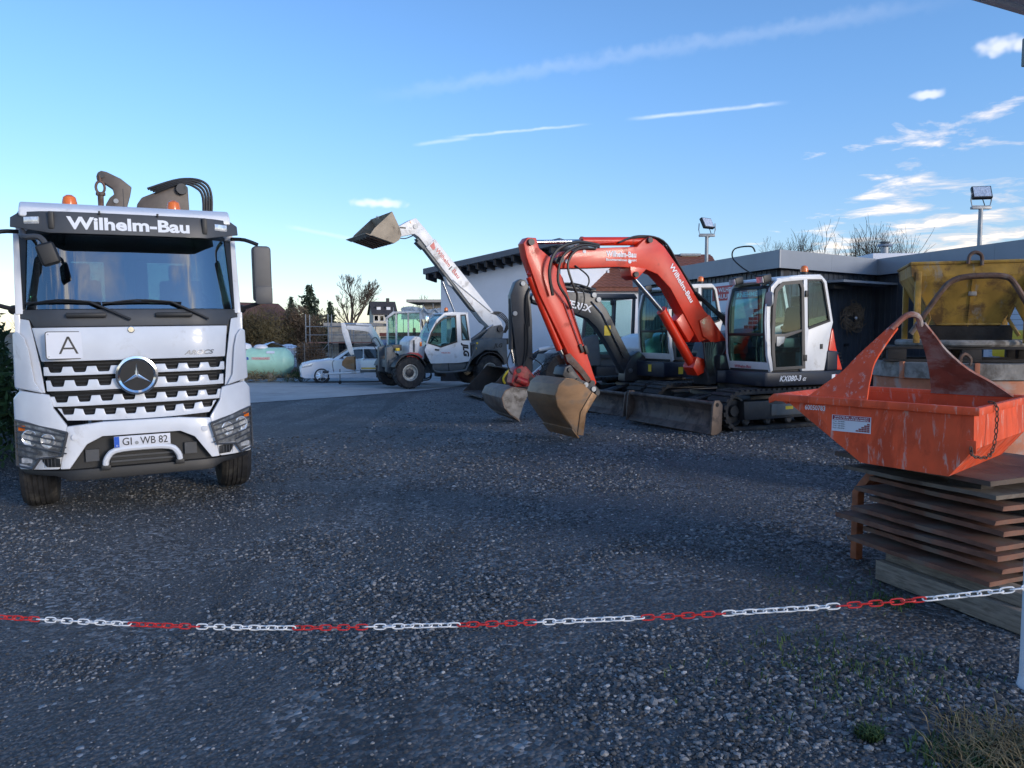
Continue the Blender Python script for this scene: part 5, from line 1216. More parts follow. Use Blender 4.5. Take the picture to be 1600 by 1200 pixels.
    cp = M().prism([(3.94, .94), (3.90, 1.06), (3.80, 1.10), (3.72, 1.0), (3.60, .86), (3.34, .76), (3.26, .68), (3.30, .58), (3.42, .55), (3.72, .72)], 'y', Y - .15, Y + .17, .02).build('quick_coupler', DARKSTEEL, T)
    for (x, z) in ((3.82, 1.02), (3.68, .85), (3.54, .78), (3.40, .71), (3.33, .65)): pin(M(), x, z, Y - .18, Y + .20, .040).build('coupler_pin', GALV if x in (3.54, 3.40) else DARKSTEEL, cp)
    sh = [(3.70, .80), (3.92, .90), (4.06, .91), (4.17, .82), (4.23, .66), (4.20, .50), (4.04, .28), (3.85, .05)]
    bk = M().prism(thick(sh, -.025), 'y', Y - .46, Y + .46, .004).build('bucket', BUCKET, T)
    for s in (-1, 1):
        M().prism([(3.60, .69), (3.72, .79), (3.92, .885), (4.06, .895), (4.155, .81), (4.212, .66), (4.182, .505), (4.02, .29), (3.85, .07), (3.80, .40)], 'y', Y + s * .44, Y + s * .46).build('side_plate', BUCKET, bk)
        M().prism(thick([(3.85, .055), (3.80, .40), (3.60, .69)], .10), 'y', Y + s * .461, Y + s * .481, .004).build('side_cutter', BUCKET, bk)
        M().prism(thick([(3.86, .06), (4.035, .29), (4.195, .505), (4.225, .66), (4.165, .82), (4.06, .905)], .03), 'y', Y + s * .461, Y + s * .470, .002).build('rim_weld', BUCKET, bk)
    M().prism([(3.95, .145), (3.83, .0), (3.815, .02), (3.925, .165)], 'y', Y - .47, Y + .47, .003).build('cutting_edge', BUCKET, bk)
    # hoses
    hose(T, [(3.30, Y + .15, 2.93), (3.72, Y + .19, 2.95), (4.08, Y + .22, 2.80), (4.20, Y + .22, 2.50), (4.12, Y + .18, 2.14)], .026)
    hose(T, [(3.30, Y + .16, 2.90), (3.66, Y + .20, 2.90), (3.98, Y + .23, 2.72), (4.06, Y + .23, 2.36), (3.90, Y + .20, 2.12), (3.78, Y + .14, 1.95)], .022)
    hose(T, [(3.36, Y + .15, 2.87), (3.70, Y + .18, 2.84), (3.88, Y + .21, 2.62), (3.82, Y + .22, 2.36), (3.70, Y + .18, 2.16), (3.70, Y + .14, 1.98)], .020)
    hose(T, [(3.72, Y + .15, 2.60), (3.52, Y + .20, 2.44), (3.54, Y + .20, 2.28), (3.74, Y + .17, 2.20)], .013)
    hose(T, [(3.80, Y + .14, 2.34), (3.60, Y + .18, 2.22), (3.58, Y + .18, 2.02), (3.66, Y + .14, 1.86)], .013)
    for i in range(2): M().tube([(3.90 - .10 * i, Y + .115, 2.05), (3.62 - .08 * i, Y + .115, 1.40)], .010, 6).build('steel_pipe', STEELBAR, T)
    for i in range(2): M().box((3.585 - .085 * i, Y + .12, 1.34 - .02 * i), (.05, .04, .14), Matrix.Rotation(R(22), 4, 'Y'), .008).build('pipe_clamp', BLACK, T)
    for i in range(3): hose(T, [(2.9, Y + .02 + .04 * i, 2.99), (2.5, Y + .06, 3.10 + .01 * i), (2.12 - .03 * i, Y + .05 + .03 * i, 3.06), (1.72, Y + .05 + .03 * i, 2.66), (1.30, Y + .05 + .03 * i, 2.12)], .016)
    for i in range(4): hose(T, [(1.42, Y + .10 + .02 * i, 2.24), (1.10 - .02 * i, Y + .16, 1.98), (.80 - .02 * i, Y + .18 + .02 * i, 1.72), (.78, Y + .2, 1.42), (.95, Y + .18, 1.05)], .024)
    for i in range(5): hose(T, [(1.05 + .05 * i, Y + .17, 1.42), (1.12 + .03 * i, Y + .21, 1.12), (1.02 + .03 * i, Y + .18, .84)], .022)
    M().tube([(2.95, Y + .08, 3.00), (3.4, Y + .08, 2.95), (3.7, Y + .1, 2.9)], .014, 6, 3).build('steel_pipe', ORANGE_RED, T)
build_kubota()

def build_terex():
    f = Vector((-.87, -.49)).normalized(); zb = 0.0
    T = thing('dark_boom_excavator', 'second tracked excavator with dark grey boom and white cab, behind the red boomed one', 'excavator', (3.39, 16.42, zb), f, 'excavators parked with lowered buckets')
    undercarriage(T, zb, -1.1, 1.70, .86, .42, .60, False); dozer_blade(T, zb, 2.02, 1.10, .42)
    plan = [(1.05, 1.02), (.9, 1.06), (-.55, 1.06), (-.9, .9), (-1.05, .5), (-1.08, 0), (-1.05, -.5), (-.9, -.9), (-.5, -1.06), (.6, -1.06), (.85, -.8), (1.05, -.3)]
    M().prism(plan, 'z', .70, 1.0, .03).build('upper_deck', NAVY, T)
    M().prism([(-.30, .99), (-.45, 1.6), (-.80, 1.58), (-1.06, 1.3), (-1.08, .99)], 'y', -.98, 1.0, .06, 3).build('engine_cover', SATIN, T)
    M().prism([(.62, .99), (.74, 1.25), (.58, 1.48), (.3, 1.55), (-.4, 1.58), (-.5, .99)], 'y', -1.0, .05, .05, 3).build('side_cover', WHITE2, T)
    exc_cab(T, .06, 1.02, .05, mat('cab_cream', (.70, .69, .66), .4, var=.05, dirt=(.40, .36, .31), damt=.2))
    M().prism([(1.04, .80), (1.06, .80), (1.06, .94), (1.04, .94)], 'y', .55, .64).build('sticker', STICKER, T)
    M().bx(.6, .72, 1.062, 1.066, .76, .90).build('sticker', STICKER, T)
    # swung boom: own direction, foot at local (1.23, -.1)
    d2 = Vector((-.95, -.31)).normalized(); ang = math.atan2(d2.y, d2.x) - math.atan2(f.y, f.x)
    w0 = Vector((2.36 - 3.39, 15.85 - 16.42)); l0 = (w0.dot(f), w0.dot(Vector((-f.y, f.x))))
    MT = Matrix.Translation((l0[0], l0[1], 0)) @ Matrix.Rotation(ang, 4, 'Z')
    def bd(q, nm, m, par=T): return q.xf(MT).build(nm, m, par)
    TB = mat('terex_grey', (.030, .034, .042), .4, var=.15, dirt=(.06, .058, .055), damt=.2)
    bd(M().prism([(-.45, .62), (.12, .58), (.10, .84), (-.05, 1.12), (-.22, 1.20), (-.45, 1.0)], 'y', -.16, .16, .03), 'swing_bracket', DARKSTEEL)
    B = [(-.10, .70), (.06, .66), (.28, 1.02), (.50, 1.38), (.72, 1.68), (.92, 1.86), (1.17, 1.95), (1.54, 2.02), (1.98, 2.13), (2.10, 2.17), (2.14, 2.27), (2.06, 2.36), (1.41, 2.39), (.92, 2.37), (.72, 2.30), (.50, 2.04), (.20, 1.50), (-.08, 1.02), (-.14, .84)]
    b = bd(M().prism(B, 'y', -.12, .12, .014), 'boom', TB)
    for (x, z) in ((-.02, .80), (2.07, 2.26), (.80, 2.33), (.70, 2.24)): bd(pin(M(), x, z, -.16, .16, .05), 'pin', GALV, b)
    u = Vector((.80 - 1.42, 0, 1.99 - 2.13)).normalized(); 
    tx = text('TEREX', TEXTWHITE, b, (1.44, .122, 2.115), u, (u.z, 0, -u.x), .135, .03, .60); 
    tx.data.transform(MT)
    M_ = M().bx(.42, .56, .121, .124, 1.52, 1.72).xf(Matrix.Translation((0, 0, 0))); bd(M_, 'sticker', STICKER, b)
    bd(M().tube([(.86, .135, 2.20), (.62, .14, 1.95), (.12, .14, 1.05)], .014, 6), 'steel_pipe', STEELBAR, b)
    A = [(2.44, 2.56), (2.34, 2.62), (2.24, 2.60), (2.17, 2.48), (2.14, 2.30), (2.10, 1.83), (2.08, .88), (2.12, .60), (2.34, .60), (2.42, 1.07), (2.51, 1.82), (2.54, 2.30)]
    a = bd(M().prism(A, 'y', -.10, .10, .012), 'dipper_arm', TB)
    for (x, z) in ((2.30, 2.53), (2.46, 1.95), (2.2, .66)): bd(pin(M(), x, z, -.14, .14, .045), 'pin', GALV, a)
    c = bd(M().cyl((2.50, 0, 2.24), (2.50, 0, 1.25), .055, n=12), 'bucket_cylinder', TB, T); bd(M().cyl((2.50, 0, 1.25), (2.44, 0, .98), .032, n=10), 'piston_rod', STEELBAR, c)
    c = bd(M().cyl((.72, 0, 2.42), (1.55, 0, 2.50), .06, n=12), 'arm_cylinder', TB, T); bd(M().cyl((1.55, 0, 2.50), (2.28, 0, 2.53), .032, n=10), 'piston_rod', STEELBAR, c)
    c = bd(M().cyl((.62, .0, 1.98), (.06, 0, 1.18), .06, n=12), 'boom_cylinder', TB, T); bd(M().cyl((.08, 0, 1.20), (-.20, 0, .90), .035, n=10), 'piston_rod', STEELBAR, c)
    bd(M().cyl((-.55, .28, .86), (-.95, .30, .86), .026, n=10), 'slew_rod', STEELBAR, T)
    cp = bd(M().prism([(2.55, .60), (2.50, .86), (2.34, .94), (2.24, .92), (2.05, .72), (2.06, .58), (2.22, .52), (2.48, .52)], 'y', -.17, .17, .03), 'tilt_coupler', REDCOUP)
    for (x, z) in ((2.40, .84), (2.14, .66)): bd(pin(M(), x, z, -.19, .19, .05), 'coupler_pin', DARKSTEEL, cp)
    bd(M().cyl((2.45, .18, .68), (2.25, .20, .60), .07, n=14), 'tilt_motor', REDCOUP, cp)
    sh = [(2.33, .50), (2.70, .56), (2.84, .50), (2.91, .36), (2.86, .18), (2.74, .04), (2.56, -.08)]
    DB = mat('ditch_bucket', (.17, .115, .085), .55, .25, var=.3, scale=4, dirt=(.30, .27, .25), damt=.5, dscale=5)
    k = bd(M().prism(thick(sh, -.025), 'y', -.68, .68, .004), 'ditching_bucket', DB)
    for s in (-1, 1): bd(M().prism([(2.33, .50), (2.70, .545), (2.83, .48), (2.89, .36), (2.84, .19), (2.72, .05), (2.57, -.06), (2.47, .24)], 'y', s * .66, s * .68), 'side_plate', CONCRETEGREY if s > 0 else DB, k)
    bd(M().prism([(2.68, -.01), (2.55, -.10), (2.54, -.08), (2.66, .02)], 'y', -.69, .69, .003), 'cutting_edge', DB, k)
    for i in range(3): hb = M().tube([(1.5, .13, 2.40), (1.95, .15, 2.52 + .03 * i), (2.2, .14, 2.36), (2.24 - .03 * i, .13, 2.0), (2.22 - .03 * i, .12, 1.7)], .016, 6, 5); bd(hb, 'hose', HOSE)
    for i in range(2): bd(M().tube([(2.20 + .05 * i, .12, 1.75), (2.2 + .05 * i, .12, 1.2), (2.3, .16, .9)], .013, 6, 3), 'hose', HOSE)
    bd(M().tube([(2.15, .12, 1.1), (1.98, .16, 1.0), (1.9, .18, .88), (2.1, .16, .74)], .012, 6, 4), 'hose', HOSE)
    bd(M().tube([(2.55, .1, 1.2), (2.62, .12, 1.0), (2.55, .14, .8), (2.42, .14, .72)], .012, 6, 4), 'hose', HOSE)
    for i in range(3): bd(M().tube([(.7 + .05 * i, .05 * i, 2.44), (1.2, .05 * i, 2.55), (1.8, .05 * i, 2.48 + .03 * i)], .018, 6, 4), 'hose', HOSE)
build_terex()

# ---------------------------------------------------------------- white telehandler
def build_telehandler():
    f = Vector((-.87, -.5)).normalized(); zb = -.37
    T = thing('telehandler', 'white telescopic handler with raised boom and bucket beside the white hall', 'telehandler', (-4.0, 27.3, zb), f)
    for x in (0, -3.12):
        for s in (-1, 1): wheel(T, (x, s * .84, .18), (0, s, 0), .545, .38, .285, ALU, lugs=18, hub=.5, bolts=8)
        M().cyl((x, -.7, .18), (x, .7, .18), .11, n=12).build('axle', DARKSTEEL, T)
    M().prism([(.55, .35), (.55, .62), (-.2, .72), (-2.2, .55), (-3.9, .62), (-3.95, .30), (-3.2, .12), (-.3, .12)], 'y', -.42, .42, .03).build('chassis', GREYSTEEL, T)
    # front frame with carriage uprights and lamps
    M().prism([(.35, .12), (.62, .20), (.62, 1.05), (.40, 1.10), (.25, .75)], 'y', -.55, -.40, .02).build('front_plate', GREYSTEEL, T)
    M().prism([(.35, .12), (.62, .20), (.62, 1.05), (.40, 1.10), (.25, .75)], 'y', .18, .36, .02).build('front_plate', GREYSTEEL, T)
    M().bx(.02, .36, -.3, .28, .92, 1.14, .02).build('front_tray', DARKSTEEL, T)
    M().bx(.2, .33, .40, .54, .93, 1.03, .01).build('marker_lamp', STICKER, T)
    for s in (-1, 1):
        P = [(.62 * math.cos(a), .18 + .66 * math.sin(a)) for a in [R(18 + 13 * i) for i in range(12)]]
        M().prism(thick(P, .035), 'y', s * .66, s * 1.05, .006).build('front_fender', BLACK, T)
        P = [(-3.12 + .64 * math.cos(a), .18 + .68 * math.sin(a)) for a in [R(22 + 13 * i) for i in range(11)]]
        M().prism(thick(P, .035), 'y', s * .64, s * 1.03, .006).build('rear_fender', BLACK, T)
    M().prism([(.12, .80), (-.10, .88), (-.35, .86), (-.52, .72), (-.4, .62), (.05, .70)], 'y', .66, .90, .02).build('fender_panel', mat('jlg_red', (.45, .03, .03), .5), T)
    # hood beside the cab
    M().prism([(-.10, .72), (-.14, 1.26), (-.34, 1.44), (-.52, 1.42), (-.78, 1.20), (-.80, .60), (-.4, .66)], 'y', -.35, .62, .05, 3).build('front_cowl', WHITE2, T)
    M().bx(-.32, -.26, .625, .64, .88, 1.3).build('cowl_grille', SATIN, T)
    # cab
    y0, y1 = .14, .98
    cab = M(); door = [(-.63, 1.17), (-.55, .94), (-.78, .48), (-1.88, .48), (-1.88, 2.235), (-1.29, 2.235), (-1.02, 2.02), (-.78, 1.62)]
    glass_ = [(-.675, 1.19), (-.80, 1.55), (-.98, 1.84), (-1.29, 2.06), (-1.745, 2.15), (-1.79, 1.24), (-1.16, 1.06)]
    low = [(-.63, 1.16), (-.55, .94), (-.78, .48), (-1.88, .48), (-1.88, 1.27), (-1.79, 1.225), (-1.16, 1.045), (-.68, 1.175)]
    cab.prism(low, 'y', y1 - .05, y1, .008)
    arc = [(-.60, 1.15), (-.78, 1.62), (-1.02, 2.02), (-1.29, 2.235), (-1.6, 2.25), (-1.9, 2.25)]
    for (a, b) in ((y1 - .05, y1), (y0, y0 + .05)):
        cab.prism(thick(arc, .085), 'y', a, b, .01)
        cab.prism([(-1.77, 1.2), (-1.77, 2.22), (-1.94, 2.22), (-1.98, 1.2)], 'y', a - .001, b + .002, .006)
        cab.prism([(-2.13, 2.22), (-2.24, 2.22), (-2.36, 1.2), (-2.27, 1.2)], 'y', a, b, .006)
        cab.prism([(-1.87, .48), (-2.34, .54), (-2.30, 1.29), (-1.87, 1.29)], 'y', a, b + .001, .006)
    cab.prism(low, 'y', y0, y0 + .05, .006)
    cab.prism([(-1.25, 2.19), (-1.29, 2.25), (-1.6, 2.29), (-2.25, 2.28), (-2.26, 2.20)], 'y', y0 + .02, y1 - .02, .015)
    cab.prism([(-2.24, .55), (-2.34, .55), (-2.32, 1.3), (-2.25, 1.3)], 'y', y0 + .04, y1 - .04)
    cb = cab.build('cab', WHITE2, T)
    q = M(); frame2d(q, [(-.655, 1.19), (-.785, 1.56), (-.97, 1.86), (-1.28, 2.085), (-1.765, 2.175), (-1.81, 1.22), (-1.16, 1.035)], [(-.71, 1.20), (-.83, 1.53), (-1.0, 1.81), (-1.30, 2.03), (-1.72, 2.11), (-1.76, 1.26), (-1.165, 1.09)], 'y', y1 - .02, y1 + .008); q.build('window_seal', BLACK, cb)
    M().prism(glass_, 'y', y1 - .012, y1 - .006).build('door_pane', GLASSC, cb); M().prism(glass_, 'y', y0 + .006, y0 + .012).build('side_pane', GLASSC, cb)
    rp = [(-1.95, 2.17), (-2.13, 2.19), (-2.27, 1.30), (-2.0, 1.30)]
    M().prism(rp, 'y', y1 - .012, y1 - .006).build('rear_side_pane', GLASSC, cb); M().prism(rp, 'y', y0 + .006, y0 + .012).build('rear_side_pane', GLASSC, cb)
    q = M(); frame2d(q, [(-1.93, 2.19), (-2.15, 2.21), (-2.295, 1.28), (-1.98, 1.28)], [(-1.975, 2.15), (-2.115, 2.165), (-2.245, 1.32), (-2.02, 1.32)], 'y', y1 - .02, y1 + .006); q.build('window_seal', BLACK, cb)
    M().prism(thick([(-.66, 1.24), (-.84, 1.64), (-1.06, 2.0), (-1.25, 2.16)], -.012), 'y', y0 + .06, y1 - .06).build('windscreen', GLASSC, cb)
    for i in range(5): M().tube([(-1.22 - .10 * i, y0 + .06, 2.20 + .014 * i), (-1.22 - .10 * i, y1 - .06, 2.20 + .014 * i)], .012, 5).build('roof_bar', BLACK, cb)
    q = M().box((-1.66, .56, 1.10), (.42, .42, .14), bev=.05); q.box((-1.90, .56, 1.45), (.13, .40, .6), Matrix.Rotation(R(-10), 4, 'Y'), .05); q.build('seat', SEAT, cb)
    c = Vector((-1.05, .60, 1.36)); ax = Vector((-.6, 0, .8)).normalized(); u = Vector((0, 1, 0)); v = ax.cross(u)
    q = M().tube([c + (u * math.cos(a) + v * math.sin(a)) * .19 for a in [i * 6.2832 / 20 for i in range(21)]], .016, 6); q.cyl(c - ax * .5, c, .03, n=8); q.cyl(c - u * .18, c + u * .18, .013, n=6); q.build('steering_wheel', BLACK, cb)
    M().bx(-2.2, -.8, y0 + .05, y1 - .06, .50, .55).build('cab_floor', BLACK, cb); M().prism([(-.66, .55), (-.72, 1.14), (-.98, 1.12), (-.98, .55)], 'y', y0 + .06, y1 - .07, .02).build('dashboard', BLACK, cb)
    M().prism([(-1.10, .97), (-.93, 1.0), (-.93, .94), (-1.10, .925)], 'y', y1, y1 + .02, .004).build('door_handle', BLACK, cb)
    text('Wilhelm-Bau', TEXTRED2, cb, (-1.17, y1 + .001, .83), (-1, 0, 0), (0, 0, 1), .05, .02, .36)
    U = Vector((-.10, 0, -1)); text('JLG', TEXTBLACK, cb, (-2.02, y1 + .002, 1.20), U, (-1, 0, .10), .20, .06, .52, shear=.25)
    beacon(T, (-1.62, .45, 2.29), .075, .17)
    q = M().tube([(-.72, y1 - .02, 1.62), (-.60, y1 + .12, 1.78), (-.60, y1 + .13, 1.86)], .012, 6, 2); mm = q.build('mirror_arm', BLACK, T); M().prism(rrect(.17, .28, .05, 4, y1 + .13, 2.0), 'x', -.63, -.57, .015).build('mirror', CHROME, mm)
    q = M().tube([(-.45, y1 - .1, 1.16), (-.40, y1 - .02, 1.16)], .012, 6); w = q.build('indicator_arm', BLACK, T); M().box((-.40, y1 + .0, 1.17), (.07, .07, .16), bev=.015).build('indicator', AMBER, w)
    # sill tanks, steps and handrail
    M().prism([(-.82, .47), (-.98, .20), (-2.0, .20), (-2.28, .47)], 'y', .45, .93, .03).build('side_tank', GREYSTEEL, T)
    M().prism([(-1.45, .48), (-1.48, .19), (-1.52, .19), (-1.49, .48)], 'y', .925, .94).build('tank_seam', DARKSTEEL, T)
    M().tube([(-.85, .99, .44), (-1.0, .99, .18), (-2.0, .99, .20), (-2.2, .99, .35), (-2.52, .99, 1.02), (-2.44, .99, 1.16), (-2.33, .95, 1.12)], .035, 8, 4).build('step_rail', GREYSTEEL, T)
    M().bx(-1.6, -1.3, .1, .5, -.02, .2, .02).build('gearbox', DARKSTEEL, T)
    # rear body, engine cover, boom tower
    M().prism([(-2.40, .55), (-2.44, 1.10), (-2.75, 1.28), (-3.30, 1.36), (-3.86, 1.30), (-3.92, .42), (-3.75, .36), (-3.72, .60), (-3.45, .90), (-2.95, .92), (-2.6, .70)], 'y', .28, .92, .03).build('engine_cover', GREYSTEEL, T)
    M().prism([(-2.40, .55), (-2.44, 1.05), (-3.86, 1.15), (-3.92, .42), (-3.5, .5)], 'y', -.92, -.28, .03).build('side_cover', GREYSTEEL, T)
    q = M()
    for y in (-.27, .21): q.prism([(-2.75, .62), (-3.05, 1.25), (-3.55, 1.78), (-3.98, 1.86), (-4.10, 1.62), (-3.9, .62)], 'y', y, y + .06, .01)
    q.build('boom_tower', GREYSTEEL, T)
    M().prism([(-3.80, 1.32), (-4.10, 1.35), (-4.16, 1.15), (-3.84, 1.10)], 'y', -.3, .8, .02).build('rear_bumper', DARKSTEEL, T)
    text('JLG', TEXTBLACK, T, (-3.30, .925, 1.02), (-1, 0, 0), (0, 0, 1), .14, .03, .38, shear=.2)
    for x, z in ((-2.62, 1.18), (-2.56, 1.0)): M().lathe([(.04, 0), (.04, .02), (0, .03)], (x, .93, z), (0, 1, 0), 10).build('filler_cap', STICKER, T)
    # boom
    P0, P1 = Vector((-3.92, 1.70)), Vector((-.78, 5.16)); d = (P1 - P0).normalized(); nn = Vector((-d.y, d.x))
    def along(s, k): p = P0 + d * s + nn * k; return (p.x, p.y)
    L = (P1 - P0).length
    outer = [along(-.1, .18), along(.1, .27), along(L - .55, .235), along(L - .55, -.235), along(.7, -.29), along(.1, -.22), along(-.1, -.12)]
    bm_ = M().prism(outer, 'y', -.20, .20, .02).build('boom', WHITE2, T)
    M().prism([along(L - .56, .195), along(L - .05, .195), along(L + .02, .10), along(L + .02, -.195), along(L - .56, -.195)], 'y', -.165, .165, .012).build('inner_boom', WHITE2, T)
    M().prism([along(.3, -.20), along(L - 1.0, -.20), along(L - 1.0, -.26), along(.6, -.30)], 'y', -.215, -.201).build('boom_pipe_tray', GREYSTEEL, bm_)
    M().prism([along(1.0, -.245), along(L - .15, -.245), along(L - .1, -.31), along(1.3, -.36)], 'y', -.08, .16, .01).build('boom_underside_rail', GREYSTEEL, bm_)
    M().tube([(*[along(.7, .18)[0]], .225, along(.7, .18)[1]), (along(2.2, -.15)[0], .225, along(2.2, -.15)[1]), (along(2.6, -.22)[0], .225, along(2.6, -.22)[1])], .022, 6).build('boom_pipe', WHITE2, bm_)
    head = [along(L - .08, .20), (-.61, 5.60), (-.40, 5.52), (.15, 5.20), (.14, 4.92), (.02, 4.90), (-.30, 4.98), (-.55, 5.04), along(L - .12, -.195)]
    hd = M().prism(head, 'y', -.16, .16, .015).build('boom_head', WHITE2, T)
    for (x, z, r) in ((-.58, 5.30, .085), (.10, 5.02, .06), (-.42, 5.44, .035)): pin(M(), x, z, -.19, .19, r).build('head_pin', AMBER if r < .04 else GALV, hd)
    M().bx(-.22, .0, .161, .165, 5.20, 5.25).build('sticker', BLACK, hd)
    M().tube([(-.50, .12, 4.98), (-.2, .14, 4.86), (.05, .14, 4.86), (.12, .1, 4.78)], .02, 6, 3).build('hose', HOSE, hd)
    M().prism([along(L - .55, -.24), along(L - .2, -.24), along(L - .2, -.40), along(L - .55, -.36)], 'y', -.12, .18, .02).build('stop_block', GREYSTEEL, bm_)
    text_u = Vector((-d.x, 0, -d.y)); text_v = Vector((text_u.z, 0, -text_u.x))
    p = along(L - .85, -.04); text('Wilhelm', TEXTRED2, bm_, (p[0], .205, p[1]), text_u, text_v, .15, .02, .78)
    p = along(L - 1.82, -.04); text('Bau', TEXTRED2, bm_, (p[0], .205, p[1]), text_u, text_v, .15, .02, .36)
    p = along(L - .62, 0); M().prism([along(L - .60, -.10), along(L - .60, .12), along(L - .80, .02), along(L - .80, -.10)], 'y', .204, .208).build('house_logo', TEXTRED2, bm_)
    p = along(L - 1.7, .0); M().box((p[0], .215, p[1]), (.04, .03, .16), Matrix.Rotation(R(-48), 4, 'Y')).build('boom_hook', GREYSTEEL, bm_)
    # lift cylinder and its bracket
    M().prism([along(L - 1.45, -.23), along(L - 2.35, -.23), along(L - 2.30, -.36), along(L - 2.10, -.42)], 'y', -.10, .10, .012).build('lift_lug', WHITE2, bm_)
    c = M().cyl((-2.95, 0, .95), (-2.25, 0, 2.15), .085, n=14).build('lift_cylinder', GREYSTEEL, T); M().cyl((-2.25, 0, 2.15), (-1.70, 0, 3.40), .045, n=12).build('piston_rod', STEELBAR, c)
    c = M().cyl((-2.60, .30, 1.22), (-3.30, .30, 1.66), .06, n=12).build('compensation_cylinder', GREYSTEEL, T); M().cyl((-3.3, .30, 1.66), (-3.62, .30, 1.85), .03, n=10).build('piston_rod', STEELBAR, c)
    pin(M(), -3.92, 1.70, -.34, .34, .12).build('boom_pivot', DARKSTEEL, T)
    for i in range(4): M().tube([(-3.3 - .05 * i, .16, 2.30), (-3.85 - .06 * i, .2, 2.22 + .03 * i), (-4.22 - .05 * i, .22, 1.90), (-4.12 - .03 * i, .2, 1.55)], .022, 6, 5).build('hose', HOSE, T)
    # bucket, seen from below
    K = [(.22, 5.16), (.16, 4.86), (.28, 4.56), (.60, 4.40), (1.30, 4.62)]; B0, B1 = -1.05, 1.05
    K = [(.62, 5.62), (.36, 5.10), (.30, 4.86), (.38, 4.68), (.56, 4.56), (1.42, 4.80)]
    bk = M().prism(thick(K, .03), 'y', B0, B1, .006).build('bucket', LOADBUCKET, T)
    for y in (B0, B1 - .02): M().prism([(.62, 5.61), (.36, 5.10), (.30, 4.86), (.38, 4.68), (.56, 4.565), (1.40, 4.80), (1.25, 5.02)], 'y', y + .001, y + .021).build('side_plate', LOADBUCKET, bk)
    for i in range(6): M().prism([(.62, 4.566), (1.34, 4.765), (1.34, 4.735), (.62, 4.535)], 'y', B0 + .18 + .33 * i, B0 + .26 + .33 * i).build('wear_strip', RUST, bk)
    M().prism([(1.36, 4.79), (1.56, 4.845), (1.56, 4.83), (1.36, 4.765)], 'y', B0, B1).build('cutting_edge', LOADBUCKET, bk)
    M().bx(.12, .36, -.35, .35, 4.78, 5.12, .02).build('carriage', DARKSTEEL, T)
    M().tube([(.86, .3, 5.44), (.84, .3, 5.52), (.90, .3, 5.54), (.92, .3, 5.46)], .012, 5, 2).build('lifting_eye', GALV, bk)
build_telehandler()

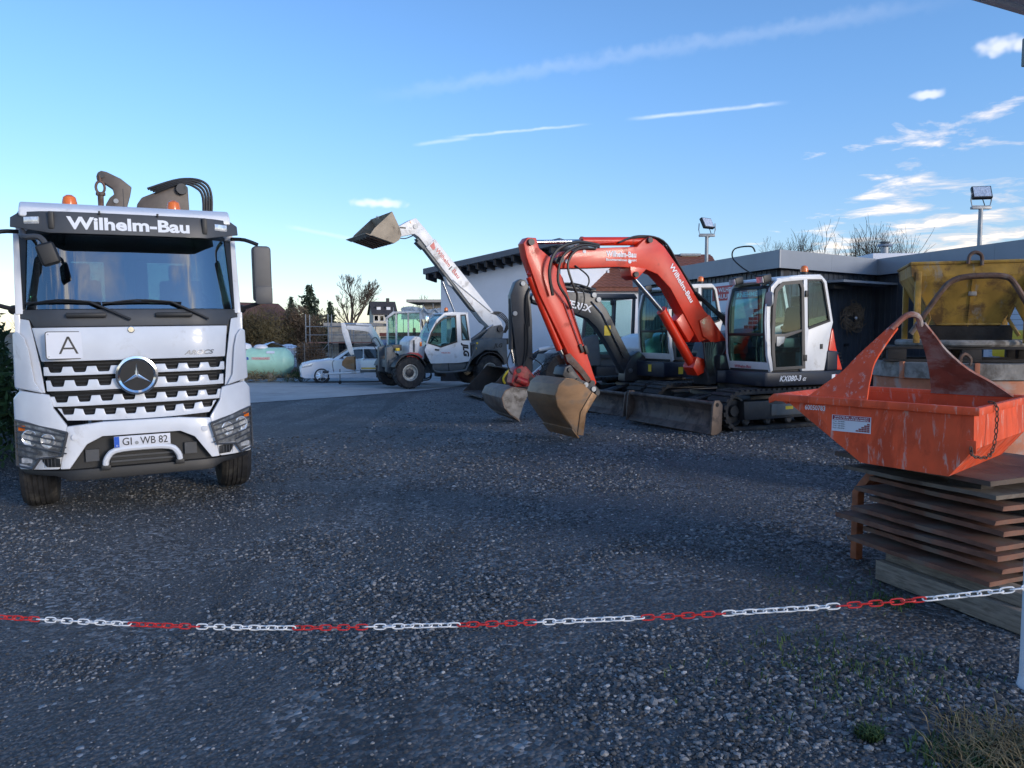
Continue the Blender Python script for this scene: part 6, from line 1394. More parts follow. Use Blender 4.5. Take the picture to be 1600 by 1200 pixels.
# ---------------------------------------------------------------- wheel loader behind the excavators
def build_loader():
    f = Vector((-.95, -.28)).normalized(); zb = -.22
    T = thing('wheel_loader', 'wheel loader with white lift arms and grey cab half hidden behind the dark boom', 'wheel loader', (2.4, 22.6, zb), f)
    for x in (1.25, -1.2):
        for s in (-1, 1): wheel(T, (x, s * .82, .40), (0, s, 0), .62, .42, .30, GALV, lugs=18, hub=.45)
    M().prism([(1.9, .35), (1.6, .95), (.6, 1.0), (.5, .5)], 'y', -.4, .4, .03).build('front_frame', GREYSTEEL, T)
    M().prism([(.45, .35), (.45, .9), (-.7, 1.0), (-.9, 1.45), (-2.1, 1.35), (-2.3, .9), (-2.2, .4)], 'y', -.62, .62, .06, 3).build('rear_body', GREYSTEEL, T)
    M().prism([(.75, .62), (.80, 1.05), (.62, 1.45), (.2, 1.52), (.1, .62)], 'y', .45, .86, .06, 3).build('side_cowl', GREYSTEEL, T)
    M().bx(-.6, .3, .55, .95, .25, .62, .03).build('step_box', DARKSTEEL, T)
    # cab
    c = M()
    for y in (-.68, .68):
        for x0, x1 in ((.72, .52), (-.25, -.28), (-.86, -.92)): c.prism([(x0, .9), (x1, 2.55), (x1 - .08, 2.55), (x0 - .09, .9)], 'y', y - .04, y + .04, .01)
    c.prism([(.70, 2.52), (.62, 2.66), (-.95, 2.68), (-1.05, 2.54)], 'y', -.76, .76, .03); c.bx(-.95, .70, -.72, .72, .85, .95)
    cb = c.build('cab', SATIN, T)
    for y in (-.68, .68):
        M().prism([(.62, .95), (.47, 2.50), (-.26, 2.50), (-.24, .95)], 'y', y - .006, y + .006).build('door_pane', GLASSC, cb); M().prism([(-.33, .95), (-.36, 2.50), (-.88, 2.50), (-.84, .95)], 'y', y - .006, y + .006).build('side_pane', GLASSC, cb)
    for z in (1.35, 2.35): M().bx(-.30, -.20, .72, .77, z, z + .14, .01).build('hinge', BLACK, cb)
    M().box((.55, .80, 2.28), (.10, .16, .30), bev=.03).build('mirror', BLACK, cb)
    M().box((.70, .45, 2.45), (.12, .16, .14), bev=.02).build('work_lamp', BLACK, cb)
    q = M().box((-.25, 0, 1.30), (.45, .45, .15), bev=.05); q.box((-.48, 0, 1.70), (.14, .44, .70), bev=.05); q.build('seat', SEAT, cb)
    # lift arms, linkage, bucket
    for s in (-1, 1):
        A = [(.55, 1.22), (.72, 1.32), (.98, 1.16), (1.6, .82), (2.22, .30), (2.30, .02), (2.12, -.06), (1.74, .10), (.88, .82), (.55, 1.0)]
        a = M().prism(A, 'y', s * .52 - .05, s * .52 + .05, .012).build('lift_arm', WHITE2, T)
        if s > 0:
            u = Vector((-.72, 0, .52)).normalized(); text('Wilhelm-Bau', TEXTRED, a, (2.10, s * .52 + .052, .18), u, (u.z, 0, -u.x), .17, .03, 1.15)
    c = M().cyl((.9, 0, 1.20), (1.7, 0, 1.08), .06, n=12).build('tilt_cylinder', WHITE2, T); M().cyl((1.7, 0, 1.08), (2.2, 0, .80), .035, n=10).build('piston_rod', STEELBAR, c)
    M().prism([(2.10, .40), (2.22, .86), (2.32, .86), (2.30, .30)], 'y', -.1, .1, .01).build('tilt_lever', WHITE2, T)
    K = [(2.95, .60), (2.45, .50), (2.32, .25), (2.38, -.05), (2.62, -.18), (3.70, -.16)]
    LB = mat('loader_bucket_dark', (.050, .042, .038), .6, .2, var=.3, scale=4, dirt=(.10, .07, .055), damt=.4)
    bk = M().prism(thick(K, -.03), 'y', -1.15, 1.15, .006).build('bucket', LB, T)
    for s in (-1, 1): M().prism([(2.95, .595), (2.45, .49), (2.34, .25), (2.40, -.04), (2.62, -.165), (3.68, -.15), (3.55, -.02)], 'y', s * 1.13, s * 1.15).build('side_plate', LB, bk)
    M().tube([(2.75, 1.16, .62), (2.95, 1.2, .55), (3.1, 1.2, .35), (3.05, 1.18, .2)], .03, 6, 3).build('bucket_hook', STICKER, bk)
build_loader()

# ---------------------------------------------------------------- mini excavator on its trailer, parked car
def build_mini():
    f = Vector((-1, -.12)).normalized()
    R_ = thing('plant_trailer', 'low white plant trailer with yellow reflective strip and drawbar', 'trailer', (-4.6, 31.0, -.50), f)
    M().bx(-1.9, 1.45, -.85, .85, .0, .14, .02).build('bed', GREYSTEEL, R_)
    for i in range(2): M().bx(-1.9 + 1.66 * i, -.26 + 1.68 * i, .86, .90, .10, .48, .01).build('side_board', WHITE2, R_)
    M().bx(-1.88, 1.40, .901, .905, .13, .20).build('reflective_strip', mat('strip_yellow', (.62, .42, .10), .5), R_)
    for s in (-1, 1):
        M().tube([(1.4, s * .5, .0), (2.65, 0, -.08), (2.9, 0, -.05)], .05, 6).build('drawbar', WHITE2, R_)
        wheel(R_, (-.3, s * .98, -.18), (0, s, 0), .32, .2, .18, GALV)
        M().bx(-.75, .15, s * .88, s * 1.08, .16, .20, .01).build('mudguard', BLACK, R_)
    M().bx(2.75, 2.98, -.06, .06, -.06, .04, .01).build('coupling', DARKSTEEL, R_)
    q = M().cyl((2.3, .12, .1), (2.3, .12, -.42), .03, n=8); q.build('support_leg', GALV, R_); M().cyl((2.3, .06, -.42), (2.3, .18, -.42), .07, n=12).build('jockey_wheel', RUBBER, R_)
    q = M().tube([(2.55, .02, -.02), (2.6, .04, .35), (2.52, .05, .45)], .02, 6, 2); q.build('brake_lever', GALV, R_)
    M().bx(1.36, 1.48, -.5, .5, .14, .52, .02).build('bucket_rest', WHITE2, R_)
    T = thing('mini_excavator', 'white mini excavator with folded arm loaded behind the telehandler', 'excavator', (-4.6, 31.0, -.36), f)
    for s in (-1, 1):
        out = stadium(-1.35, .45, -.36 + .01, .08); q = M(); frame2d(q, out, stadium(-1.31, .41, -.31, .04), 'y', s * .45, s * .75); tr = q.build('track', RUBBER, T)
        M().bx(-1.1, .2, s * .48, s * .70, -.26, -.02, .02).build('track_frame', DARKSTEEL, tr)
    M().prism([(.42, -.0), (.42, .38), (.1, .55), (-.9, .60), (-1.5, .75), (-1.55, .1)], 'y', -.75, .75, .05, 3).build('body', GREYSTEEL, T)
    c = M(); O = [(.42, .90), (.42, 2.15), (.12, 2.36), (-.85, 2.38), (-.95, 1.45), (-.95, .55), (.36, .55)]
    for y in (-.20, .74):
        for a, b in (((.42, .55), (.42, 2.18)), ((.08, .55), (.06, 2.34)), ((-.40, .55), (-.40, 2.36)), ((-.95, .55), (-.87, 2.36))): c.prism(thick([a, b], .055), 'y', y - .03, y + .03, .008)
        c.bx(-.95, .42, y - .03, y + .03, .52, .92)
    c.prism([(.44, 2.14), (.16, 2.38), (-.85, 2.42), (-.92, 2.34), (.1, 2.30), (.38, 2.10)], 'y', -.26, .80, .015); cb = c.build('cab', WHITE2, T)
    for y in (-.20, .74):
        for P in ([(.36, .93), (.36, 2.14), (.09, 2.30), (.08, .93)], [(.02, .93), (.0, 2.32), (-.40, 2.33), (-.40, .93)], [(-.46, .93), (-.46, 2.33), (-.86, 2.33), (-.93, .93)]): M().prism(P, 'y', y - .005, y + .005).build('pane', GLASSC, cb)
    M().bx(.385, .392, -.16, .70, .93, 2.12).build('windscreen', GLASSC, cb)
    q = M().box((-.45, .27, 1.08), (.4, .4, .14), bev=.05); q.box((-.66, .27, 1.45), (.12, .38, .6), bev=.05); q.build('seat', SEAT, cb)
    for y in (.1, .5): M().tube([(.05, y, .6), (.10, y, 1.15), (.02, y, 1.28)], .015, 6, 2).build('lever', BLACK, cb)
    for y in (.0, .55): M().box((.45, y, 2.22), (.1, .12, .1), bev=.02).build('work_lamp', BLACK, cb)
    Y = -.05
    b = M().prism([(.42, .83), (.50, .74), (.62, .78), (1.14, 1.56), (1.30, 1.62), (1.96, 1.68), (2.06, 1.76), (1.98, 1.84), (1.16, 1.80), (1.04, 1.86), (.92, 1.68)], 'y', Y - .09, Y + .09, .012).build('boom', WHITE2, T)
    M().prism([(2.24, 1.93), (2.12, 1.95), (2.02, 1.80), (1.78, .85), (1.74, .68), (1.86, .64), (1.96, .80), (2.20, 1.60)], 'y', Y - .07, Y + .07, .01).build('dipper_arm', WHITE2, T)
    c = M().cyl((1.05, Y, 1.86), (1.65, Y, 1.90), .045, n=10).build('arm_cylinder', WHITE2, T); M().cyl((1.65, Y, 1.9), (2.16, Y, 1.92), .022, n=8).build('piston_rod', STEELBAR, c)
    c = M().cyl((2.18, Y, 1.62), (2.02, Y, 1.05), .035, n=10).build('bucket_cylinder', WHITE2, T); M().cyl((2.02, Y, 1.05), (1.96, Y, .80), .02, n=8).build('piston_rod', STEELBAR, c)
    c = M().cyl((.58, Y, .70), (.82, Y, 1.02), .05, n=10).build('boom_cylinder', WHITE2, T); M().cyl((.82, Y, 1.02), (1.16, Y, 1.52), .025, n=8).build('piston_rod', STEELBAR, c)
    M().tube([(.62, Y + .12, .9), (.85, Y + .14, 1.35), (1.05, Y + .12, 1.2), (.8, Y + .12, .8)], .015, 6, 4).build('hose', HOSE, T)
    M().prism([(.28, .50), (.62, .48), (.62, .86), (.40, .92), (.28, .80)], 'y', Y - .12, Y + .12, .015).build('swing_bracket', GALV, T)
    sh = [(1.72, .62), (2.02, .60), (2.18, .42), (2.20, .26), (2.02, .12), (1.70, .06)]
    bk = M().prism(thick(sh, -.02), 'y', Y - .35, Y + .35, .004).build('bucket', BUCKET, T)
    for s in (-1, 1): M().prism([(1.72, .61), (2.01, .585), (2.165, .41), (2.18, .27), (2.01, .135), (1.70, .075)], 'y', Y + s * .34, Y + s * .35).build('side_plate', BUCKET, bk)
build_mini()

def build_car():
    f = Vector((-1, -.25)).normalized(); zb = -.58
    T = thing('estate_car', 'white estate car with dark windows parked behind the plant trailer', 'car', (-5.0, 34.0, zb), f)
    # outline stations across the width: loft of side profiles
    prof = [(4.22, -.30), (4.25, -.02), (4.20, .10), (4.08, .20), (3.6, .30), (3.02, .37), (2.88, .44)]
    low = [(4.22, -.30), (4.25, .08), (4.14, .25), (3.72, .35), (3.02, .43), (1.0, .44), (-.42, .46), (-.55, .30), (-.58, -.25), (-.45, -.36), (4.10, -.36)]
    rings = []
    for y, k, dz in ((-.90, .965, -.04), (-.84, .99, 0), (-.6, 1.0, .015), (0, 1.008, .025), (.6, 1.0, .015), (.84, .99, 0), (.90, .965, -.04)):
        cx = 1.85; rings.append([(cx + (x - cx) * k, y, z + (dz if z > -.2 else 0)) for x, z in low])
    body = M().loft(rings).build('body', CARWHITE, T, smooth=40)
    top = [(2.92, .40), (2.24, .82), (1.95, .90), (1.45, .94), (.75, .92), (.15, .84), (-.30, .62), (-.46, .42)]
    rings = []
    for y, k in ((-.84, -.42), (-.70, -.03), (-.4, 0), (0, .012), (.4, 0), (.70, -.03), (.84, -.42)):
        rings.append([(x, y if abs(y) < .8 else y, (z + k * 0) if abs(y) < .8 else .42) for x, z in top] + [(-.46, y, .38), (2.92, y, .38)])
    M().loft(rings).build('roof', CARWHITE, body, smooth=40)
    for s in (-1, 1):
        def pane(P, nm):
            pts = [(x, s * (.855 - .20 * (z - .40)), z) for x, z in P]; q = [(x, y - s * .006, z) for x, y, z in pts]; n = len(P)
            M().add([(x, y + s * .012, z) for x, y, z in pts] + q, [tuple(range(n)), tuple(range(2 * n - 1, n - 1, -1))] + [(i, (i + 1) % n, n + (i + 1) % n, n + i) for i in range(n)]).build(nm, CARGLASS, body)
        pane([(2.62, .45), (2.22, .74), (1.98, .83), (1.62, .85), (1.62, .45)], 'front_side_window'); pane([(1.56, .45), (1.56, .855), (.80, .84), (.80, .45)], 'rear_side_window'); pane([(.74, .45), (.74, .835), (.2, .76), (-.18, .55), (-.22, .45)], 'quarter_window')
        for x in (3.34, .42):
            w = wheel(T, (x, s * .80, -.26), (0, s, 0), .325, .22, .24, BLACK, hub=.2, bolts=5)
            q = M()
            for i in range(10):
                a = i * .6283; q.cyl((x + .05 * math.cos(a), s * .905, -.26 + .05 * math.sin(a)), (x + .225 * math.cos(a), s * .91, -.26 + .225 * math.sin(a)), .014, n=5)
            q.lathe([(.235, -.01), (.235, .01), (.218, .01), (.218, -.01)], (x, s * .905, -.26), (0, s, 0), 28); q.cyl((x, s * .895, -.26), (x, s * .92, -.26), .06, n=12); q.build('spokes', CHROME, w)
            M().lathe([(.36, 0), (.36, .004), (.30, .004)], (x, s * .893, -.26), (0, s, 0), 28).build('wheel_arch', BLACK, body)
        M().box((2.36, s * .98, .50), (.16, .16, .11), bev=.03).build('door_mirror', CARWHITE, body)
        M().prism([(4.16, .06), (4.12, .18), (3.66, .28), (3.74, .14)], 'y', s * .80, s * .905, .01).build('headlight', LENS, body)
        M().bx(1.60, 1.61, s * .897, s * .902, -.2, .42).build('door_gap', BLACK, body); M().box((1.35, s * .905, .30), (.2, .02, .03), bev=.006).build('door_handle', CARWHITE, body)
        M().bx(3.98, 4.20, s * .60, s * .86, -.22, -.10, .01).build('bumper_intake', BLACK, body)
    M().prism([(-.45, -.22), (.45, -.22), (.50, .08), (-.50, .08)], 'x', 4.245, 4.275, .01).build('grille', BLACK, body)
    M().bx(4.276, 4.285, -.26, .26, -.12, .0).build('number_plate', SIGNWHITE, body)
    M().add([(2.90, -.66, .43), (2.90, .66, .43), (2.25, .60, .835), (2.25, -.60, .835)], [(0, 1, 2, 3)]).build('windscreen', CARGLASS, body)
build_car()

# ---------------------------------------------------------------- orange mortar skip on its stack of plates
SE = Vector((-.70, .714)); SN = Vector((.714, .70)); SO = Vector((2.54, 4.20))       # skip: along its length, across, near corner
def build_skip():
    T = thing('mortar_skip', 'battered orange steel skip with lifting bail and company sticker on the plate stack', 'skip', (SO.x, SO.y, .775), SE)
    # local x = along, local y = left of x = away from the camera is negative
    W = 1.12; zb, zr = .785, 1.185
    sy = -1
    side = [(.115, zb), (.60, zb + .02), (1.09, zr - .025), (0.0, zr - .03), (-.005, zb + .165)]
    body = M(); t = .012
    for y in (0, -W): body.prism(side, 'y', y - (.0 if y == 0 else -t), y - (t if y == 0 else 0))
    def plate(a, b): 
        return thick([a, b], t)
    body.prism(plate((.115, zb), (.60, zb + .02)), 'y', -W + t, -t); body.prism(plate((.60, zb + .02), (1.09, zr - .025)), 'y', -W + t, -t)
    body.prism(plate((-.005, zb + .165), (.115, zb)), 'y', -W + t, -t); body.prism(plate((0, zr - .03), (-.005, zb + .165)), 'y', -W + t, -t)
    b = body.build('body', SKIP, T)
    # folded rim with pouring lip
    q = M(); h0, h1, o = zr - .045, zr + .0, .035
    q.prism([(-.035, h0), (1.145, h0 + .008), (1.185, h0 - .01), (1.19, h0 + .025), (1.155, h1 + .01), (-.035, h1)], 'y', .0, o, .006)
    q.prism([(-.035, h0), (1.145, h0 + .008), (1.185, h0 - .01), (1.19, h0 + .025), (1.155, h1 + .01), (-.035, h1)], 'y', -W - o, -W, .006)
    q.prism([(-.035, h0), (-.001, h0), (-.001, h1), (-.035, h1)], 'y', -W, 0, .006)
    q.prism([(1.07, h1 - .04), (1.16, h1 + .008), (1.19, h1 - .02), (1.195, h1 - .035), (1.155, h1 - .012), (1.08, h1 - .055)], 'y', -W, 0, .003)
    q.build('rim', SKIP, b)
    # caked mortar floor inside
    M().bx(.15, .62, -W + .03, -.03, zb + .03, zb + .06).build('mortar_residue', CONCRETEGREY, b)
    # bail: two flared plates and a top tube
    def leg(A, B, m):
        A, B = [spline([Vector(p) for p in P], 3) for P in (A, B)]
        n = (B[0] - A[0]).cross(A[-1] - A[0]).normalized() * .008; vs, fs = [], []
        for a, c in zip(A, B): vs += [a - n, c - n, a + n, c + n]
        for i in range(len(A) - 1):
            o_ = 4 * i; fs += [(o_, o_ + 1, o_ + 5, o_ + 4), (o_ + 2, o_ + 6, o_ + 7, o_ + 3), (o_, o_ + 4, o_ + 6, o_ + 2), (o_ + 1, o_ + 3, o_ + 7, o_ + 5)]
        k = 4 * (len(A) - 1); fs += [(0, 2, 3, 1), (k, k + 1, k + 3, k + 2)]
        return M().add(vs, fs).build('bail_plate', m, b)
    leg([(.95, -.006, zr - .01), (.846, -.071, 1.276), (.771, -.128, 1.35), (.715, -.2, 1.443), (.614, -.307, 1.58), (.56, -.363, 1.652)], [(.575, -.006, zr - .01), (.588, -.066, 1.269), (.593, -.104, 1.318), (.598, -.172, 1.407), (.566, -.264, 1.524), (.527, -.338, 1.62)], SKIP)
    leg([(.56, -1.112, zr - .01), (.552, -1.09, 1.21), (.524, -.946, 1.33), (.502, -.784, 1.464), (.497, -.655, 1.571), (.498, -.556, 1.653)], [(.06, -1.112, zr - .01), (.16, -1.02, 1.265), (.28, -.915, 1.355), (.368, -.77, 1.475), (.405, -.655, 1.571), (.438, -.557, 1.653)], SKIPGREY)
    M().tube([(.562, -.325, 1.612), (.540, -.353, 1.648), (.512, -.392, 1.690), (.482, -.425, 1.708), (.462, -.465, 1.700), (.464, -.515, 1.682), (.467, -.56, 1.640)], .0185, 10, 4).build('bail_tube', SKIPGREY, b)
    # sticker, paint number, chain
    st = M().bx(.545, .78, .0005, .003, .985, 1.085).build('sticker', SIGNWHITE, b)
    M().bx(.55, .775, .0032, .0042, 1.055, 1.083).build('sticker_band', mat('wine_red', (.28, .02, .05), .5), st)
    text('WILHELM - BAU GmbH', TEXTWHITE, st, (.765, .0044, 1.071), (-1, 0, 0), (0, 0, 1), .0085, .02, .205, ext=.0008)
    text('BAUUNTERNEHMEN', TEXTWHITE, st, (.765, .0044, 1.058), (-1, 0, 0), (0, 0, 1), .0085, .02, .205, ext=.0008)
    for i, s in enumerate(('Wilhelmstraße 10', '35418 Buseck', 'Tel. 06408-', 'Fax 06408-')): text(('Tel. 06406-', 'Fax 06406-')[i % 2], TEXTBLACK, st, (.772, .0032, 1.042 - .0135 * i), (-1, 0, 0), (0, 0, 1), .0075, .01, .075, ext=.0006)
    for r in range(5):
        for c in range(5 - r): M().bx(.552 + .0165 * c, .567 + .0165 * c, .0032, .0038, .992 + .011 * r, 1.001 + .011 * r).build('brick', BRICKRED, st)
    text('60050783', TEXTWHITE, b, (.955, .0006, 1.105), (-1, 0, 0), (0, 0, 1), .030, .02, .13, ext=.002)
    lp = M().bx(-.02, .03, .0, .012, .93, 1.0, .004).build('chain_lug', SKIP, b)
    ln = M(); P = spline([Vector(p) for p in ((.0, .03, .965), (-.012, .06, .93), (-.03, .03, .915), (-.05, -.10, .905), (-.055, -.19, .95), (-.055, -.235, 1.07), (-.045, -.245, 1.185), (0, -.24, 1.20))], 8)
    acc = 0; last = P[0]; k = 0
    for a, c in zip(P, P[1:]):
        acc += (c - a).length
        if acc > .023:
            acc = 0; d = (c - last).normalized(); u = d.orthogonal().normalized(); w = d.cross(u); 
            if k % 2: u = w
            m_ = (c + last) / 2; ln2 = M().tube([m_ + d * .017 * math.cos(t) + u * .009 * math.sin(t) for t in [i * 6.2832 / 10 for i in range(11)]], .0036, 5); ln2.build('chain_link', RUSTEDGE, lp); last = c; k += 1
build_skip()

PA = Vector((-.36, 1.0)).normalized(); PB = Vector((.80, .60)).normalized(); PO = Vector((2.66, 4.12))
def slab(name, lab, m, o, la, lb, z0, th, rot, cat='plate', group=None, warp=0):
    """flat rectangular sheet, near corner o, edges la along PA and lb along PB turned by rot degrees"""
    a = math.atan2(PA.y, PA.x) + R(rot); T = thing(name, lab, cat, (o[0], o[1], z0), (math.cos(a), math.sin(a)), group)
    rr = random.Random(int(z0 * 1e4)); nx, ny = 14, 12; vs, fs = [], []; sg = rr.uniform(-.006, .010); tw = rr.uniform(-.006, .006)
    for k in (0, 1):
        for i in range(nx + 1):
            for j in range(ny + 1):
                ed = i in (0, nx) or j in (0, ny); u, v = i / nx, j / ny; jx, jy = (rr.uniform(-.004, .004), rr.uniform(-.004, .004)) if ed else (0, 0)
                vs.append((u * la + jx, -v * lb + jy, z0 + k * th + sg * (u - .5) * (1 - v) + tw * (u - .5) ** 2 * 2 + (.0015 * math.sin(9 * u + 5 * v))))
    n1 = (nx + 1) * (ny + 1); g_ = lambda k, i, j: k * n1 + i * (ny + 1) + j
    for i in range(nx):
        for j in range(ny): fs += [(g_(0, i, j), g_(0, i + 1, j), g_(0, i + 1, j + 1), g_(0, i, j + 1)), (g_(1, i, j), g_(1, i, j + 1), g_(1, i + 1, j + 1), g_(1, i + 1, j))]
    for i in range(nx):
        for j in (0, ny): fs.append((g_(0, i, j), g_(0, i + 1, j), g_(1, i + 1, j), g_(1, i, j)))
    for j in range(ny):
        for i in (0, nx): fs.append((g_(0, i, j), g_(0, i, j + 1), g_(1, i, j + 1), g_(1, i, j)))
    q = M().add(vs, fs)
    T2 = q.build('sheet', m, T); return T
def build_stack():
    g = 'steel plates stacked under the skip'; names = ['lowest', 'second lowest', 'third lowest', 'fourth from the bottom', 'fourth from the top', 'third from the top', 'second from the top']
    # timbers
    a = math.atan2(PA.y, PA.x)
    for i, (dx, z, h, nm) in enumerate(((.06, .005, .125, 'bottom grey squared timber under the plate stack'), (.10, .133, .075, 'upper squared timber under the plate stack'))):
        T = thing('squared_timber', nm, 'timber', (PO.x + .02 * i, PO.y - .13 + .09 * i, z), PA, 'timbers under the plate stack')
        M().box((.42 - .06 * i, -.07, z + h / 2), (1.02 - .1 * i, .14, h), bev=.006).build('beam', WOOD, T)
    T = thing('squared_timber', 'rear squared timber under the plate stack', 'timber', (PO.x + .55, PO.y + .22, .005), PA, 'timbers under the plate stack'); M().box((.42, -.07, .105), (1.0, .14, .2), bev=.006).build('beam', WOOD, T)
    zs = .212
    spec = [(-.06, -.02, 1.0, .95, 2, .026), (.00, -.03, 1.0, .95, -1, .028), (-.02, -.02, 1.14, .95, 3, .030), (-.02, .0, 1.03, .95, 1, .026), (.03, .02, .98, .95, -2, .028), (-.01, .03, 1.0, .95, 1, .026), (.03, .03, .96, .95, -1, .026)]
    gaps = [.044, .036, .030, .042, .038, .046, .040]
    for i, (dx, dy, la, lb, rot, th) in enumerate(spec):
        slab('steel_plate', 'rusty brown steel plate, %s of the stack' % names[i], RUST, (PO.x + dx + .02 * i * 0, PO.y + dy), la, lb, zs, th, rot, 'steel plate', g)
        sp = thing('spacer_batten', ('thin pale batten above the %s steel plate' if i == 1 else 'dark spacer batten above the %s steel plate') % names[i], 'batten', (PO.x + .22, PO.y + .05, zs + th), PA)
        M().box((.45, -.06, zs + th + gaps[i] / 2), (.86, .05, gaps[i] - .001), bev=.003).build('batten', WOOD if i in (1, 2) else WOODDARK, sp)
        sp2 = thing('spacer_batten', 'rear batten above the %s steel plate' % names[i], 'batten', (PO.x + .70, PO.y + .35, zs + th), PA); M().box((.35, -.06, zs + th + gaps[i] / 2), (.8, .05, gaps[i] - .001), bev=.003).build('batten', WOODDARK, sp2)
        zs += th + gaps[i]
    slab('cover_board', 'grey weathered board near the top of the stack with pale edge', mat('board_grey', (.15, .125, .10), .8, var=.3, scale=4, bump=.25, bscale=40, dirt=(.09, .06, .045), damt=.5, dscale=3), (PO.x - .02, PO.y + .01), 1.08, 1.0, zs, .024, 2, 'board')
    zs += .024
    for (u, v) in ((.25, .12), (.8, .2), (.3, .75)):
        p = PO + PA * u + PB * v; T = thing('support_block', 'dark block between the two top boards, %s' % {.12: 'nearest', .2: 'left one', .75: 'right one'}[v], 'block', (p.x, p.y, zs), PA); M().box((0, 0, zs + .028), (.22, .10, .055), bev=.004).build('block', WOODDARK, T)
    zs += .0565
    top = slab('top_board', 'dark worn plywood sheet carrying the orange skip', mat('ply_dark', (.085, .062, .048), .75, var=.35, scale=3, bump=.25, bscale=40, dirt=(.16, .12, .09), damt=.45, dscale=4), (PO.x - .05, PO.y + .02), 1.10, 1.05, zs, .028, 3, 'board')
    print('STACK TOP', zs + .028)
    # orange bent trestle leaning behind
    T = thing('steel_trestle', 'orange rusted bent steel trestle behind the plate stack', 'trestle', (2.42, 5.35, 0), PA)
    TR = mat('trestle_orange', (.34, .11, .045), .7, var=.3, scale=6, dirt=(.12, .06, .04), damt=.5)
    for y in (.0, -.75):
        M().prism(thick([(0, .0), (0, .48), (-.06, .56), (-.22, .74)], .055), 'y', y - .03, y + .03, .006).build('leg', TR, T)
    M().bx(-.1, -.04, -.72, -.03, .50, .56, .006).build('crossbar', TR, T); M().bx(-.26, -.2, -.72, -.03, .66, .72, .006).build('crossbar', TR, T)
build_stack()

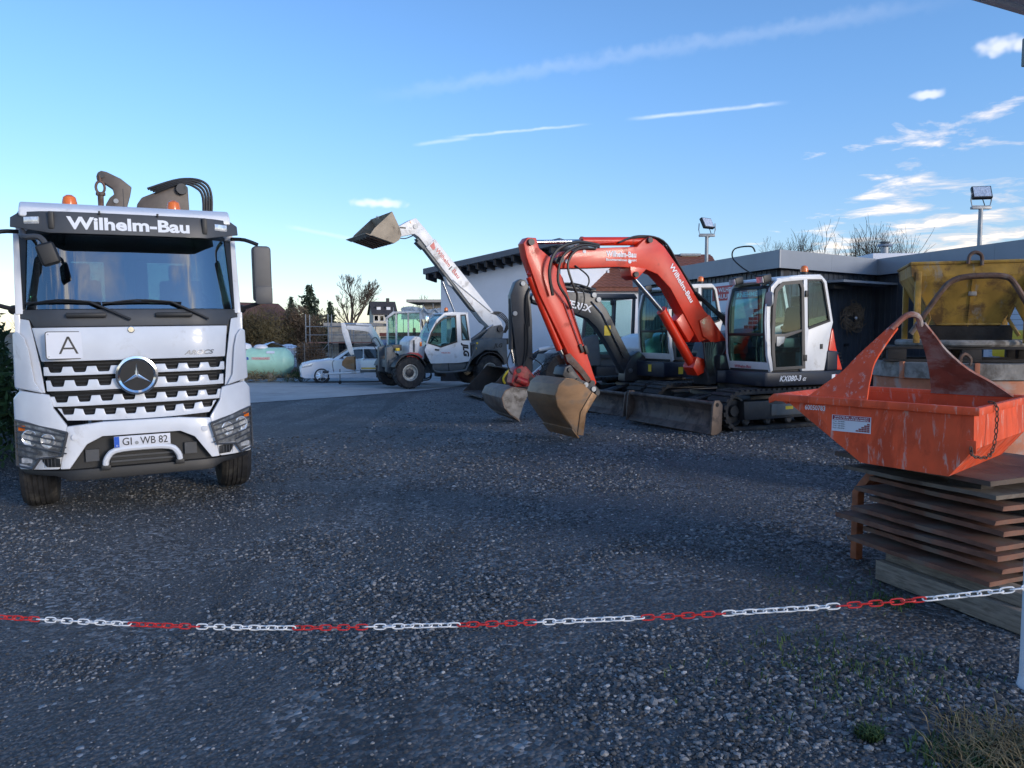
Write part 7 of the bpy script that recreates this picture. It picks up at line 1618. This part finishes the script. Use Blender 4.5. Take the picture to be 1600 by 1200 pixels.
# ---------------------------------------------------------------- concrete bucket on pallets and drum
def build_bucket_tower():
    C = Vector((4.40, 7.56)); f = Vector((.94, -.34)).normalized()
    T = thing('orange_drum', 'big round orange steel tub with pale rim under the pallet', 'tub', (C.x, C.y, 0)); 
    M().lathe([(.72, .02), (.76, .06), (.76, 1.16), (.70, 1.16), (.70, .06)], (0, 0, 0), (0, 0, 1), 44).build('shell', DRUM, T)
    M().lathe([(.76, 1.17), (.80, 1.17), (.80, 1.31), (.755, 1.315), (.70, 1.315), (.70, 1.17)], (0, 0, 0), (0, 0, 1), 44).build('rim', CONCRETEGREY, T)
    M().lathe([(0, .03), (.62, .03)], (0, 0, 0), (0, 0, 1), 30).build('floor', DRUM, T)
    for a in (205, 250, 300, 340):
        c, s = math.cos(R(a)), math.sin(R(a)); M().box((.805 * c, .805 * s, 1.24), (.03, .04, .16), Matrix.Rotation(R(a), 4, 'Z'), .004).build('clamp', DRUM, T)
    c, s = math.cos(R(243)), math.sin(R(243)); M().tube([(.82 * c - .04, .82 * s, 1.20), (.83 * c - .04, .83 * s, 1.36), (.83 * c, .83 * s, 1.40), (.83 * c + .05, .83 * s, 1.36), (.82 * c + .05, .82 * s, 1.30)], .016, 6, 3).build('lifting_eye', RUSTEDGE, T)
    P = thing('wooden_pallet', 'dark weathered pallet between orange tub and concrete bucket', 'pallet', (C.x, C.y, 1.316), f)
    for i in range(5): M().bx(-.72, .72, -.50 + .21 * i, -.36 + .21 * i, 1.435, 1.46, .003).build('top_board', WOODDARK, P)
    for y in (-.46, .0, .40):
        for x in (-.62, 0, .56): M().bx(x - .07, x + .09, y - .05, y + .07, 1.34, 1.434, .004).build('block', WOOD if (x > .5 and y < -.4) else WOODDARK, P)
        M().bx(-.72, .72, y - .05, y + .07, 1.316, 1.339, .003).build('bottom_board', WOODDARK, P)
    B = thing('concrete_bucket', 'worn yellow funnel shaped concrete bucket with rusty lifting bow', 'concrete bucket', (C.x, C.y, 1.461), f)
    z0 = 1.461; B.scale = (.86, 1, 1)
    q = M(); ring = [(.64 * math.cos(R(a)) * 1.0, .52 * math.sin(R(a)), z0 + .03) for a in range(0, 361, 15)]; q.tube(ring, .032, 8); q.build('foot_ring', CONCRETEGREY, B)
    # funnel: wide rectangular mouth to a narrow slot
    top = [(-.60, -.50), (.60, -.50), (.60, .42), (-.60, .42)]; mid = [(-.585, -.49), (.585, -.49), (.585, .41), (-.585, .41)]; bot = [(-.29, -.32), (.29, -.32), (.29, .10), (-.29, .10)]
    zt_, zm, zl = 2.235, 2.12, 1.63
    fn = M(); fn.loft([[(x, y, zt_) for x, y in top], [(x, y, zm) for x, y in mid], [(x, y, zl) for x, y in bot]], cap=False)
    fn.loft([[(x * .985, y * .98, zt_) for x, y in top], [(x * .985, y * .98, zm) for x, y in mid], [(x * .97, y * .97, zl) for x, y in bot]], cap=False)
    fo = fn.build('hopper', YELLOW, B, smooth=0)
    for y in (-.50, .42): M().tube([(-.60, y, zt_), (.60, y, zt_)], .016, 6).build('rim_bar', YELLOW, fo)
    for x in (-.60, .60): M().tube([(x, -.50, zt_), (x, .42, zt_)], .016, 6).build('rim_bar', YELLOW, fo)
    M().prism(thick([(-.492, 2.12), (-.322, 1.63)], -.008), 'x', -.006, .006).build('weld_seam', YELLOW, fo)
    M().bx(-.03, .05, -.45, -.41, 1.93, 1.97, .008).build('stop_block', CONCRETEGREY, fo)
    M().box((.0, -.30, 1.565), (.86, .05, .19), Matrix.Rotation(R(8), 4, 'X'), .006).build('discharge_flap', WOODDARK, B)
    M().box((.0, -.34, 1.67), (.62, .03, .02), bev=.004).build('flap_lip', YELLOW, B)
    for x in (-.52, .52):
        for y in (-.47, .34): M().bx(x - .03, x + .03, y - .03, y + .03, z0 + .03, 2.16, .006).build('leg', YELLOW, B)
        M().tube([(x * .9, -.40, z0 + .1), (x * .72, -.35, 1.72), (x * .80, -.38, 1.85)], .018, 6).build('brace', YELLOW, B)
    M().prism([(.62, 1.50), (.70, 1.50), (.46, 1.92), (.40, 1.86)], 'y', -.42, -.39, .004).build('lever', YELLOW, B)
    # lifting bow of bent tube, lying forward
    M().tube([(-.60, -.62, 1.58), (-.50, -.63, 1.72), (-.33, -.64, 1.96), (-.24, -.64, 2.05), (-.12, -.64, 2.09), (.08, -.64, 2.10), (.24, -.64, 2.09), (.33, -.64, 2.04), (.48, -.63, 1.82), (.62, -.62, 1.66), (.64, -.62, 1.58)], .027, 10, 4).build('lifting_bow', RUSTEDGE, B)
    M().tube([(-.06, -.52, 2.22), (-.05, -.53, 2.29), (.0, -.53, 2.32), (.06, -.53, 2.29), (.07, -.52, 2.20)], .018, 8, 4).build('lifting_eye', RUSTEDGE, B)
    ch = M()
    for i in range(9): 
        z = 2.04 - .045 * i; x = .50 + .02 * math.sin(i * 1.3); d = (0, 1) if i % 2 else (1, 0)
        M().tube([(x + d[0] * .014 * math.sin(t), -.56 + d[1] * .014 * math.sin(t), z + .028 * math.cos(t)) for t in [k * 6.2832 / 8 for k in range(9)]], .006, 5).build('chain_link', GALV, B)
    Y = thing('yellow_dumper', 'bright yellow machine part showing behind the tub at the right edge', 'machine', (6.75, 9.2, 0), (1, 0))
    M().bx(-.55, .9, -.3, .6, .55, 1.30, .05).build('body', YELLOWCLEAN, Y); M().bx(-.60, .9, -.36, .66, 1.28, 1.62, .03).build('hood', YELLOWCLEAN, Y)
    for x in (-.3, .6):
        for y in (-.42, .72): wheel(Y, (x, y, .32), (0, 1 if y > 0 else -1, 0), .32, .2, .17, YELLOWCLEAN)
    M().tube([(-.5, -.1, 1.62), (-.55, -.1, 1.9), (-.3, -.1, 1.95)], .02, 6, 2).build('handle', BLACK, Y)
build_bucket_tower()

# ---------------------------------------------------------------- barrier chain, downpipe post, eaves
def build_chain():
    f_, Hc = 1200., 1.6
    pts = [(-60, 960), (0, 964), (68, 968), (203, 975), (313, 979), (458, 981), (650, 978), (845, 972), (1006, 965), (1137, 958), (1307, 947), (1447, 936), (1600, 919), (1680, 909)]
    W = []
    for px, py in pts:
        d = pixdir(px, py); k = -.124; t = 2.42 / (d.y - k * d.x); W.append(Vector((d.x * t, d.y * t, Hc + d.z * t)))
    P = spline(W, 40); pitch = .0312; S = [0]
    for a, b in zip(P, P[1:]): S.append(S[-1] + (b - a).length)
    T = thing('barrier_chain', 'red and white plastic barrier chain sagging across the foreground', 'chain', (0, 2.4, .6)); T.location = (0, 0, .6); ZO[0] = 0
    def link():
        q = M(); L, w = .0205, .0085; ring = []
        for i in range(16):
            a = 2 * math.pi * i / 16; c, s = math.cos(a), math.sin(a); ring.append((math.copysign(abs(c) ** .55, c) * L, math.copysign(abs(s) ** .75, s) * w, 0))
        return q.tube(ring + [ring[0]], .0024, 7)
    mr = link().mesh('link'); mr.materials.append(CHAINRED); mw = link().mesh('link'); mw.materials.append(CHAINWHITE)
    # colour changes at measured places along the chain
    change = [(-60, 'r'), (68, 'w'), (203, 'r'), (313, 'w'), (458, 'r'), (575, 'w'), (722, 'r'), (845, 'w'), (1006, 'r'), (1137, 'w'), (1307, 'r'), (1447, 'w'), (1900, 'r')]
    i = 0; s = 0; k = 0; rr = random.Random(3); tw = 0
    while s < S[-1] - pitch:
        while S[i + 1] < s: i += 1
        t = (s - S[i]) / (S[i + 1] - S[i]); p = P[i].lerp(P[i + 1], t); d = (P[i + 1] - P[i]).normalized()
        px = 800 + 1200 * p.x / (p.y * math.cos(math.atan2(82, 1200)) - (p.z - 1.6) * math.sin(math.atan2(82, 1200)))
        colr = [c for x, c in change if x <= px + 4][-1] if px >= -56 else 'r'
        tw += .22 * rr.uniform(-1, 1) 
        roll = (0 if k % 2 else math.pi / 2) + .45 * math.sin(k * .37) + .12 * rr.uniform(-1, 1)
        o = bpy.data.objects.new('link', mr if colr == 'r' else mw)
        ey = Vector((0, 0, 1)); ey = (ey - d * ey.dot(d)).normalized(); ez = d.cross(ey)
        y2 = ey * math.cos(roll) + ez * math.sin(roll); z2 = d.cross(y2)
        o.matrix_local = Matrix(((d.x, y2.x, z2.x, p.x), (d.y, y2.y, z2.y, p.y), (d.z, y2.z, z2.z, p.z - .6), (0, 0, 0, 1)))
        COL.objects.link(o); o.parent = T; s += pitch; k += 1
build_chain()

def build_porch():
    T = thing('porch_post', 'smooth pale downpipe post at the right edge of the picture', 'post', (2.335, 3.36, 0))
    M().cyl((0, 0, 0), (0, 0, 2.9), .045, n=24).build('pipe', POSTWHITE, T); M().cyl((0, 0, .0), (0, 0, .05), .055, .047, n=24).build('collar', POSTWHITE, T)
    E = thing('eaves', 'white roof edge corner jutting in at the top right', 'roof', (0, 0, 2.9)); ZO[0] = 2.9
    d0, d1 = pixdir(1566, 0), pixdir(1606, 12); zt0 = 3.10
    a = Vector((d0.x, d0.y)) * ((zt0 - 1.6) / d0.z); b = Vector((d1.x, d1.y)) * ((zt0 - 1.6) / d1.z); u = (b - a).normalized(); n = Vector((u.y, -u.x))
    if n.y > 0: n = -n
    p0, p1 = a - u * 1.2, b + u * 3.0
    P = [p0, p1, p1 + n * 1.6, p0 + n * 1.6]
    M().add([(p.x, p.y, zt0) for p in P] + [(p.x, p.y, zt0 + .16) for p in P], [(0, 1, 2, 3), (4, 5, 6, 7), (0, 1, 5, 4), (1, 2, 6, 5), (2, 3, 7, 6), (3, 0, 4, 7)]).build('soffit', SIGNWHITE, E)
    q = [P[0] - n * .03, P[1] - n * .03, P[1] + n * .0, P[0] + n * .0]; M().add([(p.x, p.y, zt0 - .02) for p in q] + [(p.x, p.y, zt0 + .19) for p in q], [(0, 1, 2, 3), (4, 5, 6, 7), (0, 1, 5, 4), (1, 2, 6, 5), (2, 3, 7, 6), (3, 0, 4, 7)]).build('fascia', SIGNWHITE, E)
    L = thing('wall_lamp', 'grey lamp body cut off by the right edge against the sky', 'lamp', (2.32, 3.40, 2.3)); ZO[0] = 2.3
    d0, d1 = pixdir(1597, 58), pixdir(1597, 103); Y = 3.3
    x0, zt1, zb1 = d0.x / d0.y * Y, 1.6 + d0.z / d0.y * Y, 1.6 + d1.z / d1.y * Y; ZO[0] = 0; L.location = (0, 0, 0)
    M().bx(x0 + .012, x0 + .10, Y - .02, Y + .02, zb1, zt1, .006).build('lamp_body', mat('lamp_grey', (.16, .20, .19), .5), L); M().bx(x0 + .09, x0 + .3, Y - .015, Y + .015, (zb1 + zt1) / 2 - .02, (zb1 + zt1) / 2 + .02).build('bracket', GALV, L)
build_porch()

# ---------------------------------------------------------------- weeds in the gravel
def blades(name, lab, spots, m, n, h, seed, lean=.8, w=.0022):
    g = np.random.default_rng(seed); ZO[0] = 0; q = M(); vs, fs = [], []
    for (x, y, r, dens) in spots:
        for i in range(int(n * dens)):
            a = g.random() * 6.283; k = r * g.random() ** .6; bx_, by_ = x + k * math.cos(a), y + k * math.sin(a); hh = h * (.4 + .9 * g.random()); az = g.random() * 6.283; ln = lean * hh * (.3 + g.random()); z = gz(bx_, by_)
            dx, dy = math.cos(az), math.sin(az); px_, py_ = -dy * w, dx * w; o = len(vs)
            m1 = (bx_ + dx * ln * .35, by_ + dy * ln * .35, z + hh * .6); tp = (bx_ + dx * ln, by_ + dy * ln, z + hh * (.75 + .2 * g.random()))
            vs += [(bx_ - px_, by_ - py_, z), (bx_ + px_, by_ + py_, z), (m1[0] + px_, m1[1] + py_, m1[2]), (m1[0] - px_, m1[1] - py_, m1[2]), tp]; fs += [(o, o + 1, o + 2, o + 3), (o + 3, o + 2, o + 4)]
    o = q.add(vs, fs).build(name, m, smooth=0, fixn=False); tag(o, lab, 'grass', kind='stuff')
blades('dry_grass', 'straw coloured dry grass by the downpipe post', [(1.86, 2.86, .22, 1), (2.02, 2.66, .26, 1.2), (1.72, 2.72, .18, .5), (2.15, 2.9, .2, .6)], DRYGRASS, 380, .075, 3, 1.5)
blades('green_weeds', 'small green weeds scattered in the gravel on the right', [(1.95, 2.62, .30, 2.0), (1.66, 2.78, .16, .6), (2.2, 2.75, .25, 1.2), (1.42, 2.95, .05, .5), (1.75, 3.45, .5, .5), (1.55, 3.7, .4, .3), (2.25, 4.45, .12, .3), (2.0, 4.7, .5, .2), (1.2, 3.4, .5, .15)], GREENGRASS, 520, .042, 4, 1.0, .003)
